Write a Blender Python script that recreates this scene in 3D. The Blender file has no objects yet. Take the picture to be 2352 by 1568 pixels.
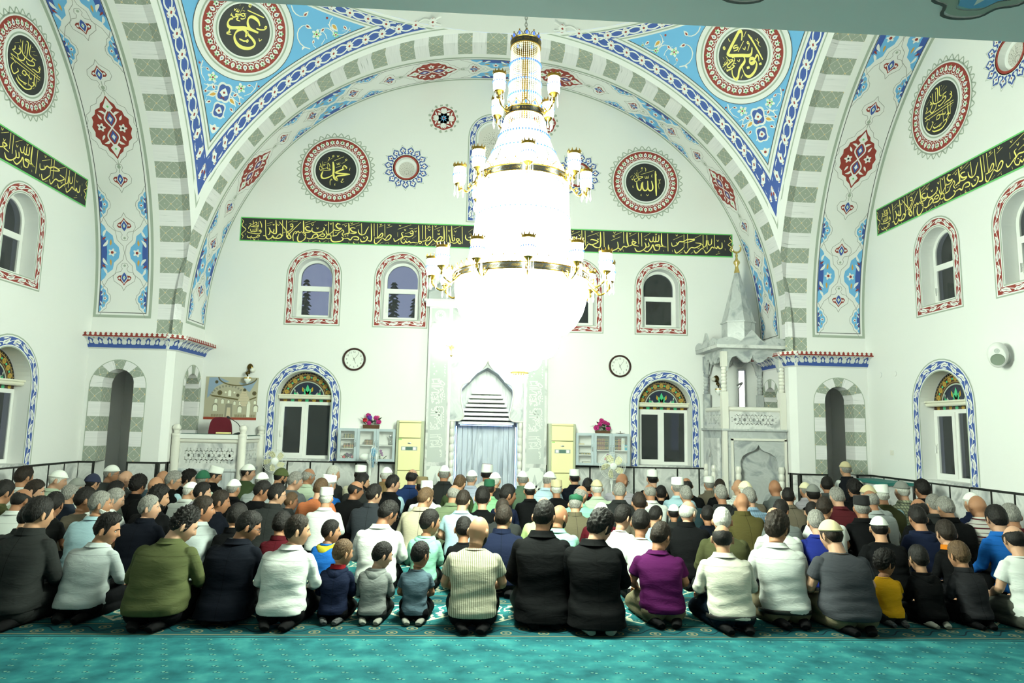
import bpy, bmesh, math, random
import numpy as np
from mathutils import Vector, Matrix, geometry
R_ = math.radians
PI = math.pi
sc = bpy.context.scene
COL = sc.collection
# ---------------------------------------------------------------- camera
cam_d = bpy.data.cameras.new('camera')
cam_d.lens = 24.0; cam_d.sensor_width = 36.0; cam_d.clip_start = 0.05
cam = bpy.data.objects.new('camera', cam_d); COL.objects.link(cam)
CAM = (-0.218, 0.0, 1.62)
cam.matrix_world = (Matrix.Translation(CAM) @ Matrix.Rotation(R_(-2.958), 4, 'Z') @ Matrix.Rotation(R_(90 + 7.153), 4, 'X')
                    @ Matrix.Rotation(R_(1.192), 4, 'Z'))
sc.camera = cam
# ---------------------------------------------------------------- view, world, light
sc.view_settings.view_transform = 'Standard'; sc.view_settings.look = 'None'
sc.view_settings.gamma = 1.0; sc.view_settings.use_curve_mapping = False
sc.view_settings.exposure = 0.0
sc.cycles.use_denoising = True; sc.cycles.adaptive_threshold = 0.03
sc.cycles.max_bounces = 7; sc.cycles.diffuse_bounces = 5; sc.cycles.glossy_bounces = 3
sc.cycles.transmission_bounces = 5; sc.cycles.transparent_max_bounces = 10
sc.cycles.caustics_reflective = False; sc.cycles.caustics_refractive = False
sc.cycles.sample_clamp_indirect = 6.0
LAMP = (0.86, 1.0, 0.80)                       # the slightly green white of the chandelier lamps
world = bpy.data.worlds.new('dusk_sky'); sc.world = world; world.use_nodes = True
bg = world.node_tree.nodes['Background']
bg.inputs[0].default_value = (0.30, 0.36, 0.56, 1); bg.inputs[1].default_value = 2.4
CX, CY = 0.19, 6.42                             # chandelier axis
def lamp(name, loc, energy, radius=0.06, color=LAMP):
    d = bpy.data.lights.new(name, 'POINT'); d.energy = energy; d.shadow_soft_size = radius; d.color = color
    o = bpy.data.objects.new(name, d); o.location = loc; COL.objects.link(o); return o
def area(name, loc, rot, sx, sy, energy, color=LAMP):
    d = bpy.data.lights.new(name, 'AREA'); d.shape = 'RECTANGLE'; d.size = sx; d.size_y = sy; d.energy = energy; d.color = color
    o = bpy.data.objects.new(name, d); o.location = loc; o.rotation_euler = rot; COL.objects.link(o); return o
GLOW = dict(bowl=100.0, cone=7.0, shade=34.0)      # radiance of the lit chandelier crystal
# unseen fill lights added under the balcony, behind the camera, for the nearest backs
for gx in (-3.2, 0.0, 3.2):
    area('gallery_fill_light', (gx, -0.6, 2.98), (0, 0, 0), 0.5, 0.5, 3)
# cool LED strips tucked into the mihrab niche
area('niche_led_light', (0.0, 12.95, 2.62), (R_(-55), 0, 0), 0.9, 0.1, 60, (0.55, 0.72, 1.0))
# ---------------------------------------------------------------- helpers
def lin(c):
    c = c / 255.0
    return c / 12.92 if c <= 0.04045 else ((c + 0.055) / 1.055) ** 2.4
def rgb(r, g, b, k=1.0): return (lin(r) * k, lin(g) * k, lin(b) * k)
def paint(r, g, b):
    """the paint's own colour, from how it shows beside the white wall (228,242,221) whose albedo is 0.8"""
    return tuple(min(0.9, 0.8 * lin(c) / lin(w)) for c, w in zip((r, g, b), (228, 242, 221)))
MATS = {}
def mat(name, color, rough=0.6, metal=0.0, emit=None, strength=0.0, bump=None, trans=0.0, spec=None, coat=0.0):
    if name in MATS: return MATS[name]
    m = bpy.data.materials.new(name); m.use_nodes = True
    nt = m.node_tree; b = nt.nodes['Principled BSDF']
    b.inputs['Base Color'].default_value = (*color, 1); b.inputs['Roughness'].default_value = rough
    b.inputs['Metallic'].default_value = metal; b.inputs['Transmission Weight'].default_value = trans
    if spec is not None: b.inputs['Specular IOR Level'].default_value = spec
    if coat: b.inputs['Coat Weight'].default_value = coat
    if emit: b.inputs['Emission Color'].default_value = (*emit, 1); b.inputs['Emission Strength'].default_value = strength
    if bump:
        tc = nt.nodes.new('ShaderNodeTexCoord'); n = nt.nodes.new('ShaderNodeTexNoise'); n.inputs['Scale'].default_value = bump[0]
        n.inputs['Detail'].default_value = 4
        bu = nt.nodes.new('ShaderNodeBump'); bu.inputs['Strength'].default_value = bump[1]; bu.inputs['Distance'].default_value = bump[2] if len(bump) > 2 else 0.01
        nt.links.new(tc.outputs['Object'], n.inputs['Vector']); nt.links.new(n.outputs['Fac'], bu.inputs['Height'])
        nt.links.new(bu.outputs['Normal'], b.inputs['Normal'])
    MATS[name] = m; return m
def nodes_of(m): return m.node_tree, m.node_tree.nodes['Principled BSDF']
def ramp(nt, stops):
    r = nt.nodes.new('ShaderNodeValToRGB'); e = r.color_ramp.elements
    while len(e) < len(stops): e.new(0.5)
    for el, (p, c) in zip(e, stops): el.position = p; el.color = (*c, 1)
    return r
def mth(nt, op, a, b=None, c=None):
    n = nt.nodes.new('ShaderNodeMath'); n.operation = op
    for i, v in enumerate((a, b, c)):
        if v is None: continue
        if isinstance(v, (int, float)): n.inputs[i].default_value = v
        else: nt.links.new(v, n.inputs[i])
    return n.outputs[0]
class MB:
    """collects shapes for ONE mesh object"""
    def __init__(s): s.v = []; s.f = []; s.m = []; s.uv = {}
    def add(s, vs, fs, mi=0):
        o = len(s.v); s.v += [tuple(v) for v in vs]
        for f in fs: s.f.append(tuple(i + o for i in f)); s.m.append(mi)
        return o
    def box(s, x0, x1, y0, y1, z0, z1, mi=0):
        s.add([(x0,y0,z0),(x1,y0,z0),(x1,y1,z0),(x0,y1,z0),(x0,y0,z1),(x1,y0,z1),(x1,y1,z1),(x0,y1,z1)],
              [(0,3,2,1),(4,5,6,7),(0,1,5,4),(1,2,6,5),(2,3,7,6),(3,0,4,7)], mi)
    def rings(s, rings, mi=0, cap0=True, cap1=True, closed=True):
        n = len(rings[0]); o = len(s.v)
        for r in rings: s.v += [tuple(p) for p in r]
        for i in range(len(rings) - 1):
            for j in range(n if closed else n - 1):
                k = (j + 1) % n
                s.f.append((o+i*n+j, o+i*n+k, o+(i+1)*n+k, o+(i+1)*n+j)); s.m.append(mi)
        if cap0: s.f.append(tuple(o + j for j in range(n))[::-1]); s.m.append(mi)
        if cap1: s.f.append(tuple(o + (len(rings)-1)*n + j for j in range(n))); s.m.append(mi)
    def lathe(s, prof, c=(0,0,0), n=24, mi=0, axis='z', caps=True):
        rs = []
        for r, z in prof:
            q = []
            for j in range(n):
                a = 2*PI*j/n; x, y = r*math.cos(a), r*math.sin(a)
                p = (x, y, z) if axis == 'z' else (x, z, y) if axis == 'y' else (z, x, y)
                q.append((p[0]+c[0], p[1]+c[1], p[2]+c[2]))
            rs.append(q if axis != 'y' else q[::-1])
        s.rings(rs, mi, caps, caps)
    def tube(s, pts, rad, n=8, mi=0, caps=True):
        pts = [Vector(p) for p in pts]; rs = []
        if isinstance(rad, (int, float)): rad = [rad] * len(pts)
        up = Vector((0.13, 0.31, 1)).normalized()
        for i, p in enumerate(pts):
            t = (pts[min(i+1, len(pts)-1)] - pts[max(i-1, 0)]).normalized()
            a = t.cross(up)
            if a.length < 0.05: a = t.cross(Vector((1, 0, 0)))
            a.normalize(); b = t.cross(a).normalized(); r = rad[i]
            ra, rb = (r if isinstance(r, (tuple, list)) else (r, r))
            rs.append([p + a*ra*math.cos(2*PI*j/n) + b*rb*math.sin(2*PI*j/n) for j in range(n)])
        s.rings(rs, mi, caps, caps)
    def ball(s, c, r, n=12, m=8, mi=0):
        if isinstance(r, (int, float)): r = (r, r, r)
        prof = [(max(1e-4, math.sin(PI*i/m)), -math.cos(PI*i/m)) for i in range(m+1)]
        s.rings([[(c[0]+q*r[0]*math.cos(2*PI*j/n), c[1]+q*r[1]*math.sin(2*PI*j/n), c[2]+h*r[2]) for j in range(n)] for q, h in prof], mi)
    def prism(s, poly, y0, y1, mi=0, plane='xz'):
        """a 2D outline pushed from y0 to y1"""
        tr = {'xz': lambda p, d: (p[0], d, p[1]), 'xy': lambda p, d: (p[0], p[1], d), 'yz': lambda p, d: (d, p[0], p[1])}[plane]
        n = len(poly); tri = geometry.tessellate_polygon([[Vector((p[0], p[1], 0)) for p in poly]])
        o = s.add([tr(p, y0) for p in poly] + [tr(p, y1) for p in poly], [], mi)
        for t in tri:
            s.f.append(tuple(o+i for i in t)); s.m.append(mi); s.f.append(tuple(o+n+i for i in t[::-1])); s.m.append(mi)
        for i in range(n):
            j = (i+1) % n; s.f.append((o+i, o+j, o+n+j, o+n+i)); s.m.append(mi)
    def build(s, name, mats, parent=None, smooth=True, angle=35, fix=False):
        me = bpy.data.meshes.new(name); me.from_pydata([tuple(v) for v in s.v], [], s.f)
        if not isinstance(mats, (list, tuple)): mats = [mats]
        for m in mats: me.materials.append(m)
        if len(mats) > 1: me.polygons.foreach_set('material_index', s.m)
        if fix:
            bm = bmesh.new(); bm.from_mesh(me); bmesh.ops.recalc_face_normals(bm, faces=bm.faces); bm.to_mesh(me); bm.free()
        if smooth:
            me.polygons.foreach_set('use_smooth', [True]*len(me.polygons)); me.set_sharp_from_angle(angle=R_(angle))
        me.update()
        o = bpy.data.objects.new(name, me); COL.objects.link(o)
        if parent is not None: o.parent = parent
        return o
def tag(o, label=None, cat=None, group=None, kind=None):
    if label: o['label'] = label
    if cat: o['category'] = cat
    if group: o['group'] = group
    if kind: o['kind'] = kind
    return o
def empty(name, loc=(0,0,0), rz=0.0, label=None, cat=None, group=None, kind=None):
    o = bpy.data.objects.new(name, None); o.location = loc; o.rotation_euler = (0, 0, rz); o.empty_display_size = 0.1; COL.objects.link(o)
    return tag(o, label, cat, group, kind)
def struct(o): o['kind'] = 'structure'; return o
def copy_tree(o, parent=None):
    c = o.copy(); COL.objects.link(c)
    if parent is not None: c.parent = parent
    for ch in list(o.children): copy_tree(ch, c)
    return c
def arc(cx, cz, r, a0, a1, n, rz=None):
    rz = r if rz is None else rz
    return [(cx + r*math.cos(a0+(a1-a0)*i/n), cz + rz*math.sin(a0+(a1-a0)*i/n)) for i in range(n+1)]
def arch_poly(cx, hw, z0, ztop, n=20):
    """round-headed opening outline, counter-clockwise from bottom right"""
    return [(cx+hw, z0)] + arc(cx, ztop-hw, hw, 0, PI, n) + [(cx-hw, z0)]
def cat_rom(pts, k=4):
    out = []
    n = len(pts)
    if n < 3: return list(pts)
    for i in range(n-1):
        p0, p1, p2, p3 = pts[max(i-1,0)], pts[i], pts[i+1], pts[min(i+2,n-1)]
        for q in range(k):
            t = q/k
            out.append(tuple(0.5*((2*b)+(-a+c)*t+(2*a-5*b+4*c-d)*t*t+(-a+3*b-3*c+d)*t**3) for a,b,c,d in zip(p0,p1,p2,p3)))
    out.append(tuple(pts[-1])); return out
class Deco:
    """flat painted ornament: 2D polygons in layers, mapped onto a surface"""
    def __init__(s): s.items = []
    def poly(s, pts, mi, layer=1): s.items.append((list(pts), mi, layer))
    def strip(s, a, b, mi, layer=1, closed=False):
        n = len(a)
        for i in range(n if closed else n-1):
            j = (i+1) % n; s.items.append(([a[i], a[j], b[j], b[i]], mi, layer))
    def ribbon(s, pts, w, mi, layer=1, taper=0.35, nib=False, closed=False):
        n = len(pts); L = []; Rr = []
        for i in range(n):
            if closed: p, q = pts[i-1], pts[(i+1) % n]
            else: p, q = pts[max(i-1,0)], pts[min(i+1,n-1)]
            dx, dy = q[0]-p[0], q[1]-p[1]; l = math.hypot(dx, dy) or 1e-9
            t = i/(n-1); k = 1.0
            if taper and not closed: k = min(1.0, taper + (1-taper)*min(t, 1-t)*5)
            if nib: k *= 0.72 + 0.36*abs(math.sin(math.atan2(dy, dx) - R_(35)))
            h = w*k/2; L.append((pts[i][0]-dy/l*h, pts[i][1]+dx/l*h)); Rr.append((pts[i][0]+dy/l*h, pts[i][1]-dx/l*h))
        s.strip(L, Rr, mi, layer, closed)
    def circle(s, c, r, mi, layer=1, n=16): s.poly([(c[0]+r*math.cos(2*PI*i/n), c[1]+r*math.sin(2*PI*i/n)) for i in range(n)], mi, layer)
    def ring(s, c, r0, r1, mi, layer=1, n=48):
        f = lambda r: [(c[0]+r*math.cos(2*PI*i/n), c[1]+r*math.sin(2*PI*i/n)) for i in range(n)]
        s.strip(f(r1), f(r0), mi, layer, True)
    def shape(s, pts, c, ang, k, mi, layer=1, flip=False):
        ca, sa = math.cos(ang), math.sin(ang)
        q = []
        for x, y in pts:
            if flip: x = -x
            q.append((c[0]+k*(x*ca-y*sa), c[1]+k*(x*sa+y*ca)))
        s.poly(q, mi, layer)
    def leaf(s, c, ang, l, w, mi, layer=1, bend=0.0, n=7):
        top = []; bot = []
        for i in range(n+1):
            t = i/n; y = w*math.sin(PI*t**0.75)/2; b = bend*l*math.sin(PI*t)
            top.append((t*l, y+b)); bot.append((t*l, -y+b))
        s.shape(top + bot[::-1][1:-1], c, ang, 1.0, mi, layer)
    def flower(s, c, r, ang, mi, mc, layer=1, n=5, dot=0.3):
        pts = []
        for i in range(n*6):
            a = 2*PI*i/(n*6); rr = r*(0.78+0.22*math.cos(n*a)); pts.append((rr*math.cos(a), rr*math.sin(a)))
        s.shape(pts, c, ang, 1.0, mi, layer)
        if mc is not None: s.circle(c, r*dot, mc, layer+1, 8)
    def build(s, name, mats, fn, parent=None, h=0.0015, maxlen=None):
        """fn(u, v, height) -> xyz"""
        mb = MB()
        for pts, mi, layer in s.items:
            if maxlen:
                q = []
                for i in range(len(pts)):
                    a, b = pts[i], pts[(i+1) % len(pts)]; k = max(1, int(math.dist(a, b)/maxlen))
                    q += [(a[0]+(b[0]-a[0])*t/k, a[1]+(b[1]-a[1])*t/k) for t in range(k)]
                pts = q
            z = layer*h
            if len(pts) <= 4: mb.add([fn(u, v, z) for u, v in pts], [tuple(range(len(pts)))], mi)
            else:
                tri = geometry.tessellate_polygon([[Vector((u, v, 0)) for u, v in pts]])
                mb.add([fn(u, v, z) for u, v in pts], tri, mi)
        return mb.build(name, mats, parent, smooth=False)
def on_plane(o, u, v):
    o, u, v = Vector(o), Vector(u).normalized(), Vector(v).normalized(); n = u.cross(v)
    return lambda a, b, h=0.0: o + u*a + v*b + n*h
# pixel -> world, used to seat things where the photograph shows them
_cm = cam.matrix_world.to_3x3(); _co = Vector(CAM)
def ray(x, y): return _cm @ Vector(((x-1176)/1568.0, (784-y)/1568.0, -1.0))
def on_y(x, y, Y): d = ray(x, y); return _co + d*(Y/d.y)
# ---------------------------------------------------------------- materials
def marble(name, base, vein, scale=2.2, rough=0.28, dist=2.4, stretch=(1,1,1)):
    m = mat(name, base, rough); nt, b = nodes_of(m)
    tc = nt.nodes.new('ShaderNodeTexCoord'); mp = nt.nodes.new('ShaderNodeMapping'); mp.inputs['Scale'].default_value = stretch
    nz = nt.nodes.new('ShaderNodeTexNoise'); nz.inputs['Scale'].default_value = scale; nz.inputs['Detail'].default_value = 8; nz.inputs['Distortion'].default_value = dist
    r = ramp(nt, [(0.36, vein), (0.5, base), (0.56, tuple(0.75*a+0.25*v for a, v in zip(base, vein))), (0.75, base)])
    nt.links.new(tc.outputs['Object'], mp.inputs[0]); nt.links.new(mp.outputs[0], nz.inputs['Vector']); nt.links.new(nz.outputs['Fac'], r.inputs[0]); nt.links.new(r.outputs[0], b.inputs['Base Color'])
    return m
M_WALL = mat('wall_paint', (0.80, 0.80, 0.79), 0.75, bump=(14, 0.12, 0.004))
M_WHITE = mat('white_paint', (0.80, 0.80, 0.79), 0.7)
M_SAGE = mat('sage_paint', paint(160, 180, 152), 0.7)
M_RED = mat('brick_red_paint', paint(140, 52, 38), 0.7)
M_BLUE = mat('cobalt_paint', paint(55, 88, 150), 0.7)
M_SKY = mat('turquoise_paint', paint(106, 182, 212), 0.7)
M_GREEN = mat('leaf_green_paint', paint(120, 205, 115), 0.7)
M_LIME = mat('lime_green_edge', paint(105, 205, 105), 0.6)
M_GOLDP = mat('ochre_paint', paint(205, 165, 70), 0.7)
M_BLACKP = mat('black_panel_paint', paint(33, 37, 36), 0.55)
M_YELLOW = mat('yellow_calligraphy_paint', paint(244, 240, 120), 0.6)
M_LINE = mat('dark_outline_paint', paint(70, 80, 72), 0.7)
M_GREYL = mat('pale_outline_paint', paint(150, 160, 142), 0.7)
PAL = [M_WHITE, M_SAGE, M_RED, M_BLUE, M_SKY, M_GREEN, M_GOLDP, M_BLACKP, M_YELLOW, M_LINE, M_LIME, M_GREYL]
WHITE, SAGE, RED, BLUE, SKY, GREEN, OCHRE, BLACK, YELLOW, LINE, LIME, GREYL = range(12)
M_MARBLE = marble('white_grey_marble', (0.70, 0.70, 0.69), (0.36, 0.37, 0.38), 1.6)
M_MARBLE_G = marble('grey_marble', (0.50, 0.52, 0.52), (0.27, 0.29, 0.31), 1.8)
M_MARBLE_S = marble('streaked_mihrab_marble', (0.62, 0.65, 0.67), (0.34, 0.37, 0.40), 2.0, stretch=(2.6, 1, 0.25))
M_IVORY = mat('ivory_marble', (0.74, 0.72, 0.66), 0.3, bump=(6, .05))
M_BLACK = mat('black_granite', (0.012, 0.013, 0.012), 0.3)
M_PVC = mat('white_pvc', (0.82, 0.82, 0.80), 0.35)
M_GLASS_D = mat('night_window_glass', (0.05, 0.055, 0.055), 0.04, spec=0.6)
nt, b = nodes_of(M_GLASS_D); b.inputs['Alpha'].default_value = 0.5
M_GOLD = mat('polished_brass', (0.75, 0.55, 0.2), 0.22, 1.0)
M_CHROME = mat('chrome', (0.75, 0.76, 0.77), 0.15, 1.0)
M_DARKP = mat('dark_plastic', (0.02, 0.02, 0.022), 0.4)
# voussoir stripes
def stripe_green():
    m = mat('sage_voussoir', paint(150, 168, 142), 0.7); nt, b = nodes_of(m)
    uv = nt.nodes.new('ShaderNodeUVMap'); sp = nt.nodes.new('ShaderNodeSeparateXYZ'); nt.links.new(uv.outputs[0], sp.inputs[0])
    nz = nt.nodes.new('ShaderNodeTexNoise'); nz.inputs['Scale'].default_value = 5; nt.links.new(uv.outputs[0], nz.inputs['Vector'])
    w = mth(nt, 'MULTIPLY', mth(nt, 'SUBTRACT', nz.outputs['Fac'], 0.5), 0.22)
    p = 0.20
    a = mth(nt, 'ADD', mth(nt, 'MULTIPLY', sp.outputs[0], 1/p), w); c = mth(nt, 'ADD', mth(nt, 'MULTIPLY', sp.outputs[1], 1/p), w)
    d1 = mth(nt, 'ABSOLUTE', mth(nt, 'SUBTRACT', mth(nt, 'FRACT', mth(nt, 'ADD', a, c)), 0.5))
    d2 = mth(nt, 'ABSOLUTE', mth(nt, 'SUBTRACT', mth(nt, 'FRACT', mth(nt, 'SUBTRACT', a, c)), 0.5))
    line = mth(nt, 'LESS_THAN', mth(nt, 'MINIMUM', d1, d2), 0.032)
    knot = mth(nt, 'LESS_THAN', mth(nt, 'ADD', mth(nt, 'POWER', d1, 2), mth(nt, 'POWER', d2, 2)), 0.009)
    e1 = mth(nt, 'SUBTRACT', 0.5, d1); e2 = mth(nt, 'SUBTRACT', 0.5, d2)
    dot = mth(nt, 'LESS_THAN', mth(nt, 'ADD', mth(nt, 'POWER', e1, 2), mth(nt, 'POWER', e2, 2)), 0.004)
    mix1 = nt.nodes.new('ShaderNodeMix'); mix1.data_type = 'RGBA'; mix1.inputs[6].default_value = (*paint(150, 168, 142), 1); mix1.inputs[7].default_value = (*paint(190, 202, 178), 1)
    nt.links.new(mth(nt, 'MAXIMUM', line, dot), mix1.inputs[0])
    mix2 = nt.nodes.new('ShaderNodeMix'); mix2.data_type = 'RGBA'; mix2.inputs[7].default_value = (*paint(206, 200, 140), 1)
    nt.links.new(mix1.outputs[2], mix2.inputs[6]); nt.links.new(knot, mix2.inputs[0]); nt.links.new(mix2.outputs[2], b.inputs['Base Color'])
    return m
def stripe_white():
    m = mat('white_streaked_voussoir', paint(226, 238, 220), 0.7); nt, b = nodes_of(m)
    uv = nt.nodes.new('ShaderNodeUVMap'); mp = nt.nodes.new('ShaderNodeMapping'); mp.inputs['Scale'].default_value = (1.2, 30, 1)
    nz = nt.nodes.new('ShaderNodeTexNoise'); nz.inputs['Scale'].default_value = 1.4; nz.inputs['Detail'].default_value = 3
    r = ramp(nt, [(0.25, paint(120, 135, 118)), (0.34, paint(222, 234, 216)), (0.6, paint(230, 242, 223))])
    nt.links.new(uv.outputs[0], mp.inputs[0]); nt.links.new(mp.outputs[0], nz.inputs['Vector']); nt.links.new(nz.outputs['Fac'], r.inputs[0]); nt.links.new(r.outputs[0], b.inputs['Base Color'])
    return m
M_STG, M_STW = stripe_green(), stripe_white()
def set_uv(o, uvs):
    """uvs: per-vertex (u, v)"""
    me = o.data; l = me.uv_layers.new(name='UVMap'); idx = np.empty(len(me.loops), np.int32); me.loops.foreach_get('vertex_index', idx)
    l.data.foreach_set('uv', np.asarray(uvs, np.float32)[idx].ravel())
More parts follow.
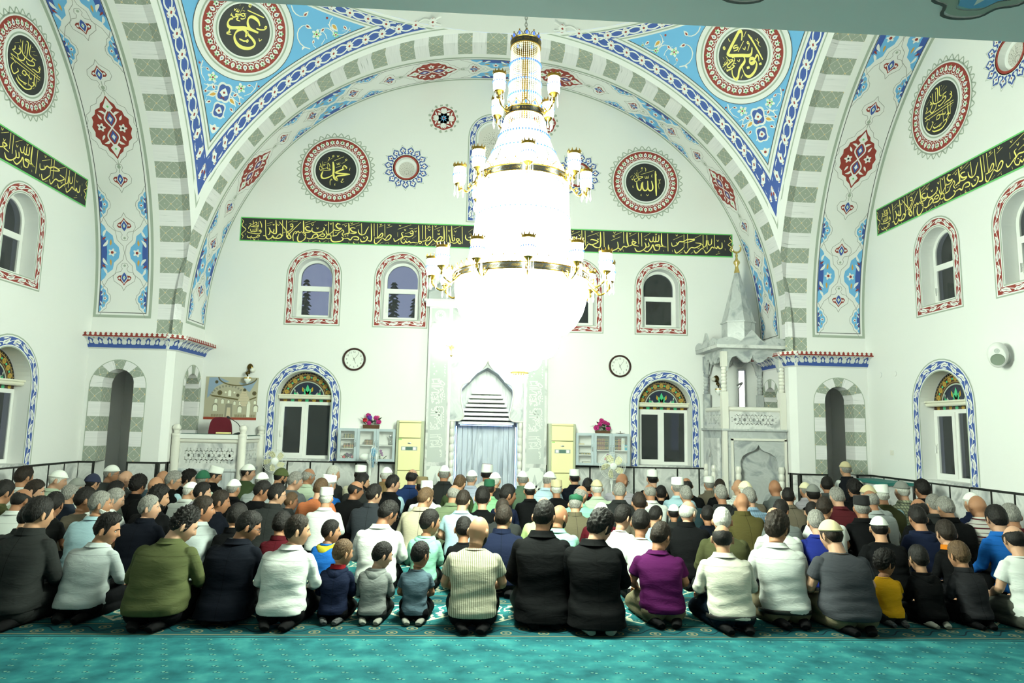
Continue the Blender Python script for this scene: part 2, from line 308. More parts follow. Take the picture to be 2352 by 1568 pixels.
STROKES={'band':'12:-4783,5473,-4754,5430,-4777,5385,-4769,5341,-4702,5278,-4760,5210,-4774,5177,-4745,5145,-4768,5089;14:-4578,5459,-4569,5404,-4582,5370;14:-4573,5382,-4523,5428,-4500,5395,-4540,5366,-4582,5365;14:-4647,5401,-4609,5380,-4643,5335,-4656,5291;14:-4451,5452,-4416,5388,-4406,5322;14:-4477,5440,-4466,5353;14:-4519,5356,-4488,5368,-4471,5347,-4517,5334,-4570,5338,-4622,5341;14:-4619,5292,-4600,5238,-4569,5245,-4567,5294;14:-4564,5245,-4532,5240,-4531,5306;14:-4527,5241,-4501,5247,-4503,5318;14:-4480,5330,-4471,5237;14:-4435,5277,-4417,5256,-4432,5244,-4444,5266,-4424,5277,-4411,5234,-4456,5199,-4571,5206,-4651,5220,-4679,5241;14:-4668,5159,-4660,5126,-4618,5117,-4594,5150;14:-4595,5161,-4582,5123,-4545,5119,-4504,5132,-4464,5172,-4438,5162,-4462,5133,-4503,5126;24:-4346,5478,-4320,5171;24:-4370,5167,-4317,5160,-4293,5112,-4245,5106,-4200,5143,-4192,5170,-4168,5133,-4126,5123,-4063,5126,-4018,5166,-4047,5209,-4087,5185,-4126,5129;19:-4275,5332,-4246,5284,-4252,5207,-4282,5189;19:-4246,5284,-4206,5236,-4176,5253,-4174,5308;24:-4148,5480,-4125,5244,-4152,5216,-4195,5225;15:-4311,5402,-4209,5439;15:-4309,5364,-4232,5389;10:-4201,5406,-4192,5379,-4185,5396,-4176,5380,-4169,5402;24:-4022,5485,-4000,5172;22:-4083,5455,-3924,5263,-3844,5156,-3873,5122,-3907,5153,-3889,5209,-3672,5459;24:-3948,5482,-3928,5152;17:-3996,5238,-3924,5263;17:-3879,5396,-3849,5420,-3821,5393,-3840,5365,-3873,5380;19:-3821,5393,-3823,5343,-3882,5275,-3924,5263;15:-3914,5445,-3821,5487;15:-3835,5453,-3736,5479;17:-3792,5081,-3808,5168,-3791,5245,-3756,5269,-3743,5236,-3774,5224;19:-3743,5236,-3714,5281,-3691,5249,-3660,5261,-3640,5284;24:-3626,5489,-3608,5274,-3638,5251;22:-3497,5366,-3551,5375,-3581,5347,-3546,5298,-3472,5290,-3523,5261,-3607,5263;15:-3592,5446,-3493,5488;15:-3584,5402,-3387,5481;17:-3615,5219,-3580,5237,-3567,5204,-3598,5197;22:-3567,5204,-3579,5132,-3649,5075,-3702,5084,-3717,5149,-3695,5227;22:-3543,5155,-3505,5135,-3453,5148,-3415,5215,-3357,5234,-3339,5196,-3380,5161,-3463,5136;19:-3337,5152,-3308,5208,-3247,5243,-3203,5223,-3244,5188,-3298,5208;22:-3337,5152,-3220,5145,-3180,5179,-3151,5236;17:-3139,5214,-3098,5226,-3084,5172,-3136,5148,-3179,5168;22:-3449,5357,-3451,5291,-3385,5260,-3270,5286,-3220,5332,-3233,5371;26:-3361,5349,-3335,5350;26:-3261,5270,-3236,5271;26:-3345,5262,-3320,5262;24:-3149,5484,-3139,5214;24:-3058,5477,-3043,5195;19:-3187,5311,-3168,5246,-3130,5236,-3059,5294,-3019,5351;22:-2918,5443,-2961,5452,-3002,5418,-2956,5364,-2893,5366,-2954,5320,-3039,5328;30:-2987,5463,-2957,5464;22:-3085,5183,-3071,5117,-3006,5092,-2890,5113,-2850,5158,-2884,5190;22:-2850,5158,-2766,5172,-2711,5141,-2672,5198,-2598,5211,-2554,5180,-2573,5146,-2648,5154;19:-3065,5206,-2981,5220,-2941,5276,-2900,5300;17:-2900,5300,-2870,5334,-2846,5291,-2876,5257,-2842,5203;19:-2844,5247,-2792,5260,-2772,5282;24:-2760,5477,-2745,5289,-2781,5254;22:-2627,5376,-2691,5385,-2722,5356,-2677,5308,-2602,5294,-2654,5270,-2750,5283;15:-2736,5422,-2558,5490;15:-2885,5433,-2781,5470;15:-2618,5415,-2535,5452;24:-2515,5480,-2498,5237;24:-3007,5279,-2982,5280;24:-2954,5276,-2928,5277;24:-2823,5214,-2798,5215;24:-2779,5221,-2756,5222;19:-2573,5356,-2559,5290,-2504,5248,-2441,5272,-2412,5340,-2373,5419;22:-2521,5170,-2498,5116,-2424,5129,-2384,5197,-2418,5229;10:-4602,5117,-4600,5085;10:-4460,5100,-4456,5073;10:-4203,5099,-4196,5072;10:-4124,5096,-4120,5069;10:-3504,5107,-3500,5074;12:-3433,5077,-3356,5107;10:-3293,5115,-3302,5093,-3275,5082;11:-3233,5078,-3166,5114;10:-3121,5110,-3116,5074;10:-2741,5101,-2737,5069;10:-2641,5111,-2655,5082,-2618,5078;10:-2561,5108,-2557,5075;10:-4709,5382,-4705,5360;10:-4707,5201,-4703,5174;10:-3469,5433,-3446,5400,-3427,5436;10:-3215,5436,-3192,5404,-3173,5440;10:-3121,5468,-3098,5435,-3079,5471;10:-2838,5434,-2815,5401,-2795,5438;10:-2723,5488,-2700,5456,-2681,5492;10:-3370,5367,-3347,5334,-3328,5370;10:-4554,5107,-4531,5075,-4513,5111;10:-4117,5408,-4094,5376,-4075,5412;10:-2470,5209,-2447,5177,-2428,5213;21:-2329,5482,-2309,5169,-2339,5133,-2382,5146;21:-2273,5484,-2260,5230;21:-2210,5481,-2195,5213;21:-2066,5482,-2052,5228;19:-2255,5200,-2193,5203,-2120,5295,-2095,5266,-2126,5215,-2193,5193;19:-2250,5181,-2251,5111,-2216,5083,-2161,5134,-2097,5206;21:-2097,5206,-2037,5159,-1971,5181,-1935,5242,-1965,5271,-2012,5229,-2047,5168;14:-2179,5418,-2089,5451;14:-2029,5403,-1925,5447;19:-1885,5204,-1864,5150,-1826,5156,-1751,5209,-1714,5240,-1736,5309,-1698,5330;18:-1573,5345,-1535,5366,-1514,5327,-1552,5306,-1582,5335;19:-1514,5327,-1522,5277,-1588,5244,-1666,5252,-1713,5220,-1749,5169;16:-1811,5386,-1559,5486;14:-1668,5301,-1582,5335;14:-1512,5397,-1436,5425;19:-1750,5189,-1728,5130,-1679,5112,-1652,5152,-1622,5124,-1585,5155,-1555,5126,-1507,5138,-1458,5129,-1410,5131;23:-1694,5191,-1671,5192;23:-1646,5197,-1623,5198;23:-1664,5167,-1641,5168;16:-1401,5141,-1373,5162,-1343,5143,-1371,5118,-1401,5136;23:-1585,5409,-1566,5410;23:-1551,5411,-1532,5411;21:-1414,5481,-1398,5201,-1406,5141;21:-1341,5484,-1328,5204;21:-1281,5481,-1268,5206;21:-1142,5486,-1131,5231;21:-924,5484,-910,5229,-938,5188,-987,5186;21:-870,5481,-860,5171;19:-773,5490,-763,5314,-744,5195,-706,5216,-717,5266;21:-568,5487,-553,5142;19:-1334,5164,-1267,5181,-1202,5258,-1172,5239,-1200,5188,-1267,5166;19:-1266,5156,-1264,5106,-1225,5088,-1179,5139,-1123,5211;21:-1123,5211,-1063,5163,-987,5186,-950,5247,-980,5271,-1027,5235,-1064,5173;14:-1256,5422,-1170,5455;14:-1106,5407,-957,5473;14:-742,5425,-598,5491;19:-918,5159,-906,5109,-858,5111,-792,5163,-826,5312;18:-782,5173,-723,5146,-656,5168,-619,5229,-668,5238,-657,5188,-607,5140,-578,5161,-618,5209;23:-730,5305,-707,5306;19:-495,5324,-493,5254,-444,5215,-376,5238,-330,5320;14:-445,5266,-349,5309;18:-346,5209,-385,5218,-403,5177,-373,5128;23:-420,5342,-396,5343;10:-448,5376,-353,5450;9:-1040,5334,-1029,5305,-1016,5330,-1005,5305,-997,5341;10:-1529,5207,-1454,5269;10:-2149,5085,-2084,5127;10:-2040,5099,-1969,5126;10:-1611,5079,-1564,5106;10:-1476,5074,-1410,5116;10:-1157,5090,-1082,5133;10:-1052,5104,-965,5137;9:-1813,5326,-1810,5236;9:-1791,5128,-1784,5088;9:-1323,5114,-1320,5085;9:-984,5116,-981,5086;9:-1977,5106,-1972,5081;9:-2162,5482,-2142,5453,-2124,5486;9:-2008,5478,-1987,5449,-1969,5481;9:-1791,5476,-1770,5447,-1752,5479;9:-1691,5395,-1670,5365,-1652,5398;9:-1239,5481,-1219,5452,-1200,5485;9:-1222,5412,-1202,5382,-1183,5415;9:-1103,5486,-1083,5457,-1065,5490;9:-1042,5403,-1022,5374,-1004,5407;9:-838,5406,-818,5376,-800,5409;9:-717,5400,-696,5371,-678,5404;9:-1487,5372,-1466,5343,-1448,5375;24:1785,5496,1793,5143;24:1850,5491,1858,5192;24:2155,5479,2159,5202,2111,5155;24:2223,5482,2232,5174;24:2617,5496,2622,5265;24:2685,5491,2688,5329,2715,5207;24:2913,5491,2919,5260;24:2974,5486,2981,5216;24:3378,5493,3381,5261,3460,5217;24:3500,5489,3505,5134;24:3828,5486,3829,5230;24:3897,5496,3902,5202;24:4212,5492,4210,5182;24:4289,5487,4292,5200;24:4442,5500,4441,5252;15:1523,5379,1748,5472;21:1532,5272,1614,5290,1628,5360,1689,5324,1824,5336,1719,5294,1614,5267;21:1585,5136,1616,5084,1676,5109,1735,5203,1792,5220;15:1899,5377,2125,5463;22:1766,5143,1796,5098,1856,5130,1915,5224,1991,5212,2111,5277,1990,5319,1960,5303;24:1888,5262,1915,5263;21:1991,5212,2051,5168,2111,5155;22:2315,5223,2323,5131,2398,5111,2504,5168,2496,5291;21:2504,5168,2564,5140,2617,5203,2670,5190,2715,5207;15:2390,5403,2579,5487;15:2367,5310,2556,5393;22:2537,5116,2564,5117;22:2499,5104,2526,5105;21:2715,5207,2791,5240,2867,5289,2791,5302,2806,5241,2919,5214;15:2731,5407,2875,5482;22:2837,5180,2882,5113,2973,5123,3064,5203,3042,5295;19:3064,5203,3125,5221,3110,5298;22:2894,5105,2918,5106;18:3126,5375,3156,5315,3202,5332,3210,5425;18:3209,5332,3255,5318,3263,5442;18:3262,5326,3316,5336,3324,5460;21:3018,5140,3094,5112,3170,5192,3201,5255,3246,5148,3322,5151;21:3322,5151,3338,5259,3247,5241,3475,5218;15:3019,5402,3157,5492;15:3613,5370,3798,5461;21:3575,5314,3597,5238,3689,5272,3735,5335,3812,5338,3904,5388,4042,5385,3949,5343,3827,5308;21:3634,5177,3672,5102,3764,5166,3829,5230;21:3825,5169,3870,5108,3963,5220,4055,5223,4178,5305,4056,5323;21:4024,5175,4069,5115,4162,5196,4211,5228;15:4004,5399,4181,5491;18:4194,5305,4224,5244,4270,5277,4279,5386;18:4310,5387,4324,5294,4378,5312,4387,5420;21:4238,5183,4268,5122,4345,5187,4392,5250,4438,5221;22:4441,5252,4484,5222,4508,5270,4538,5224,4592,5242,4594,5350;24:4509,5154,4533,5155;15:4466,5098,4551,5132;10:4648,5399,4651,5360;10:4653,5228,4655,5190;13:4781,5497,4749,5433,4794,5388,4778,5357,4716,5308,4777,5264,4752,5201,4798,5156;10:2602,5141,2617,5096;10:1706,5117,1721,5087;10:3413,5154,3421,5124;10:3185,5123,3193,5093;10:3589,5160,3593,5122;12:3725,5096,3794,5129;12:3962,5104,4008,5136;10:2080,5430,2118,5393;10:3248,5480,3271,5458,3286,5489;9:1584,5486,1605,5454,1626,5489;9:1968,5495,1989,5463,2010,5499;9:1720,5417,1741,5385,1762,5420;9:2414,5488,2435,5457,2456,5492;9:2406,5411,2428,5379,2449,5414;9:2725,5484,2746,5452,2767,5488;9:2785,5355,2807,5323,2828,5359;9:3044,5380,3065,5348,3086,5383;9:3662,5479,3683,5448,3704,5483;9:3668,5325,3689,5293,3711,5328;9:4488,5401,4509,5369,4532,5404;9:4095,5239,4116,5208,4138,5243;9:2089,5345,2111,5314,2132,5349',
'muh':'62:322,177,384,249,493,177,506,104,397,90,329,133,322,177;87:506,97,343,61,98,-55,-38,-128;73:-52,-135,234,-164,697,-178;79:697,-193,370,-251,98,-301,30,-359,71,-461,125,-533;98:-167,423,-133,235,-113,-55,-120,-200,-65,-388,30,-490,118,-533;76:-120,-200,-256,-330,-473,-432,-637,-432,-698,-316,-671,-186,-630,-84;48:-99,488,356,706;36:-11,126,241,242;31:261,343,465,481;31:-446,438,-174,641;28:-419,626,-365,641,-351,597,-405,496;28:23,365,44,293,91,307,98,380,118,307,166,322,173,423;25:-800,322,-678,75,-582,32;25:-678,423,-664,104;25:-834,177,-773,162,-732,235;31:-419,365,-405,32;25:-405,365,-324,249,-310,162;22:-610,351,-487,387;22:-569,249,-473,293;28:-664,75,-555,61,-446,104,-392,46,-256,17,-351,-26,-555,-26,-678,-12,-732,17;25:-283,104,-337,75,-310,17,-242,17;25:-800,104,-800,17,-732,-55,-678,-70;25:-650,249,-596,278,-582,220,-650,191;31:-242,-780,-256,-562,-201,-461,-174,-504,-229,-533;31:302,-461,370,-432,329,-519,275,-577,329,-620,424,-562;25:-4,-678,-24,-751,-4,-787;25:690,148,663,46,683,17;28:517,554,498,519,460,519,441,554,460,588,498,588,517,554;28:-122,720,-141,686,-180,686,-199,720,-180,755,-141,755,-122,720;25:10,768,64,681,118,774',
'allah':'83:512,621,528,73,551,-685;38:512,605,575,395;73:307,89,370,-169,354,-347,260,-427,165,-379,134,-250;73:110,89,118,-250,55,-395,-39,-427,-118,-363,-157,-202,-134,24;67:-134,24,-197,-89,-228,-347,-291,-427,-386,-363,-433,-202,-449,-8;45:-244,403,425,637;29:-323,492,-150,637;29:-39,782,16,702,8,573;32:-24,331,-8,218,55,226,71,331,94,234,157,250,150,363;29:339,435,315,323,346,282;29:-638,-185,-646,-274,-606,-306;29:-213,-621,-236,-685,-205,-718;22:654,185,701,137,764,202,701,40,748,-8,654,-73,701,-315;32:-386,508,-362,169;32:-559,460,-402,250;32:-465,508,-417,234;45:-354,282,-197,298,-150,266,-260,202,-354,169,-260,89;32:-386,250,-480,169,-575,137,-512,24,-386,73,-354,202;25:-780,234,-669,347;29:-701,169,-669,105,-606,234,-559,331;22:-433,637,-417,556;29:-135,734,-154,700,-192,700,-211,734,-192,768,-154,768,-135,734;26:46,-613,102,-700,159,-607',
'abu':'75:417,714,540,343,727,-429;37:424,700,540,500;80:108,571,194,771,209,900,137,929,22,857,-540,300,-554,214,-439,143,-7,0,223,-86,353,-43,439,171;69:-7,-29,36,-129,-7,-271,-180,-400,-309,-543,-410,-757,-525,-829,-597,-714,-612,-557,-576,-400;83:194,-314,266,-229,396,-286,367,-400,252,-429,194,-357,201,-300;52:396,-329,540,-186,590,-243,561,-443;63:410,-343,453,-486,353,-700,165,-857,-7,-886,-122,-743,-158,-443;112:22,-536,137,-536;103:540,-550,640,-550;32:223,671,381,843;37:-151,193,180,521;26:230,107,353,300,374,386;32:-94,457,-209,471,-295,386,-94,371,-165,286,-309,286;29:-367,829,-374,743,-331,700;23:640,429,698,357,741,443,698,329,755,271,698,214,770,71;17:-331,-886,-201,-743;14:-324,-843,-209,-729;32:-669,186,-583,-57,-525,-114;29:-871,-86,-813,-129,-784,-14;29:-784,-114,-727,-86,-734,14;29:-727,-86,-662,-57,-683,57;32:-597,0,-482,-14,-439,-57,-525,-86,-583,-114,-727,-186,-712,-257,-626,-286,-540,-200;32:-453,43,-381,57,-367,-57,-439,-143;32:-353,-229,-439,-171,-511,-229,-439,-286,-583,-357,-727,-371,-799,-386,-770,-300;29:-871,-300,-813,-214;29:-928,-171,-856,-157;26:-799,200,-770,100;29:371,400,351,366,311,366,291,400,311,434,351,434,371,400;37:-600,529,-622,491,-665,491,-686,529,-665,566,-622,566,-600,529;28:66,287,129,193,193,293;26:-273,-103,-216,-189,-158,-97',
'omar':'76:478,413,357,552,173,608,31,580,-26,469,3,315,102,189,201,147,513,147;73:513,140,116,119,-82,77,-323,-35,-536,-119,-650,-91,-699,21,-664,161,-565,231;73:116,35,173,-77,386,-175,528,-287,528,-413,386,-566,173,-636,-40,-622,-210,-510,-302,-343,-267,-147,-139,-7,-40,35,74,-35,109,-189,152,-119;51:-167,755,513,772;34:726,371,542,287,386,266;31:-579,-217,-536,-203,-565,-273,-494,-287,-607,-343,-579,-385,-416,-357;34:-96,-378,88,-385,187,-343;31:-359,804,-394,510;28:-650,608,-621,538,-565,636;28:-565,538,-522,552,-515,650;28:-515,538,-458,552,-465,636;31:-366,510,-252,580,-196,524,-252,469,-352,483,-451,455,-536,427,-479,385,-366,427;28:-167,552,-153,441,-252,357,-309,371;31:-281,259,-394,245,-451,287,-394,315,-451,371,-565,287,-650,329,-692,315,-678,413;25:-338,664,-252,678;25:-252,580,-167,608;23:-494,832,-494,776;34:-94,951,-116,912,-162,912,-184,951,-162,990,-116,990,-94,951;34:755,455,733,418,691,418,670,455,691,491,733,491,755,455;34:270,-329,250,-362,210,-362,190,-329,210,-295,250,-295,270,-329;28:607,-34,670,-126,732,-28',
'side':'57:-862,-18,772,-59;57:-849,-164,764,-146;46:-167,736,-187,349;46:-169,841,-51,797,-69,292;46:-346,759,-331,387,-192,267,141,254,249,405,133,428;46:72,851,74,459,438,444;46:659,346,708,238,605,256,690,179,590,64,428,62,262,26;46:-59,149,8,82,174,103,372,208,333,310,141,254;46:-495,485,-426,400,-503,369,-382,344,-497,156,-774,133;46:-546,146,-436,5,-208,85,-146,262;46:-705,362,-690,249,-823,138;46:467,-41,459,-372,541,-495;46:603,-44,564,-505;46:172,-200,179,-659;46:-197,-364,-141,-254,0,-272,-33,-390,-226,-387;46:-464,-344,-397,-408,-451,-487,-613,-621,-772,-444,-682,-259;46:-410,-559,-321,-667,-79,-674,113,-628;57:-472,-703,-333,-797,46,-851,315,-721,346,-621,208,-605;46:305,-297,274,-369,95,-297,-26,-310;46:362,-459,433,-426,446,-533,300,-631;46:-862,-18,-579,-221;23:149,626,346,744;23:262,567,477,641;23:-723,441,-510,579;27:733,141,679,69;27:703,-208,638,-277;42:190,826,162,787;42:-474,718,-433,628;46:-85,-723,59,-705;23:-359,-531,-236,-518;27:436,-646,523,-569'}
# ---------------------------------------------------------------- room: plan sizes
D, W, YC = 13.0, 6.70, 6.40                 # mihrab wall, side walls, centre of the dome square
HP, P = 5.32, 5.08                          # pier faces and arch planes, measured from the centre
SR, SZ, RE = 7.32, 3.36, 5.27               # pendentive sphere
NS, IA, IB, IZ = 2.15, 5.33, 5.30, 3.24     # intrados curve
CAPZ = 3.04
def intrados():
    pts = [(IA, CAPZ)]
    for i in range(241):
        t = PI/2*i/240
        pts.append((IA*math.cos(t)**(2/NS) if i < 240 else 0.0, IZ + IB*math.sin(t)**(2/NS)))
    cum = [0.0]
    for p, q in zip(pts, pts[1:]): cum.append(cum[-1] + math.dist(p, q))
    return pts, cum
IP, IC = intrados(); ILEN = IC[-1]
_ia = np.array([p[0] for p in IP]); _iz = np.array([p[1] for p in IP]); _ic = np.array(IC)
def ipt(s):
    """point on the intrados at arc length s from the left foot (0) over the crown (ILEN) to the right foot"""
    sg = -1.0
    if s > ILEN: s = 2*ILEN - s; sg = 1.0
    return sg*float(np.interp(s, _ic, _ia)), float(np.interp(s, _ic, _iz))
def side_xy(k):
    """(along, out) of side k -> world; 0 = mihrab wall, 1 = right, 2 = near, 3 = left"""
    c, s = [(1, 0), (0, 1), (-1, 0), (0, -1)][k]
    return lambda a, b, z: (a*c + b*s, YC - a*s + b*c, z)
TIPZ = SZ + math.sqrt(SR*SR - 2*P*P)
def ext_pt(s):
    """extrados partner of arc length s (0..ILEN): (a, b, z)"""
    a, z = ipt(s); s_tip = float(np.interp(TIPZ, _iz, _ic))
    if s <= s_tip:
        c = 5.28 - (5.28 - P)*max(0.0, (z - CAPZ)/(TIPZ - CAPZ))**1.5
        return c, c, z
    f = (s - s_tip)/(ILEN - s_tip); t0 = math.asin((TIPZ - SZ)/RE); t = t0 + (PI/2 - t0)*f
    return RE*math.cos(t), P, SZ + RE*math.sin(t)
BA0, BA1, BA2 = 5.73, 5.63, 5.24            # soffit inner edge, stripes start, crease
def build_arch(k, wall_b, n):
    X = side_xy(k); st = 0.265; L2 = 2*ILEN
    ns = int(ILEN/st) ; bounds = [i*st for i in range(ns+1)] + [ILEN]
    S = sorted(set([round(b, 4) for b in bounds] + [round(L2-b, 4) for b in bounds]))
    fine = []
    for a, b in zip(S, S[1:]): fine += [a, (a+b)/2]
    fine.append(S[-1])
    root = empty('trim_%d' % n, kind='structure')
    mb = MB(); uv = []
    rows = []
    for s in fine:
        a, z = ipt(s); ss = min(s, L2-s); e = ext_pt(ss); sg = -1 if s <= ILEN else 1
        cross = [(a, BA1, z, 0.0), (a, BA2, z, BA1-BA2), (sg*e[0], e[1], e[2], BA1-BA2 + math.dist((abs(a), BA2, z), e))]
        rows.append((s, cross))
    for i in range(len(rows)-1):
        s0, c0 = rows[i]; s1, c1 = rows[i+1]; sm = (s0+s1)/2; sm = min(sm, L2-sm)
        mi = int(sm/st) % 2
        for j in range(2):
            q = [(c0[j], s0), (c0[j+1], s0), (c1[j+1], s1), (c1[j], s1)]
            mb.add([X(*p[:3]) for p, _ in q], [(3, 2, 1, 0)], mi)
            uv += [(p[3], ss) for p, ss in q]
    o = mb.build('striped_voussoirs', [M_STG, M_STW], root, smooth=False); set_uv(o, uv)
    mb = MB(); fs = [L2*i/140 for i in range(141)]
    for s0, s1 in zip(fs, fs[1:]):
        (a0, z0), (a1, z1) = ipt(s0), ipt(s1)
        mb.add([X(a0, BA1, z0), X(a0, wall_b, z0), X(a1, wall_b, z1), X(a1, BA1, z1)], [(0, 1, 2, 3)])
    mb.build('plaster_soffit', M_WALL, root)
    return root
def soffit_fn(k, wall_b):
    X = side_xy(k)
    def fn(u, v, h):
        # u: 0 at the wall edge .. 0.87 at the striped edge; v: arc length from the left foot
        a, z = ipt(v); a1, z1 = ipt(v+0.01); t = (a1-a, z1-z); l = math.hypot(*t) or 1
        return X(a + t[1]/l*h, wall_b - u, z - t[0]/l*h)
    return fn
SHP_PALM = [(0,.5),(.09,.36),(.2,.24),(.36,.16),(.44,0),(.34,-.12),(.18,-.14),(.1,-.28),(0,-.36)]
def sym(pts): return pts + [(-x, y) for x, y in pts[::-1] if x > 0]
def lobed(w, hgt, lobes, depth, pw=1.3, n=120):
    """pointed oval with lobed edge"""
    out = []
    for i in range(n):
        a = 2*PI*i/n; c, s = math.cos(a), math.sin(a); k = 1 - depth*(0.5-0.5*math.cos(lobes*a + PI))
        out.append((w*k*math.copysign(abs(c)**pw, c), hgt*k*math.copysign(abs(s)**1.0, s)))
    return out
def palmette(d, c, up, k, layer=2):
    ang = 0 if up > 0 else PI
    out = sym([(0,.74),(.12,.5),(.3,.38),(.56,.2),(.62,-.05),(.48,-.28),(.2,-.34),(.12,-.5),(.2,-.62),(.14,-.78),(0,-.82)])
    q = [(x*k, y*k) for x, y in out]; ca, sa = math.cos(ang), math.sin(ang)
    ol = [(c[0]+x*ca-y*sa, c[1]+x*sa+y*ca) for x, y in q]
    d.ribbon(ol + ol[:1], 0.008, GREYL, layer, taper=0)
    d.shape(sym(SHP_PALM), c, ang, k*1.02, WHITE, layer); d.shape(sym(SHP_PALM), c, ang, k*.9, RED, layer+1)
    d.shape([(0,.36),(.2,.05),(.12,-.2),(0,-.34),(-.12,-.2),(-.2,.05)], c, ang, k*1.02, WHITE, layer+2)
    d.shape([(0,.3),(.16,.04),(.1,-.17),(0,-.29),(-.1,-.17),(-.16,.04)], c, ang, k, BLUE, layer+3)
    d.shape([(0,.14),(.07,0),(0,-.12),(-.07,0)], c, ang, k, WHITE, layer+4); d.shape([(0,.06),(.03,0),(0,-.06),(-.03,0)], c, ang, k, GREEN, layer+5)
    for sg in (-1, 1): d.shape([(sg*.26,.12),(sg*.34,.04),(sg*.27,-.04),(sg*.21,.03)], c, ang, k, WHITE, layer+2)
    d.circle((c[0]-math.sin(ang)*-.68*k, c[1]+math.cos(ang)*-.68*k), .07*k, SAGE, layer, 10)
def medallion_pointed(d, c, layer=2):
    hb = [(.0,.50),(.05,.42),(.11,.37),(.13,.31),(.21,.27),(.23,.20),(.29,.15),(.28,.08),(.315,0)]; big = hb + [(x, -y) for x, y in hb[::-1][1:]]; big = big + [(-x, y) for x, y in big[::-1][1:-1]]; ol = [(c[0]+x*1.28, c[1]+y*1.2) for x, y in big]
    d.ribbon(ol + ol[:1], 0.008, GREYL, layer, taper=0)
    d.shape(big, c, 0, 1.05, WHITE, layer); d.shape(big, c, 0, 1.0, RED, layer+1)
    for sg in (-1, 1):
        d.ribbon(cat_rom([(c[0], c[1]-.3), (c[0]+sg*.09, c[1]-.14), (c[0], c[1]), (c[0]-sg*.09, c[1]+.14), (c[0], c[1]+.3)], 6), .022, WHITE, layer+3, taper=0)
        d.flower((c[0]+sg*.17, c[1]), .07, 0, WHITE, BLACK, layer+2, 5, .28)
        d.shape(sym([(0,.12),(.05,.03),(.08,-.02),(.04,-.06),(0,-.09)]), (c[0], c[1]+sg*.34), 0 if sg > 0 else PI, 1.0, WHITE, layer+2)
        d.circle((c[0], c[1]+sg*.33), .018, GREEN, layer+4, 8)
        for sx in (-1, 1):
            d.leaf((c[0]+sx*.06, c[1]+sg*.2), math.atan2(sg*.5, sx), .12, .04, WHITE, layer+2, .12*sx*sg)
            d.leaf((c[0]+sx*.14, c[1]+sg*.12), math.atan2(sg, sx*.6), .1, .035, WHITE, layer+2)
        d.shape([(0,.1),(.055,0),(0,-.1),(-.055,0)], (c[0], c[1]+sg*.14), 0, 1.0, BLUE, layer+2)
        d.shape(sym([(0,.05),(.03,.0),(0,-.04)]), (c[0], c[1]+sg*.14), 0, 1.0, WHITE, layer+4)
        yb = c[1]+sg*.62
        d.ribbon([(c[0], c[1]+sg*.5), (c[0], c[1]+sg*.86)], .012, SAGE, layer, taper=0); d.circle((c[0], yb), .03, SAGE, layer, 10)
def cloud(d, edge, sg, v, k, layer=2):
    """half cartouche sitting on the border line; sg = +1 grows towards larger u"""
    half = [(0,-.52),(.06,-.46),(.1,-.38),(.2,-.3),(.22,-.18),(.3,-.1),(.32,0),(.3,.1),(.22,.18),(.2,.3),(.1,.38),(.06,.46),(0,.52)]
    f = lambda q, m: [(edge + sg*x*m*k, v + y*m*k) for x, y in q]
    ol = [(edge, v-.72*k)] + f(half[1:-1], 1.25) + [(edge, v+.72*k)]
    d.ribbon(ol, .008, GREYL, layer, taper=0)
    d.poly(f(half, 1.0)[::int(-sg) or 1], SKY, layer)
    d.poly(f([(0,-.3),(.09,-.2),(.1,0),(.09,.2),(0,.3)], 1.0)[::int(-sg) or 1], BLUE, layer+1)
    d.flower((edge+sg*.19*k, v), .075*k, 0, WHITE, RED, layer+2, 5, .35)
    for q in (-1, 1):
        d.leaf((edge+sg*.03*k, v+q*.1*k), math.atan2(q, sg*.7), .16*k, .05*k, WHITE, layer+2, .1)
        d.leaf((edge+sg*.04*k, v+q*.28*k), math.atan2(q, sg*.5), .15*k, .045*k, WHITE, layer+2, -.1)
        d.leaf((edge+sg*.16*k, v+q*.12*k), math.atan2(q, sg*.1), .12*k, .035*k, OCHRE, layer+2)
        d.leaf((edge+sg*.02*k, v+q*.22*k), math.atan2(q, sg*1.2), .09*k, .03*k, RED, layer+3)
def soffit_deco(k, wall_b, root, wid=0.87):
    d = Deco(); L2 = 2*ILEN; m0, v0 = .03, .30
    def frame(off, w, mi):
        vs = [v0+off + (L2-2*v0-2*off)*i/220 for i in range(221)]
        d.ribbon([(m0+off, v) for v in vs], w, mi, 1, taper=0); d.ribbon([(wid-m0-off, v) for v in vs], w, mi, 1, taper=0)
        for v in (v0+off, L2-v0-off): d.ribbon([(m0+off-w/2, v), (wid-m0-off+w/2, v)], w, mi, 1, taper=0)
    frame(0.0, .045, SAGE); frame(.062, .012, LINE)
    e0, e1, mid = m0+.07, wid-m0-.07, wid/2
    for flip in (0, 1):
        f = (lambda v: L2 - v) if flip else (lambda v: v)
        for base in (0.30, 4.30):
            for v, t in ((.30,'c'),(.66,'d'),(1.08,'C'),(1.53,'u'),(1.88,'c'),(2.30,'d'),(3.12,'M'),(3.94,'u')):
                vv = base+v
                if vv > ILEN - .1: continue
                vv = f(vv); up = -1 if (t == 'd') != bool(flip) else 1
                if t in 'ud': palmette(d, (mid, vv), up, .30)
                elif t == 'M': medallion_pointed(d, (mid, vv))
                else:
                    for e, sg in ((e0, 1), (e1, -1)): cloud(d, e, sg, vv, .95 if t == 'C' else .45)
    for e, sg in ((e0, 1), (e1, -1)): cloud(d, e, sg, ILEN, .95)
    d.build('painted_soffit_ornament', PAL, soffit_fn(k, wall_b), root, maxlen=.12)
for k, n in ((0, 1), (1, 2), (3, 3), (2, 4)):
    wb = D-YC if k in (0, 2) else W
    r = build_arch(k, wb, n)
    if k != 2: soffit_deco(k, wb, r, wb-BA0)
